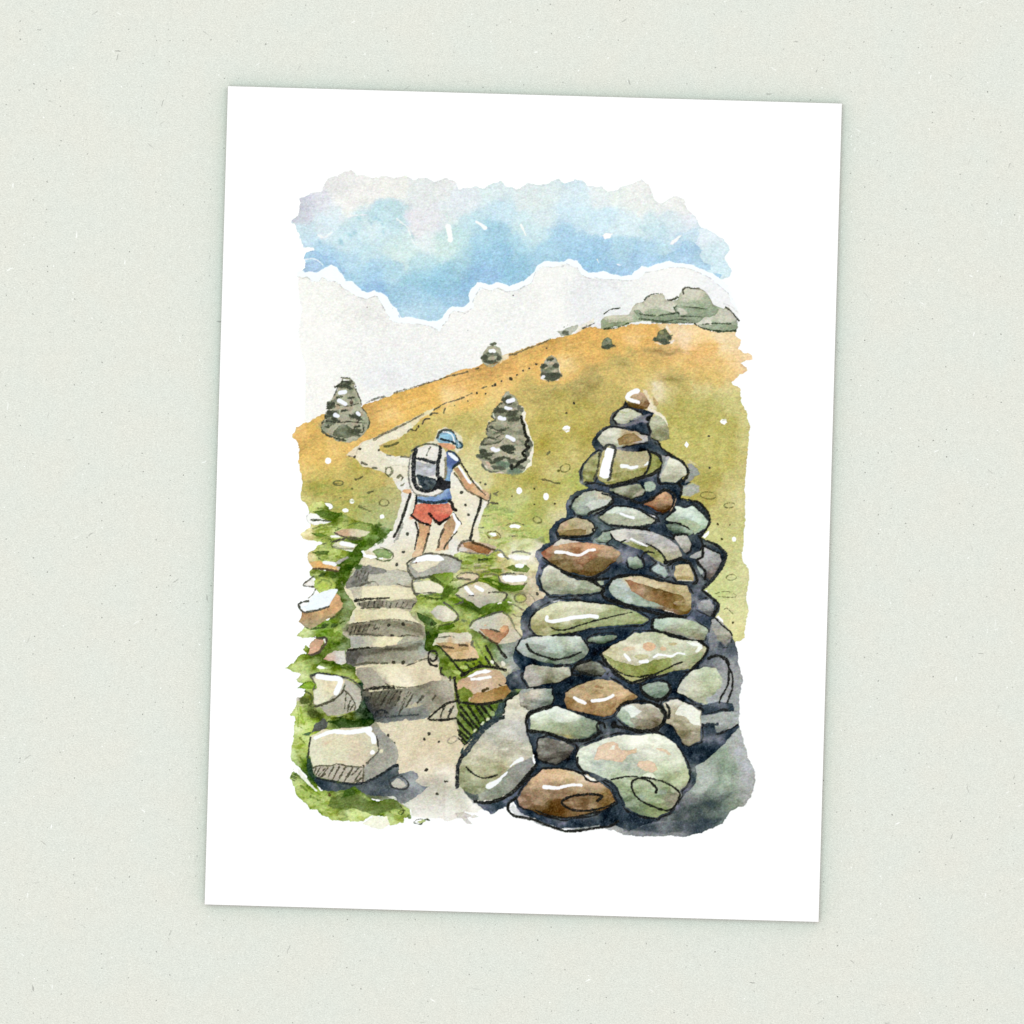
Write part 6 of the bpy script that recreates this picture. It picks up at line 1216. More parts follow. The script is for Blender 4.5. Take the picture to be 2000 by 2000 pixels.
# ---------------------------------------------------------------- the cairn
PAINTING.append('''
e painted_cairn | indigo ink shadow wash filling the gaps between the stacked stones
w #9A9CA4 r1.5 s.8 d.12 v.05 S16 : Q 1220,300 1340,380 1480,520 1500,580 1540,680 1560,880 1610,1050 1600,1180 1570,1300 1570,1500 1555,1640 1570,1700 U 1450,300 1490,430 1550,640 1625,780 1655,920 1600,1130 1510,1250 1430,1280 1330,1330 1250,1450 1100,1530 900,1600 750,1625 400,1630 200,1640 0,1610 T 650,1560 400,1500 R 1932,1480 1500,1545 1300,1520 1000,1410 900,1300 R 1100,1000 T 1200,300 Q 900,300 : Q 1350,350,#8F909A 1300,450,#858592 1500,650,#3E4458 1450,750,#5A6072 1500,900,#8E8E9A 1580,1100,#9495A0 1500,1300,#9294A0 1500,1450,#8E949E U 1400,400,#9FA3A6 1450,600,#A2A4AA 1550,850,#A0A2A8 1550,1100,#A3A2A6 1300,700,#7E8E84 1150,650,#8A988C 1000,800,#A3A8A4 1100,900,#96A298 1300,950,#7C8E84 950,1000,#8E9A92 1100,1080,#8A988E 900,1200,#8C8C98 1350,1250,#8A9888 1200,1150,#4E5A66 1000,1280,#3A4252 850,1350,#2E3648 1100,1350,#4E5A60 1250,1300,#7A8884 1000,1500,#2E3648 800,1550,#3E465A 1200,1420,#5A6672 400,1550,#565C70 200,1540,#4A5066 400,1620,#A9A9B2 100,1600,#A9A8B0 700,1610,#8C8E98 R 1700,1470,#454A62 1300,1480,#8E90A0 1200,1450,#B9B9C2 1500,1500,#6A6E84
w #2A3042 r1.4 s.8 d.02 v.13 S11 : M 780,260 740,345 690,378 620,430 578,520 585,580 500,620 420,690 365,760 360,840 395,900 330,955 250,1060 192,1160 200,1250 250,1335 310,1372 180,1410 80,1480 32,1580 45,1690 N 490,450 350,510 280,600 268,700 285,770 200,800 120,870 92,950 150,1030 140,1080 103,1200 108,1290 150,1365 245,1430 100,1520 30,1570 P 220,140 130,240 108,330 120,440 140,530 90,585 30,690 15,800 40,870 110,950 -60,1010 -90,1130 0,1220 130,1190 260,1180 300,1400 200,1480 150,1580 150,1720 200,1840 R 1040,450 1080,560 1130,700 1000,900 880,1060 780,1130 600,1170 400,1180 200,1030 370,1210 480,1300 570,1350 640,1330 760,1260 860,1200 930,1310 1000,1370 1150,1420 1300,1480 1450,1530 1700,1545 1932,1515 T 650,1500 850,1560 1000,1500 1200,1440 U 800,1430 850,1340 700,1290 680,1200 780,1080 900,960 905,850 880,750 1000,690 1150,570 1300,420 1440,250 1430,220 1290,300 1170,300 1130,240 960,230 950,120 1100,105 1370,60 1380,0 Q 1500,1420 1330,1350 1100,1400 1080,900 1180,780 1200,620 1300,680 1420,720 1400,650 1490,570 1300,600 1180,620 1200,420 1250,330 O 1270,1700 1335,1600 1320,1530 1200,1430 1105,1368 1200,1280 1350,1100 1420,950 1380,880 1280,800 1150,740 1100,705 1200,560 1195,420 1110,310 1000,250 850,220 M 1490,1400 1600,1300 1500,1250 1580,1160 1500,1050 1330,940 1240,850 1200,790 1110,740 1130,660 1100,560 1120,480 1150,430 1050,390 950,365 850,350 : M 700,420,#4A4C50 600,560,#50545A 420,720,#4E535C 380,850,#4A505E 300,1020,#454A50 220,1180,#454A54 700,560,#6E6E82 900,600,#222840 1000,720,#4A4858 950,800,#1E2438 750,880,#6E6A80 1150,830,#2C3444 450,850,#4E5468 400,1350,#4A5066 100,1500,#454C58 60,1650,#414860 1200,1350,#252B42 700,1550,#33384C 900,1700,#2A2F48 N 330,650,#3E4458 180,850,#454C60 130,1000,#4A5068 130,1200,#3C445A 200,1350,#363E54 600,720,#333A52 1200,960,#474A62 1200,1150,#232A42 400,1450,#2E364A 100,1550,#3C4254 1000,700,#586470 P 180,250,#3E4458 200,450,#4A4E62 600,520,#3A4258 1400,420,#2C3450 100,850,#1E2740 400,880,#2A3446 580,1250,#181F38 50,1050,#2A3044 850,1060,#2E3448 1400,1050,#30364E Q 1200,400,#555A70 1250,600,#4E5468 1400,700,#5A5E72 700,1050,#262C42 1200,1450,#2E364E 1450,1440,#343C54 U 800,500,#2A3044 1000,500,#20263C 1300,350,#2A3048 850,900,#3A4250 800,1050,#5A5A70 1050,130,#6E7080 R 1050,450,#4A5064 1120,650,#262C40 600,1250,#4A5266 1000,1350,#3A4058 1400,1470,#3C4158 T 700,1400,#1E2438 750,1200,#2E3446
w #1B2138 k r2.2 s2.5 d0 v.1 o.75 : M 680,600 850,590 1080,570 1090,640 1060,690 900,650 750,640
w #1B2138 k r2.2 s2.5 d0 o.75 : M 750,860 900,800 1100,780 1250,900 1050,880 900,890
w #1B2138 k r2.2 s2.5 d0 o.7 : M 1150,1250 1400,1300 1450,1400 1300,1400 1100,1480 850,1520 1000,1450 1150,1400
w #1A2036 k r2.2 s2.5 d0 o.7 : P 500,1150 700,1080 680,1200 670,1400 560,1420 500,1330
w #1A2036 k r2.2 s2.5 d0 o.7 : Q 650,1000 900,960 880,1060 780,1150 720,1230 690,1120 500,1110
w #1A2036 k r2.2 s2.5 d0 o.7 : P 700,1470 1100,1540 1300,1500 1300,1600 1100,1600
w #1A2036 k r2.2 s2.5 d0 o.75 : U 600,350 760,480 960,420 1100,500 1000,600 800,600 700,560
w #1A2036 k r2.2 s2.5 d0 o.75 : T 680,1200 760,1300 900,1340 1100,1400 1000,1480 850,1520 700,1500
w #1A2036 k r2.2 s2.5 d0 o.7 : P 250,400 700,480 1200,420 1650,380 1500,480 1200,640 1000,620 900,540 500,540
w #1A2036 k r2.2 s2.5 d0 o.6 : N 800,1180 1100,1080 1500,1050 1500,1120 1100,1150 1000,1230
w #1A2036 k r2.2 s2.5 d0 o.6 : O 500,560 650,540 900,700 1000,660 800,750 600,640
w #2A3146 r1.6 s1.2 d.05 v.1 : Q 1080,1400 1200,1395 1320,1360 1480,1370 1505,1420 1400,1480 1150,1530 1080,1490
w #2B3247 r1.6 s1.2 d.05 v.12 : Q 1090,1640 1300,1635 1290,1710 1380,1715 1555,1640 1420,1800 1250,1900 1080,1960 960,1900 1070,1800
w #465058 r1.8 s3 d0 v.08 o.6 : U 480,1400 700,1280 900,1230 1150,1140 1400,1060 1260,1180 1200,1280 1290,1330 1100,1470 900,1480 700,1440
w #343B4C r1.8 s3 d0 v.08 o.6 : U 0,1460 300,1480 800,1430 1250,1400 1120,1500 900,1565 500,1590 0,1560
w #8B9C8E r1.8 s3.5 d0 v.08 o.7 : U 1150,560 1320,480 1340,760 1330,1020 1200,1060 1250,800
w #A9B2A8 r1.8 s3.5 d0 v.06 o.7 : U 950,780 1150,720 1180,900 1000,1080 860,1080
w #7C8090 r1.8 s3 d0 v.06 o.7 : Q 1170,520 1250,460 1330,600 1300,680 1200,640
w #A2A5AC r1.8 s3 d0 v.05 o.7 : U 1430,320 1500,560 1640,850 1620,1080 1500,1230 1420,1150 1440,900 1380,560
w #888C98 r1.4 s1.2 d.08 o.9 : M 1560,1065 1620,1060 1700,1140 1712,1190 1620,1270 1540,1330 1500,1320 1580,1200
w #9EA2A4 r1.5 s2.2 d.03 o.85 : M 1495,1350 1630,1310 1720,1345 1715,1420 1600,1490 1490,1470
w #4E5768 k r1.6 s1.6 d0 o.6 : M 1570,1070 1690,1150 1600,1260 1540,1310 1580,1180

e cairn_stone painted_cairn | small brown top stone with a curved white highlight
w #B28C68 r.9 d.1 S7 : M 820,300 870,225 940,165 980,175 1035,230 1070,310 1050,365 950,365 840,335 : M 950,220,#BC9470 880,320,#937442 1030,310,#A8784E 960,340,#94703E
l #A57A50 2,1 o.7 : M 1000,230 1010,290 960,345
l #F9FAFF 10,6.5 r.8 s.6 : M 935,150 860,175 805,230 860,270 945,292
e cairn_stone painted_cairn | pale second stone under the brown cap
w #C1C3A6 r1 d.06 : M 655,500 720,415 800,385 965,455 900,505 770,555 690,545
l #A9B070 3,2 o.7 r1.4 : M 720,415 790,425 850,400
w #77748A r1.5 s1.4 d.05 o.85 : M 660,580 800,560 960,470 1150,415 1060,470 1040,540 900,580 720,610
l #23263C 4,2 r1.5 : M 870,370 960,385 1040,395
l #23263C 3,2 r1.5 : M 840,530 900,525
b #17191C 7,4.5,-10 r1.6 s1 : M 1080,495
e cairn_stone painted_cairn | third stone, half cream and half brown
w #C8C9AE r1 d.05 S8 : M 440,755 520,670 600,625 760,650 900,668 980,720 1045,730 1050,770 920,800 830,820 690,840 510,830 : M 520,740,#CBCBB4 600,660,#D0CDB2 620,800,#C0C6B0 700,680,#B49E70 850,700,#B79E70 1020,750,#8A8490 980,720,#D2C6B0
w #9B733A k r1.1 d.12 : M 680,760 760,700 890,680 930,720 985,765 850,800 710,828
l #9B8A58 1.4 o.8 : M 930,680 970,720
e cairn_stone painted_cairn | olive grey leaf shaped stone leaning behind on the right
w #A5A582 r1 d.12 v.04 : M 1105,575 1120,500 1180,468 1250,520 1310,620 1322,740 1200,780 1120,725 1135,650
e cairn_stone painted_cairn | large olive stone with a broad white upright stripe
w #9C9B5E r1 d.08 v.05 : M 258,1200 275,1110 340,1010 450,930 440,1060 410,1200 370,1280 270,1290
b #7E8240 6,10,20 r2 s3 o.6 k : M 400,1050 380,1230
w #B7AD80 r1 d.05 S9 : M 490,930 560,850 650,890 850,915 1050,895 1090,970 1080,1090 1040,1210 900,1260 700,1310 550,1335 450,1280 420,1200 450,1060 : M 700,1000,#B9AF84 900,980,#B6AC82 800,1080,#AEA676 500,900,#B5A86C 650,1180,#A39A5A
w #87843E k r1.3 s1 d.08 v.06 : M 610,1200 760,1160 900,1155 1075,1080 1040,1210 900,1265 700,1315 500,1320 440,1270 560,1260
w #8B8E46 r1 d.12 v.06 : M 1095,920 1180,970 1245,1060 1200,1150 1040,1220 1080,1100
w #FAFBFF r.8 d0 v0 s.6 : M 545,878 590,868 645,890 630,960 600,1100 585,1240 520,1255 455,1220 480,1080
w #B0AC70 r1 : M 440,1240 520,1260 620,1240 640,1280 540,1310 470,1290
l #F6F8FB 8,5.5 r.8 : M 740,1095 800,1100 850,1120 925,1105
l #F6F8FB 3,5.5 r.8 : M 1025,1085 1075,1055
l #3D3F3A 5,4.4 r1.4 : M 510,880 560,830 640,845 655,900 635,1000 610,1100 590,1240 560,1280
l #4A4A34 4.4,3.6 r1.4 : M 460,930 445,1060 425,1170 380,1260
l #22231F 3,7 r1.3 : M 275,1300 400,1310 550,1345 700,1320 850,1280 950,1250
l #22231F 7,5 r1.3 : M 950,1250 1130,1195 1235,1110 1260,1050 1210,970 1110,918
l #22231F 5,4 r1.3 : M 1065,890 1098,970 1080,1090 1050,1160 1000,1230
e cairn_stone painted_cairn | pale grey stone on the right shoulder
w #C9C8AE r1 d.06 v.03 : M 1310,1000 1450,1050 1530,1120 1535,1190 1450,1250 1410,1285 1250,1280 1235,1210 1280,1110
w #9A9CA6 r1.4 s1.4 d0 o.8 : M 1240,960 1320,990 1290,1100 1220,1240 1250,1060
w #6A7078 k r1.6 s1.5 d0 o.6 : M 1450,1230 1540,1180 1540,1260 1440,1300
l #1E1F1C 4,5.5 r1.3 : M 1110,745 1190,785 1240,870 1340,945 1480,1030 1550,1110 1575,1180 1530,1260 1450,1310
l #1E1F1C 5,5 r1.3 : M 1450,1310 1490,1370 1480,1450 1470,1480
e cairn_stone painted_cairn | dull wedge stone under the large olive one
w #8E8F76 r1.1 d.06 v.06 : M 600,1400 720,1370 850,1350 960,1338 1000,1400 985,1440 900,1470 850,1500 800,1480 700,1425
w #B0A792 k r1 o.7 : M 850,1500 990,1400 985,1450
e cairn_stone painted_cairn | round sea green pebble in the shadow below the olive stone
b #9CAE9E 10.5,10.5 r1.4 s1 : M 1085,1355
e cairn_stone painted_cairn | russet triangular stone on the right
w #A46437 r1 d.1 v.05 S7 : M 1030,1575 1150,1500 1280,1430 1350,1470 1365,1530 1335,1630 1250,1672 1180,1650 1110,1600 : M 1280,1470,#B87C50 1120,1560,#A8663A 1280,1610,#7E5830 1340,1540,#A87048
l #1E1F1C 6,4.6 r1.4 : M 860,1530 960,1560 1100,1520 1200,1440 1300,1400 1400,1450 1400,1560 1340,1690
l #B99A78 1.4 o.8 : M 1420,1510 1390,1600 1350,1660
e cairn_stone painted_cairn | pale blue grey stone at the left of the upper tier
w #9FA694 r1.1 d.08 v.05 S9 : M 118,1620 170,1520 280,1430 400,1420 560,1455 610,1540 500,1625 350,1690 250,1705 170,1680 : M 300,1450,#A9AC98 500,1450,#C6BE9C 180,1550,#9AA284 150,1620,#8E9C90 300,1600,#A3AEA2 250,1680,#8E9A98 500,1560,#BFC6BA
w #C5CBBF k r1.2 d.05 : M 230,1590 330,1540 450,1512 530,1520 600,1550 490,1620 350,1650 300,1600
w #93A097 k r1.2 o.9 : M 200,1600 290,1600 340,1640 320,1700 180,1690
l #1E1F1C 6,5 r1.4 : M 320,1700 400,1660 500,1620 590,1570 615,1530
l #23252C 4,5 r1.4 : M 490,1440 560,1460 650,1480 720,1480 830,1510
e cairn_stone painted_cairn | light lens shaped stone in the middle of the upper tier
w #B9C2B0 r1 d.06 S8 : M 478,1742 560,1680 650,1628 850,1638 1000,1692 1160,1775 1110,1815 1000,1842 800,1850 640,1850 555,1800 : M 650,1660,#BCC8B8 900,1700,#C3C9B6 1000,1740,#C6CAB4 600,1780,#A9AB90 800,1820,#9FA48C 1050,1810,#A3A892
w #A3A68E k r1.2 d.05 o.9 : M 480,1742 560,1700 680,1690 780,1760 920,1760 1160,1778 1100,1860 600,1860
l #F7F8FC 4,6 r.8 : M 720,1692 790,1722 880,1748
l #F0EEEA 2.4 r1 : M 1040,1700 1150,1735
l #1E1F1C 4,4.4 r1.3 : M 960,1640 1030,1690 1150,1760 1200,1790
l #1E2126 5.5,4.5 r1.4 : M 600,1840 800,1862 1000,1855 1130,1820 1190,1780
e cairn_stone painted_cairn | pale jade stone on the right of the upper tier
w #C2D2C2 r1 d.06 S7 : O 668,480 730,420 800,365 775,325 850,345 900,355 990,320 1080,410 1170,510 1140,580 1010,645 900,600 800,545 : O 800,400,#C6D2C0 950,380,#C2D4C4 1080,480,#C3D4C0 720,470,#A9B8A2 1100,570,#BACFB4
w #A6B592 k r1.1 d.08 : O 790,525 840,480 880,460 1000,500 1100,560 1010,640 900,600
w #98A884 k r1.1 d.05 o.8 : O 870,560 960,530 1020,570 1000,630 900,605
l #1C1D1A 4.4,5 r1.3 : O 850,220 1000,248 1080,280 1160,370 1195,450 1190,540 1120,650 1080,690
l #1C1D1A 5,4 r1.3 : O 690,520 820,540 930,600 990,660
l #23272C 8,5 r1.5 : O 1000,290 1100,370 1170,460
e cairn_stone painted_cairn | narrow green stone tucked under the jade one
w #8EA18C r1.2 d.06 S7 : O 650,545 760,545 870,585 970,640 940,662 800,665 700,610 : O 700,570,#56645E 780,610,#5E6E68 880,620,#90A58E
e cairn_stone painted_cairn | small tan oval stone on the far left
w #B29E72 r1 d.08 S6 : N 388,625 420,560 500,508 620,482 740,500 820,555 835,610 770,660 600,678 420,690 : N 420,600,#BD9C78 600,530,#AFA070 700,540,#B3A078 800,600,#C9BC98 500,650,#B09A60
w #987740 k r1.2 d.1 : N 450,640 520,610 640,600 745,605 740,665 600,680 430,690
l #1E1F1C 5,4 r1.4 : N 390,690 600,695 780,680 830,640 820,600 880,585
e cairn_stone painted_cairn | wide grey stone with a green lower half in the second tier
w #C2C1A9 r1 d.05 S10 : N 1060,640 1200,615 1400,625 1600,660 1780,740 1880,830 1925,930 1850,970 1720,1015 1600,960 1500,880 1300,800 1120,720 : N 1300,650,#A9A5A4 1550,670,#A5A2A6 1750,770,#A8A4A6 1150,660,#D0CEBE 1400,720,#C4C4AC 1700,840,#C9C6AA 1850,930,#CDC8AE 1750,980,#BDB890
w #8A8E54 k r1.3 s1 d.08 v.06 S7 : N 1160,770 1300,755 1420,800 1550,820 1660,890 1725,960 1705,1030 1580,1000 1480,950 1300,860 : N 1250,790,#9A9C68 1450,850,#7E8248 1650,930,#8A8E50
l #F6F8FC 4.6,3 r.8 : N 1310,725 1400,770 1505,818
l #1C1D1A 3.6,4.4 r1.3 : N 1500,782 1590,830 1680,900 1730,970 1740,1010
l #1C1D1A 3.6,3 r1.3 : N 1430,960 1470,905 1530,888 1590,902
l #1C1D1A 2.6 r1.3 : N 1180,765 1235,742
l #DCD8CC 2,1.4 r1 o.8 : N 1200,625 1400,640 1600,680
l #1E1F1C 5,6 r1.4 : N 1730,1020 1800,1010 1932,970
l #1E1F1C 5,6 r1.4 : O 640,1030 750,990 830,985 930,1010
e cairn_stone painted_cairn | small sea green stone right of the tan oval
w #8C9C8E r1.1 d.05 S5 : N 870,735 960,660 1025,650 1040,715 1000,750 900,760 : N 930,700,#91A394 1000,690,#8FA092 930,750,#6E7A78
e cairn_stone painted_cairn | long chestnut stone with a white zigzag highlight
w #A6764C r1 d.08 v.05 S10 : N 188,892 300,820 480,778 650,773 850,800 1050,838 1155,910 1100,1000 950,1105 800,1178 650,1160 450,1110 280,1010 220,960 : N 230,900,#B0643C 450,810,#B87448 650,810,#AE6E42 800,830,#B4683C 950,880,#B38A60 1080,900,#BC9068 450,960,#9A744C 350,1020,#80683E 600,1100,#866E42 700,1010,#A8724A 900,1060,#7C6438 1050,1000,#806440
w #7E6236 k r1.3 d.08 o.85 : N 740,1040 850,980 950,960 1100,1010 950,1110 800,1150 700,1110
w #A9744A k r1.1 o.8 : N 600,990 700,970 770,1000 700,1040
w #CFC6B4 r1.2 d.02 : N 290,835 420,730 520,735 620,750 720,770 500,780 340,812
l #FAFBFF 6.5,5 r.8 s.6 : N 360,890 480,895 560,920 650,930 710,905 770,870 845,860
l #1C1D1A 4,8 r1.4 : N 200,960 300,1040 430,1130 600,1200
l #1C1D1A 8,5 r1.4 : N 600,1200 750,1235 900,1230 1020,1220
e cairn_stone painted_cairn | broad pale sage stone beneath the chestnut one
w #B7B79C r1 d.06 S9 : N 220,1110 265,1065 380,1130 500,1215 650,1255 850,1290 940,1358 800,1395 500,1402 300,1412 205,1330 185,1220 : N 280,1110,#D2D0C0 300,1200,#B9B9A0 550,1250,#C6C6B2 800,1320,#B0B49E 500,1360,#A0A590 300,1370,#A9AD98 700,1370,#A3A992
w #9C9C7A k r1.2 d.06 o.85 : N 265,1290 330,1255 450,1250 540,1295 450,1330 330,1340
l #1C1D1A 5,4 r1.4 : N 780,1250 870,1290 960,1350
w #A3A994 r1.2 : N 880,1260 960,1255 980,1310 930,1310
e cairn_stone painted_cairn | mauve grey angular stone on the right edge
w #9B979E r1.1 d.06 v.04 S8 : O 1115,850 1200,880 1310,930 1335,1000 1250,1160 1200,1225 1150,1180 1130,1090 1070,1010 1100,950 : O 1180,900,#A09CA2 1280,980,#9C98A0 1180,1080,#88808C 1230,1150,#8C8278
w #A3A5A6 r1.1 d.05 : O 940,950 1010,910 1085,880 1085,950 1030,980 980,965
w #8F9CA2 r1.2 d.05 : O 1010,1020 1080,1090 1130,1130 1090,1185 1050,1110
l #1C1D1A 5,4.4 r1.3 : O 1060,690 1100,760 1110,940 1040,990 1100,1080 1145,1150 1140,1230
l #23272C 4,8 r1.4 : O 1150,745 1280,800 1390,900 1400,960
l #23272C 8,7 r1.4 : O 1400,960 1340,1090 1250,1220 1120,1340
l #1C1D1A 2.4 r1.2 : O 1100,710 1190,770 1260,790 1330,860
e cairn_stone painted_cairn | small mauve chip between the two right shoulder stones
w #B0ACA2 r1 d.06 : O 780,712 900,698 955,790 935,860 895,885 845,815
e cairn_stone painted_cairn | small square tan stone
w #BEAA78 r1 d.06 : O 778,1070 860,1055 930,1060 975,1180 980,1240 800,1240 770,1180
w #AB8848 k r1 d.08 : O 790,1200 880,1190 980,1210 980,1250 790,1250
l #E6E2D6 1.6 r1 o.8 : O 800,1245 970,1250
l #1E1F1C 5,6 r1.4 : O 690,1050 800,990 930,1010 1000,1130 1040,1250 1000,1290
e cairn_stone painted_cairn | pale teal pebble next to the square tan stone
w #A4B6B2 r1.1 d.05 : O 480,1100 555,1062 620,1090 655,1165 630,1180 560,1150
e cairn_stone painted_cairn | dusky sea green pebble right of the chestnut stone
w #87978C r1.1 d.05 : O 185,985 280,965 330,1000 345,1060 260,1090 205,1065
w #6E6A68 r1.4 s1.4 o.8 : N 1110,980 1170,930 1200,1000 1130,1050
e cairn_stone painted_cairn | slanted stone with a wide rust brown band
w #BFAB80 r1 d.06 S10 : N 1028,1335 1100,1240 1250,1205 1400,1195 1600,1255 1800,1300 O 900,1330 945,1420 955,1600 915,1660 800,1660 600,1600 N 1500,1565 1300,1530 1150,1480 1060,1400 : N 1100,1300,#A3AEA6 1150,1400,#AAB8AE 1300,1480,#A9B8AC 1250,1400,#8A9898 1450,1540,#A0AEA4 1350,1220,#C6B48A 1600,1290,#C4AE80 O 850,1360,#C0AA78 920,1400,#BBA878 800,1510,#BCA874 880,1620,#98743A 700,1620,#B09070
w #8F6431 k r1.2 d.08 v.08 S8 : O 120,1230 230,1255 400,1310 500,1335 700,1390 855,1440 890,1500 760,1500 730,1530 800,1560 945,1570 950,1610 900,1640 700,1600 500,1530 350,1460 220,1370 : O 160,1250,#B06E42 250,1300,#A0683A 300,1420,#8E5E38 450,1370,#7E5E30 650,1430,#946C38 500,1480,#9A6A36 850,1600,#9A783A 750,1560,#A07838 280,1400,#A86840
l #1C1D1A 4,4.4 r1.3 : N 1060,1240 1150,1215 1260,1190 1400,1180 1540,1200 1660,1250
l #1C1D1A 5,8 r1.4 : N 1060,1250 960,1340 940,1420 1000,1480 1150,1530
l #1C1D1A 8,6 r1.4 : N 1150,1530 1350,1590 1550,1640 1700,1680 1932,1700
l #EDE9E0 2,1 r1 o.8 : O 640,1625 780,1660
e cairn_stone painted_cairn | small mauve stone at the right end of the rust banded one
w #8C8896 r1.2 d.05 v.05 : O 1065,1600 1100,1520 1180,1500 1245,1570 1220,1685 1140,1640
l #1E1F1C 4,8 r1.4 : O 1105,1370 1190,1440 1290,1520 1300,1590 1240,1690
e cairn_stone painted_cairn | long flat green stone with a white underline highlight
w #BFBF92 r1 d.06 S11 : P 248,410 258,310 330,235 480,150 600,108 800,108 1100,140 1300,165 1480,225 1600,258 1690,325 1640,362 1400,372 1000,412 700,475 400,512 310,490 : P 350,280,#BFBC8C 550,160,#BDBE92 800,170,#CFCEAC 1000,180,#CBCAA8 700,240,#C9C69E 1250,200,#A9AE7C 1400,240,#9AA470 350,430,#BBB684 600,420,#A3A670 900,370,#9CA46E 1200,300,#98A26C 1500,320,#9AA66E
w #98A16C k r1.3 s1.4 d.05 v.05 o.8 : P 600,430 900,350 1100,240 1250,190 1480,225 1700,330 1400,380 1000,420 700,480 450,520
l #F9FAFF 7,7.5 r.8 s.6 : P 440,290 445,335 530,345 640,325 760,300 900,285 1000,275 1070,290
l #1C1D1A 3.4,2.6 r1.2 : P 488,420 570,455 700,445 860,390 1050,335 1300,275 1510,232
l #E6E4E0 2.4,1 r1 o.8 : P 530,100 600,85
e cairn_stone painted_cairn | flat mint stone to the right of the long green one
w #A9B694 r1 d.06 S8 : Q 498,420 505,330 650,308 800,320 1000,365 1110,410 1155,470 1110,565 950,555 850,510 620,480 : Q 560,370,#A3BAA4 700,340,#A9BCA0 950,400,#A8B692 700,450,#A3A08E 900,490,#A9B48E 1100,440,#9CA892 1020,540,#B5B094
w #8E8A84 k r1.4 s1.4 d0 o.7 : Q 620,440 780,460 900,500 1000,560 1080,580 950,580 750,510
l #1C1D1A 5,6 r1.4 : Q 490,320 480,420 560,470 700,510 850,560 960,590 1090,605
l #1E1F1C 5,4 r1.4 : Q 560,300 750,280 900,290
e cairn_stone painted_cairn | sliver of green stone below the long green one
w #80907C r1.2 d.06 : P 970,575 1100,535 1240,525 1310,535 1200,595 1110,615
e cairn_stone painted_cairn | blue grey stone with a dark curl line on the left
w #A0ACA0 r1 d.06 S9 : P 78,680 130,600 250,560 400,548 600,548 850,550 905,630 955,700 910,780 750,862 560,865 350,835 200,782 110,730 : P 160,620,#BCC6BC 300,580,#C3C9BE 550,600,#BCCABC 750,570,#BCC8BA 700,640,#9CA688 550,680,#A9BAAC 250,670,#7E8884 400,700,#9AA8A0 120,690,#9AA4A2 250,780,#8C9894 500,780,#7E8E7C 700,760,#8E9C8E 900,720,#96A296 650,840,#9AA69A
w #848C8C k r1.2 d.05 o.85 : P 205,628 320,640 435,655 430,690 300,740 240,720
l #1C1D1A 5.5,2.6 r1.2 : P 190,635 220,700 300,755 450,800 550,825 700,800 875,730
e cairn_stone painted_cairn | dull khaki slab below the blue grey stone
w #A4A389 r1.1 d.05 v.05 S8 : P 178,930 260,900 400,935 580,945 705,930 722,1020 600,1085 400,1125 230,1150 168,1060 : P 220,960,#B9B0A8 230,1070,#BAB4AA 450,1050,#8E8E74 600,1000,#A6A58C 400,960,#A9A892
e cairn_stone painted_cairn | slate blue block with a tan left side below the khaki slab
w #8C958F r1.2 d.05 v.05 S7 : P 190,1255 260,1215 400,1205 485,1200 500,1300 480,1405 300,1445 200,1450 115,1400 105,1260 : P 160,1330,#A9A498 150,1420,#A49E94 250,1230,#BDB39C 330,1230,#A9A898 400,1300,#8A9892 300,1380,#909490 450,1250,#8C968E
l #E9E4DC 2,1 r1.4 o.8 : P 110,1440 190,1470
e cairn_stone painted_cairn | very dark grey stone in the middle shadow
w #66675C r1.2 d.05 v.08 : P 800,940 870,880 990,850 1090,885 1165,970 1110,1030 950,990 850,985
l #1C1D1A 5,4 r1.5 : P 990,830 830,880 770,940 760,1010 850,1020 880,985 1000,1025 1120,1030
e cairn_stone painted_cairn | wide cream and moss green stone with peach lichen spots
w #D3D1B2 r1 d.05 S10 : P 1150,745 1240,675 1400,600 1550,508 1750,495 Q 600,510 700,560 900,600 1060,612 1155,690 1100,800 950,925 700,965 500,1020 300,1100 200,1100 P 1480,1100 1350,1010 1250,900 : P 1600,520,#A9AE84 1800,520,#A6AC82 1500,600,#C6C6A2 1700,620,#D0CFB4 1300,700,#CDC6A0 1500,700,#D8D2B6 1200,750,#C6BC8E Q 400,600,#CFCFB2 650,560,#BCC096 750,650,#C9CBAA 900,650,#CFD2B6 1000,650,#DDE0CC 950,750,#A9B488 1080,770,#B9B288 900,880,#A5A476 1050,850,#A3A47E 100,700,#D5D0AE
w #888F48 k r1.3 s.9 d.06 v.06 S8 : P 1150,760 1300,830 1450,875 1600,885 1700,860 1800,820 Q 700,800 900,780 1050,740 1130,720 1080,840 930,920 650,990 450,1040 250,1060 P 1380,1000 1250,900 : P 1250,850,#98A05C 1500,950,#8A9148 1700,950,#7E8640 Q 300,950,#828A40 650,880,#8E9650 950,830,#A3AE7C 900,900,#A9A682
w #AAA968 k r1 d.05 : P 1310,985 1450,1040 1650,1055 1800,1040 1600,1080 1490,1110 1380,1040
w #B3AE78 k r1.2 d.08 o.8 : P 1510,790 1600,760 1700,770 1720,800 1620,840
b #DAA880 13,8.5,5 r1.4 s.8 o.9 : P 1725,660
b #DDAF88 7,3.6,10 r1.4 s.8 o.9 : Q 615,690
b #DDB892 13,4.5,-5 r1.6 s1 o.7 : P 1470,690
b #B79A60 9,2.4,0 r1.6 s1 o.7 : Q 740,630
l #FAFBFF 5,7 r.8 : P 1420,765 1475,830
l #FAFBFF 6,7.5 r.8 : P 1610,855 1700,845
l #FAFBFF 4.6,3 r1 : Q 495,795 560,765 640,772 720,785 790,745 880,755
w #F2F5F0 r1 d0 o.95 : Q 915,610 1090,615 1105,680 1030,750 1010,720 1060,660 960,650
l #1C1D1A 2.6,3.2 r1.2 : P 1290,940 1380,1000 1500,1035 1650,1048
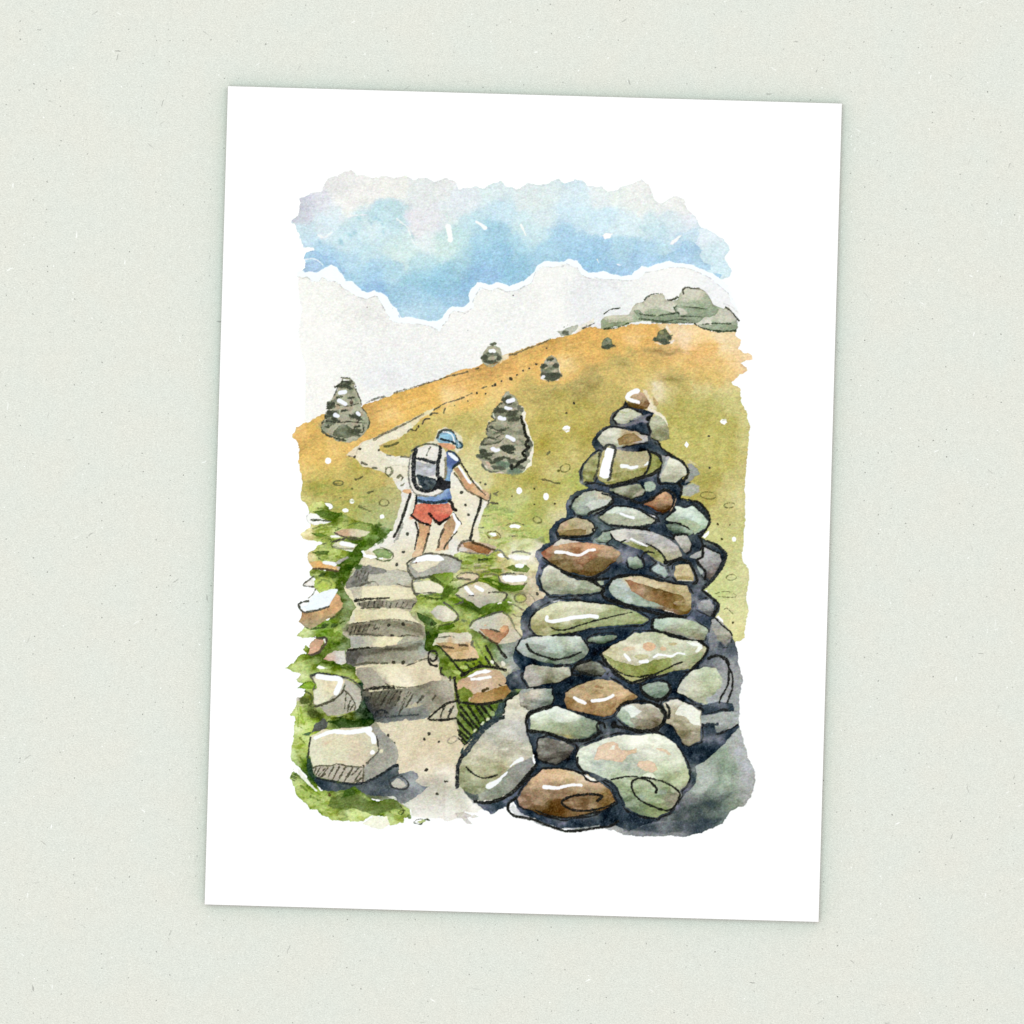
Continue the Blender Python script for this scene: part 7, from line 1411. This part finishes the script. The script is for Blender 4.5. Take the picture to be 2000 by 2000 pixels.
l #1C1D1A 3.2,3.6 r1.2 : Q 330,1038 500,1010 640,950 760,890 850,855
l #1C1D1A 4,5 r1.4 : Q 1060,600 1150,650 1170,710 1100,820 990,930
l #1C1D1A 6,5 r1.4 : P 1120,760 1200,880 1330,1010 1480,1110 1600,1090 1800,1020
e cairn_stone painted_cairn | golden brown stone with two curved white highlights
w #BB9A6C r1 d.07 S9 : P 680,1345 690,1255 850,1160 1000,1098 1150,1088 1300,1125 1400,1195 1560,1300 1450,1352 1340,1420 1260,1500 1150,1535 950,1490 700,1435 : P 800,1200,#B89C70 1050,1130,#B79A68 1250,1180,#BCA070 1400,1250,#C3A274 1480,1300,#AE824E 900,1250,#BE9E74 1000,1270,#AA7E48 800,1290,#B08250 1350,1290,#C09060
w #A3723A k r1.2 d.06 v.06 S8 : P 680,1290 770,1320 900,1350 1000,1375 1200,1345 1310,1290 1320,1400 1250,1510 1150,1540 950,1495 690,1440 : P 750,1340,#A07038 1000,1430,#AC7A44 1200,1440,#A5763C 1280,1330,#B07C4A
b #A37242 10,3.4,8 r1.4 s1 : P 1100,1170
b #A87A4A 7,4,20 r1.4 s1 o.8 : P 870,1180
l #FAFBFF 6,7 r.8 : P 785,1305 840,1340 915,1370
l #FAFBFF 7,5.5 r.8 : P 1010,1345 1130,1335 1210,1310 1275,1275
e cairn_stone painted_cairn | small slate oval under the mossy stone
w #82928C r1.1 d.05 v.05 : Q 350,1180 420,1150 550,1120 640,1140 685,1195 640,1265 530,1315 440,1265
l #1C1D1A 6,7 r1.4 : Q 330,1140 340,1210 420,1290 520,1330 640,1300 700,1220 690,1150
e cairn_stone painted_cairn | large pale lichen green stone at the right ringed by ink arcs
w #C0C8A8 r1 d.06 v.03 S9 : Q 800,1225 870,1085 1000,975 1130,935 1270,945 1355,1080 1340,1170 1230,1275 1130,1305 1155,1370 1040,1345 900,1265 : Q 880,1100,#CDCFBC 1000,1000,#C6CCB0 1150,1000,#B9C4A0 1200,1150,#B9C09A 1000,1200,#C9C9AC 1280,1200,#B5C09A 1100,1300,#CACDB0
w #9697A2 r1.4 s1.2 d0 o.7 : Q 1290,960 1390,960 1420,1080 1350,1260 1250,1330 1160,1350 1150,1310 1250,1260 1340,1160 1350,1060
l #1C1D1A 5,7 r1.4 : Q 1180,815 1240,785 1320,780 1400,820 1435,890
l #1C1D1A 5,3.4 r1.3 : Q 1415,860 1440,960 1430,1120 1390,1220 1340,1300 1325,1370
l #1C1D1A 4,3.4 r1.3 : Q 1445,930 1480,1010 1490,1120 1470,1240 1420,1370
e cairn_stone painted_cairn | long white topped green stone low on the left
w #B4BDA0 r1 d.05 S9 : P 240,1530 320,1490 450,1455 570,1430 700,1480 900,1555 1060,1615 1085,1700 960,1805 750,1805 550,1752 420,1722 245,1715 : P 300,1540,#DCE8DC 500,1500,#DFE8DF 650,1520,#E4EADF 800,1560,#E0E4D0 300,1600,#C9D2B4 500,1620,#C0CAAC 300,1690,#AEB88C 550,1680,#9CA67C 700,1750,#A9A068 650,1640,#A3AE90 850,1640,#96A58E 950,1640,#7C8A84 1000,1730,#6E7C7C 850,1750,#8A967E
w #96A380 k r1.5 s1.6 d.03 v.05 o.6 : P 240,1640 450,1635 650,1625 880,1570 1090,1620 1080,1700 960,1800 560,1750 250,1715
l #1C1D1A 9,6 r1.3 : P 480,1420 330,1460 200,1530 170,1620 190,1720
l #1C1D1A 6,7 r1.3 : P 190,1720 350,1735 480,1760 650,1830 800,1850 950,1830 1090,1760
l #1C1D1A 5 r1.3 : P 1170,1690 1150,1630 1100,1615 1065,1650 1080,1710 1130,1750
b #17181A 6,8,20 r1.6 s1 : P 1280,1640
e cairn_stone painted_cairn | half hidden grey stone at the right flank, above the ringed lichen stone
w #A4A29F r1.2 d.06 v.04 S8 : Q 1230,330 1290,320 1400,420 1470,510 1440,590 1390,640 1310,560 1250,440 : Q 1300,380,#9A98A0 1330,470,#A6A290 1420,520,#B0AA92 1390,600,#9C98A2
l #1C1D1A 3.4,4 r1.3 : Q 1270,305 1360,400 1440,460 1480,520
e cairn_stone painted_cairn | rounded taupe stone with a white top corner
w #A59C86 r1 d.06 v.04 S7 : Q 48,1525 110,1430 230,1398 450,1392 570,1450 612,1540 560,1650 450,1705 250,1695 150,1625 : Q 110,1480,#B9BEAC 80,1540,#8E9E8C 150,1580,#93A68E 350,1500,#AEA68E 500,1500,#A9A28A 450,1600,#8E866E 300,1640,#8C846A 400,1680,#B3AC9A
w #DCE2DA k r1.1 d.04 : Q 100,1425 180,1405 260,1415 345,1475 290,1525 220,1542 160,1480
l #DDE0D0 3 r1.2 : Q 400,1395 480,1400 575,1455
w #8A836C k r1.3 d.05 o.8 : Q 200,1580 330,1570 450,1590 580,1630 460,1660 260,1660
l #1C1D1A 5,6 r1.4 : Q 30,1450 120,1370 250,1345 400,1355 500,1390 590,1450 640,1540 620,1620 550,1690
l #1C1D1A 6,8 r1.4 : Q 0,1660 150,1690 300,1720 450,1725 560,1680
e cairn_stone painted_cairn | tall taupe stone with a broad cream facet
w #ABA284 r1 d.06 v.04 S8 : Q 628,1385 720,1350 790,1340 900,1390 1082,1480 1072,1600 1060,1840 930,1895 880,1870 750,1650 668,1610 690,1480 : Q 720,1420,#AFA688 750,1560,#B3AA8C 850,1600,#ADA484 900,1720,#A09878 980,1800,#AFA78C 900,1850,#9C967E 760,1350,#D6D2BE
w #E9EADA k r1.1 d.03 : Q 830,1395 900,1390 960,1400 1085,1480 1075,1650 990,1645 945,1600 910,1550 765,1510 790,1440
l #1C1D1A 4,6 r1.4 : Q 650,1380 690,1460 680,1560
e cairn_stone painted_cairn | grey washed block at the right edge of the lower tier
w #9DA2A6 r1.2 d.05 v.03 : Q 1160,1545 1350,1505 1545,1500 1550,1610 1380,1700 1295,1715 1265,1645 1165,1635
l #23283A 5 r1.8 : Q 1170,1640 1300,1640
e cairn_stone painted_cairn | big tilted grey green boulder at the left foot of the cairn
w #B9B79A r1 d.05 S14 : R 168,900 205,700 300,560 400,410 520,285 650,195 760,170 780,50 790,-60 880,-80 960,60 1000,30 980,200 1000,350 1060,480 1085,590 1080,680 1110,730 950,950 800,1080 600,1165 400,1175 290,1110 190,1000 : R 850,50,#CFC9AE 900,150,#C6C2AC 550,330,#9EA094 650,350,#A3A598 800,250,#B5B2A4 950,330,#A3A2A0 700,450,#C3BDA4 500,500,#C9C0A2 400,620,#BFBB9A 600,650,#C0BC9A 900,500,#CBC6AE 1000,580,#C9C4AC 350,800,#B7B68C 250,900,#A9AD86 500,850,#B9B890 350,1020,#A3A884 700,750,#BBB890
w #7A7C72 k r1 s.7 d.06 v.05 S12 : R 390,1120 540,1030 640,950 800,790 900,720 1080,635 1120,720 960,950 800,1090 600,1180 400,1190 : R 500,1110,#8A8F7E 600,1050,#7C8274 900,850,#7A7A70 1000,720,#8A8A86 1080,680,#9A9CA0
w #B3B1A8 k r1.6 s2.6 d0 o.6 : R 780,160 980,210 1030,420 950,380 850,280
l #F3F6FB 12,3 r.9 : R 545,1000 640,950 740,860 775,825
l #F3F6FB 2,9 r.9 : R 815,755 880,700 960,660
l #1C1D1A 3.6,3 r1.2 : R 262,760 340,840 440,890 520,898 650,860
l #2A3240 10,11 r1.6 : R 640,160 540,230 420,350 330,470 240,590
l #23262C 6,8 r1.5 : R 210,620 165,730 150,850 150,1000
w #3E4654 r1.6 s1.6 d0 o.9 : R 200,1030 290,1090 400,1110 420,1170 370,1210 270,1120
l #1C1D1A 6,8 r1.3 : R 370,1190 480,1210 650,1180 820,1095 950,970
l #1C1D1A 8,7 r1.3 : R 950,970 1040,860 1140,740
e cairn_stone painted_cairn | brown base stone with an ink spiral
w #A67D54 r1 d.07 v.05 S13 : R 928,1170 1000,1030 1100,920 1230,812 1450,800 1600,830 1750,910 T 300,870 470,980 580,1060 645,1200 540,1270 300,1345 50,1392 R 1500,1395 1250,1350 1050,1280 950,1230 : R 1150,950,#BC9064 1350,880,#C49C6E 1600,900,#C9A878 1750,970,#CFB890 1100,1080,#8C6238 1000,1180,#A07E64 1250,1080,#8E6640 1200,1200,#845E34 1500,1060,#98704A 1800,1030,#A9805C 1700,1200,#A98460 1450,1320,#946A3C 1250,1290,#7E5E30 T 400,1010,#BC9874 550,1120,#A0743E 300,1200,#AC8862 500,1260,#98703C 200,1350,#B08A5C
w #D3C6A0 r1 o.8 : R 1500,815 1620,820 1700,870 1600,860
l #F9FAFF 8,5 r.9 : R 1245,1010 1350,1022 1430,1022 1500,1003 1600,985 1710,990
l #1C1D1A 6,3.6 r1.2 : T 430,1185 488,1135 420,1105 300,1105 150,1120 30,1160 -20,1210 60,1275 150,1305 300,1310 450,1285 560,1250 645,1205
l #1C1D1A 3.4,4 r1.2 : R 1130,1300 1280,1362 1450,1395 1600,1392 1750,1362 1932,1320
l #1C1D1A 6,4.6 r1.2 : R 880,1150 800,1220 790,1300 860,1370 1000,1400 1130,1430 1300,1500 1450,1550 1550,1570 1700,1560
l #1C1D1A 4.6,5 r1.2 : T 60,1562 250,1550 430,1525 600,1500 690,1440
w #CFD0D4 r1.2 d.02 s1.4 o.9 : R 805,1290 850,1220 880,1270 930,1330 960,1370 880,1360
l #C4C6CE 3,1.6 r1.2 o.7 : R 1500,1530 1650,1535 1932,1500
e cairn_stone painted_cairn | plain dark grey stone between the boulder and the mottled rock
w #77736C r1.2 d.05 v.06 : R 1165,560 1190,420 1300,400 1480,465 1615,520 1540,635 1400,705 1250,665 1180,645
e cairn_stone painted_cairn | huge pale mottled rock with orange lichen and an ink spiral at the foot of the cairn
w #D6DBC4 r1 d.05 v.03 S13 : T 178,625 230,550 350,478 500,430 680,380 800,368 950,385 1060,368 1150,358 1250,378 1390,470 1480,600 1560,800 1572,900 1530,985 1450,1060 1470,1110 1400,1230 1330,1310 1200,1360 1180,1380 1050,1372 900,1322 800,1250 760,1140 700,1020 620,930 480,860 290,790 205,730 : T 300,560,#DADFC8 250,650,#C9D2BC 600,420,#DFE3CC 900,450,#E3E5CF 1200,430,#E0E4CC 1350,560,#DDE0C8 1100,620,#DDDEC8 900,650,#C9CDB8 480,720,#ADB5A8 350,700,#C0C9B6 800,730,#9CA598 900,800,#AAB09C 650,780,#C3CDB2 1250,780,#BAC6A0 1450,700,#CDD4B8 1480,850,#B5BC8C 1350,850,#9CAC80 1100,880,#C3D0AC 500,830,#A3B298 700,870,#BCC9A8 750,980,#A5B48C 950,950,#A9B68C 1300,1000,#A3B186 1000,1080,#A6B48A 1250,1050,#98A68C 1150,1200,#A3B486 850,1200,#8E9C84 950,1290,#98A68C 1150,1330,#ABBA86 1400,1180,#B3AE98 1000,1150,#8FA080
w #DDBC99 r1.1 d.14 o.95 : T 388,672 410,600 430,530 480,480 560,450 640,442 690,470 705,520 740,548 800,545 925,528 930,585 800,622 790,660 740,705 640,690 500,665
w #E9E6D0 r1.2 d.02 : T 580,540 620,490 660,480 640,550
w #DFBE9B r1.1 d.12 o.95 : T 918,730 960,690 1080,685 1150,720 1190,795 1120,830 1030,815
w #DDBC99 r1.1 d.12 o.9 : T 1178,532 1240,525 1300,545 1360,605 1325,612 1260,570
w #E0E6CC r1.2 d.03 o.9 : T 960,890 1050,830 1120,840 1190,890 1100,910
b #7E8C86 8,5,10 r2 s2 o.7 : T 1250,1080
b #8A968C 7,6,30 r2 s2 o.6 : T 980,1140 820,760
b #8C9A94 12,4,20 r2 s2 o.5 : T 420,720
l #1C1D1A 3,3 r1.2 : T 600,918 700,895 800,880 930,882
l #1C1D1A 3,3.6 r1.2 : T 980,888 1100,905 1230,935 1350,990 1440,1055
l #1C1D1A 3.6,4 r1.2 : T 1440,1055 1468,1110 1430,1210 1370,1285 1300,1305 1200,1285 1080,1235 970,1180 900,1110
l #1C1D1A 4,5 r1.2 : T 900,1110 865,1020 870,950 920,910 1000,905 1090,945 1150,1000 1178,1040 1165,1080
l #1C1D1A 3,4 r1.2 : T 180,640 190,720 250,830 290,910 350,940 440,945
w #ECECE4 r1 : T 265,860 330,880 420,935 350,925
w #9A93A0 k r1.4 s2 d0 o.55 : T 1400,480 1500,600 1590,800 1550,800 1450,620
''')
# ---------------------------------------------------------------- the hiker
PAINTING.append('''
e painted_hiker | tanned arms and legs of a hiker seen from behind, walking uphill
w #E4E0CC r1.2 s1.6 d0 v.01 o.8 : H 740,250 780,160 900,120 1040,180 1130,260 1170,380 1160,460 1080,520 1030,480 1000,450 760,390 600,360 700,330
w #D98F66 r1 d.08 : H 770,375 840,370 950,372 1050,415 1040,460 930,470 870,440 800,400
w #C58C5E r1 d.1 v.05 S5 : H 1010,765 1090,730 1180,870 1270,990 1340,1000 1420,1090 1500,1100 1580,1160 1590,1220 1550,1270 1490,1260 1420,1220 1290,1140 1220,1100 1150,990 1080,870 : H 1080,800,#BE855A 1230,1020,#C8895C 1350,1090,#D0A076 1450,1150,#D5A87E 1540,1190,#D0A886
w #DBA276 r1 d.06 : H 190,1120 230,1090 330,1095 360,1150 330,1170 230,1150
w #C99468 r1 d.1 v.04 S6 : H 450,1590 560,1650 650,1670 640,1800 590,1932 G 1700,1440 1560,1480 1570,1440 1620,1380 H 470,1750 : H 540,1700,#C58A5C 500,1900,#CFA074 G 1620,1420,#DDB890
w #C99468 r1 d.1 v.04 S6 : H 860,1640 930,1560 990,1480 1060,1600 1050,1680 1040,1750 930,1900 I 620,600 450,620 480,560 530,440 H 860,1750 : H 930,1620,#B98457 1000,1680,#C5916A I 560,450,#C99A6C 500,590,#D8AC86
l #2C2A26 4.4,3.2 r1.3 : H 1130,680 1200,790 1280,920 1340,1000
l #55503E 3,3 r1.3 : H 1340,1000 1420,1090 1510,1180
l #6E6448 3.4,3 r1.4 : H 1030,840 1110,950 1200,1090 1330,1170 1450,1230 1520,1270
l #5A5648 2.4 r1.4 : H 1590,1160 1590,1230 1560,1290
l #6A6450 3 r1.4 : H 1540,1350 1570,1310 1620,1300
l #55523E 3,2 r1.4 : H 1630,1310 1700,1310
l #F6F8FF 5.6,5.2 r.8 s.6 : H 1100,735 1170,840 1240,950 1275,985
l #26241F 4.4,4 r1.3 : H 415,1610 450,1720 455,1790 425,1910
l #33302A 4,3 r1.3 : I 240,380 220,470 190,600
l #6A604A 3 r1.3 : H 640,1680 640,1720
l #4F4838 3,3.6 r1.3 : H 625,1780 590,1900
d #2F2A22 2.8 : H 620,1795
l #55503C 4,3.4 r1.3 : I 360,430 330,540 295,650
l #4F4838 4,4.4 r1.3 : I 555,350 510,450 490,570
l #4F4838 3,3.6 r1.3 : I 720,375 650,460 590,540 565,590
l #26241F 4,2.6 r1.3 : H 1010,1460 1070,1540 1140,1640
l #F6F8FF 5,7.5 r.8 s.6 : H 1010,1480 1050,1580 1095,1630
l #F6F8FF 7.5,4 r.8 s.6 : H 1095,1630 1060,1700 1025,1770
e cap painted_hiker | blue cap worn backwards over the neck
w #5F9CBE r1 d.12 S5 : H 738,290 770,200 850,155 950,150 1030,200 1060,290 1100,340 1165,390 1140,440 1060,450 1040,400 1000,370 880,360 790,355 : H 880,260,#6AAFDC 850,320,#6FA9C8 950,300,#6AB0DC 780,320,#86AFC0 1090,400,#7CA6B4 900,180,#4A4C50 1000,360,#5E8AA4
l #44484A 5,4 r1.4 : H 760,280 790,200 870,162 960,165 1030,220 1060,300
l #F0F2F4 2.6,3.4 r.9 : H 850,190 930,200 1000,250 1020,350
l #182028 3.4,4 r1.3 : H 820,300 880,320 1000,345
l #1E3440 3.4,2.6 r1.5 : H 1010,370 1070,390 1060,440 1130,440 1160,390 1100,350
l #F6F7F8 1.6 : H 1090,365 1095,400
e shirt painted_hiker | blue t shirt
w #5470A0 r1 d.12 v.05 S6 : H 900,500 960,480 1030,500 1080,590 1110,660 1040,740 1010,770 970,850 960,950 950,1100 980,1210 960,1270 900,1320 600,1320 440,1290 430,1210 520,1200 700,1190 860,1090 870,950 900,750 890,600 : H 930,620,#546CA2 1040,670,#4C5A90 930,800,#6482B4 930,900,#6A96C4 900,1150,#6C8CC4 800,1240,#7096D0 550,1240,#6E94CC 900,1280,#4A6CA6
l #F2F6FC 7,7 r.8 s.6 : H 955,530 1010,580 1060,620
l #2A2E36 3.4,3 r1.3 : H 930,490 1020,520 1090,590 1130,660
l #1E2230 5.5,4 r1.3 : H 1100,680 1040,720 1000,760
l #20283A 5.5,6 r1.3 : H 430,1260 560,1295 700,1305 800,1290 960,1260
l #17181C 4,4 r1.3 : H 430,1190 425,1300 390,1440 350,1500
e shorts painted_hiker | red shorts
w #D66E58 r1 d.1 v.05 S6 : H 420,1340 480,1320 700,1335 860,1320 930,1310 1000,1420 985,1480 940,1530 870,1570 780,1620 760,1640 680,1560 660,1660 560,1640 450,1580 330,1540 370,1480 : H 550,1420,#D86E58 800,1420,#DA705C 900,1380,#D4705A 550,1580,#DA715A 620,1500,#CC604C 780,1560,#CE5A48
b #E29A7C 3,3 s1.4 o.7 : H 340,1545
l #211C1A 4.6,6.6 r1.3 : H 930,1280 980,1300 1010,1400 1050,1420
l #211C1A 4,4.4 r1.3 : H 345,1500 430,1570 520,1620 650,1660
l #211C1A 5.4,6 r1.3 : H 630,1480 700,1560 790,1640
l #211C1A 6,4.6 r1.3 : H 790,1635 860,1590 950,1530
e backpack painted_hiker | grey and white backpack with black straps
w #E2DDD0 r1 d.05 v.02 : H 330,620 360,520 440,440 560,390 700,380 800,410 880,470 900,560 890,700 880,900 860,1080 850,1110 820,1150 700,1190 560,1190 430,1170 360,1080 330,950 320,800
l #77756E 3,3.4 r1.4 : H 340,560 310,750 310,950 350,1080 430,1170 560,1200 720,1195 850,1130
l #55564C 4,3.4 r1.4 : H 360,490 480,410 620,380 750,400 830,450
l #7F7A5C 5,4 r1.4 : H 880,600 890,750 880,900 850,930
l #1F2126 9,9 r1.4 : H 420,480 390,600 385,800 390,950
l #1F2126 9,8.5 r1.4 : H 390,950 430,1050 520,1100 620,1110 740,1060
l #1F2126 7,8.5 r1.4 : H 800,430 800,540 770,680 765,850 790,950
w #1D1E22 r1.2 d0 : H 740,900 820,880 860,950 960,970 960,1070 850,1100 740,1070 720,1000
w #2C3342 r1.2 d.02 v.1 : H 440,890 560,900 740,920 745,1000 680,1080 560,1090 470,1030
w #A9ABB2 r1.1 d.05 v.06 : H 420,790 430,660 560,680 740,710 730,870 600,890 420,860
w #E9E4DB r1 d.03 v.02 : H 455,480 560,420 640,410 780,440 750,560 700,640 560,600 460,590
l #25282E 5.5,6.5 r1.4 : H 430,610 550,625 680,665 740,670
l #262B38 4,4 r1.4 : H 450,880 560,900 680,930
l #55554C 2.2,3 r1.3 : H 650,430 620,480 590,560
b #C9CBD2 5,3.4 s1.4 r2 o.8 : H 560,760 650,800
b #8A8E98 4,3 s1.4 r2 o.7 : H 470,740 620,730
b #5C6472 6,3,30 s1.4 r2 o.8 : H 600,1000 690,970
l #C6CACF 1.4 r1.4 o.7 : H 450,930 480,1000 520,1060
e trekking_pole | black trekking pole in the left hand
l #F3F1EC 7,5 r1.6 o.8 : H 360,1190 300,1400 220,1600
l #23241F 5.4,5 r1.2 : H 330,1170 270,1360 190,1600 100,1800 75,1840
l #6A6A68 4,5 r1.6 o.7 : G 1460,1050 1400,1200 1350,1275
e trekking_pole | black trekking pole in the right hand, its tip on the rust brown rock
l #F0EEE8 5,4 r1.6 o.7 : H 1510,1300 1420,1560
l #23241F 5.4,5 r1.2 : H 1450,1240 1420,1380 1350,1580 1310,1700 1280,1890
''')
SAT = 0.90
for block in PAINTING:
    paint(block)

# thin washes let the white paper through, and the pigments are a little greyer than pure mixtures
lum = RGB.mean(-1) / 255.0
t_ = np.clip((lum - 0.25) / 0.4, 0, 1)
RGB = 255 - (255 - RGB) * (1 - 0.10 * t_ * t_ * (3 - 2 * t_))[..., None]
g_ = RGB @ np.array([0.30, 0.59, 0.11], np.float32)
RGB = g_[..., None] + (RGB - g_[..., None]) * SAT

# balance of the paint box: navy rather than violet shadows, warmer ochre, olive greens, cerulean sky
r_, g_, b_ = RGB[..., 0].copy(), RGB[..., 1].copy(), RGB[..., 2].copy()
lum = RGB.mean(-1) / 255.0
viol = np.clip(np.minimum(r_, b_) - g_, 0, 60)
g_ += 0.75 * viol
navy = np.clip((0.45 - lum) / 0.2, 0, 1) * np.clip((b_ - r_) / 12, 0, 1)
g_ += navy * 0.30 * np.clip(b_ - g_, 0, 60)
b_ -= navy * 3
blue = np.clip((b_ - r_ - 12) / 30, 0, 1) * np.clip((b_ - g_ - 12) / 15, 0, 1) * np.clip((lum - 0.5) / 0.1, 0, 1)
g_ += 5 * blue; r_ += 4 * blue
sky = np.clip((b_ - r_ - 8) / 20, 0, 1) * np.clip((lum - 0.5) / 0.1, 0, 1)
m_ = (r_ + g_ + b_) / 3
r_ += 0.12 * sky * (m_ - r_); g_ += 0.12 * sky * (m_ - g_); b_ += 0.12 * sky * (m_ - b_)
warm = np.clip((r_ - b_ - 55) / 30, 0, 1) * np.clip((r_ - g_ - 12) / 20, 0, 1) * np.clip((lum - 0.45) / 0.12, 0, 1)
r_ += 6 * warm; g_ += 6 * warm; b_ -= 2 * warm
brown = np.clip((r_ - b_ - 45) / 25, 0, 1) * np.clip((r_ - g_ - 14) / 14, 0, 1) * np.clip((0.66 - lum) / 0.08, 0, 1) * np.clip((80 - (r_ - g_)) / 12, 0, 1)
m_ = (r_ + g_ + b_) / 3
r_ -= 0.24 * brown * (r_ - m_); b_ += 0.24 * brown * (m_ - b_); g_ += 2 * brown
leaf = np.clip((g_ - r_ - 6) / 25, 0, 1) * np.clip((g_ - b_ - 35) / 30, 0, 1)
r_ += leaf * 0.22 * (g_ - r_); g_ -= 5 * leaf; b_ += 4 * leaf
flat = np.clip((14 - np.abs(r_ - b_)) / 6, 0, 1)
pale = flat * np.clip((lum - 0.80) / 0.06, 0, 1) * np.clip((9 - (b_ - r_)) / 3, 0, 1) * np.clip((0.975 - lum) / 0.02, 0, 1)
r_ += 1 * pale; g_ += 1 * pale; b_ -= 2 * pale
grey = np.clip((24 - np.abs(r_ - b_)) / 8, 0, 1) * np.clip((lum - 0.25) / 0.08, 0, 1) * np.clip((0.72 - lum) / 0.06, 0, 1)
r_ += 2 * grey; g_ += 3 * grey; b_ -= 7 * grey * np.clip((b_ - r_ + 4) / 8, 0, 1)
RGB = np.clip(np.stack([r_, g_, b_], -1), 0, 255)

deep = np.clip((0.30 - RGB.mean(-1) / 255.0) / 0.1, 0, 1) * np.clip((RGB[..., 2] - RGB[..., 0] - 3) / 8, 0, 1)
RGB += deep[..., None] * np.array([7, 8, 8], np.float32)

# paper tooth and granulation of the pigment
lum = RGB.mean(-1) / 255.0
dk = np.clip((0.62 - lum) / 0.5, 0, 1)
gouache = np.clip((RGB.min(-1) - 236) / 8, 0, 1)
amt = (0.017 + 0.045 * np.clip((1 - lum) / 0.5, 0, 1)) * (1 - 0.7 * gouache)
for i in range(3):
    RGB[..., i] *= 1 + amt * (np.clip(TOOTH, -2.5, 2.5) + 0.35 * CHROMA[i])
RGB += (dk * (8.0 * SPECK + 10.0 * np.clip(SPECK - 1.2, 0, 2)))[..., None] * np.array([1.0, 1.0, 1.05], np.float32)
RGB = np.clip(RGB, 4, 255)

# ---------------------------------------------------------------- one mesh per painted thing
pm, nt, b = matte('watercolour_paint')
at = node(nt, 'ShaderNodeAttribute')
at.attribute_name = 'pigment'
nt.links.new(at.outputs['Color'], b.inputs['Base Color'])

PIG = (lin(RGB) * WHITE).astype(np.float32)
PAINT_Z = PAPER_TOP + 0.00006
gx, gy = np.meshgrid(np.arange(W), np.arange(H))
wx = (gx + X0 - 1000.0) * U
wy = (1000.0 - (gy + Y0)) * U
A = np.array(TO_LOCAL)
LX = A[0, 0] * wx + A[0, 1] * wy + A[0, 3]
LY = A[1, 0] * wx + A[1, 1] * wy + A[1, 3]
CELL = IDS[:-1, :-1].copy()
CELL[-1:, :] = 0


def patch(name, idx, parent):
    ys, xs = np.nonzero(CELL == idx)
    if not len(ys):
        return None
    a = ys * W + xs
    quads = np.stack([a + W, a + W + 1, a + 1, a], 1)
    uniq, inv = np.unique(quads.ravel(), return_inverse=True)
    nv, nf = len(uniq), len(quads)
    co = np.empty((nv, 3), np.float32)
    co[:, 0] = LX.ravel()[uniq]
    co[:, 1] = LY.ravel()[uniq]
    co[:, 2] = PAINT_Z
    me = bpy.data.meshes.new(name)
    me.vertices.add(nv)
    me.vertices.foreach_set('co', co.ravel())
    me.loops.add(nf * 4)
    me.loops.foreach_set('vertex_index', inv.astype(np.int32).ravel())
    me.polygons.add(nf)
    me.polygons.foreach_set('loop_start', np.arange(0, nf * 4, 4, dtype=np.int32))
    me.update(calc_edges=True)
    ca = me.attributes.new('pigment', 'FLOAT_COLOR', 'POINT')
    rgba = np.ones((nv, 4), np.float32)
    rgba[:, :3] = PIG.reshape(-1, 3)[uniq]
    ca.data.foreach_set('color', rgba.ravel())
    me.materials.append(pm)
    o = bpy.data.objects.new(name, me)
    COL.objects.link(o)
    o.parent = parent
    return o


made = {0: print_root}
for i, (kind, par, label) in enumerate(ELEMS, 1):
    o = patch(kind, i, made.get(par) or print_root)
    made[i] = o
    if o is not None and label:
        o['label'] = label
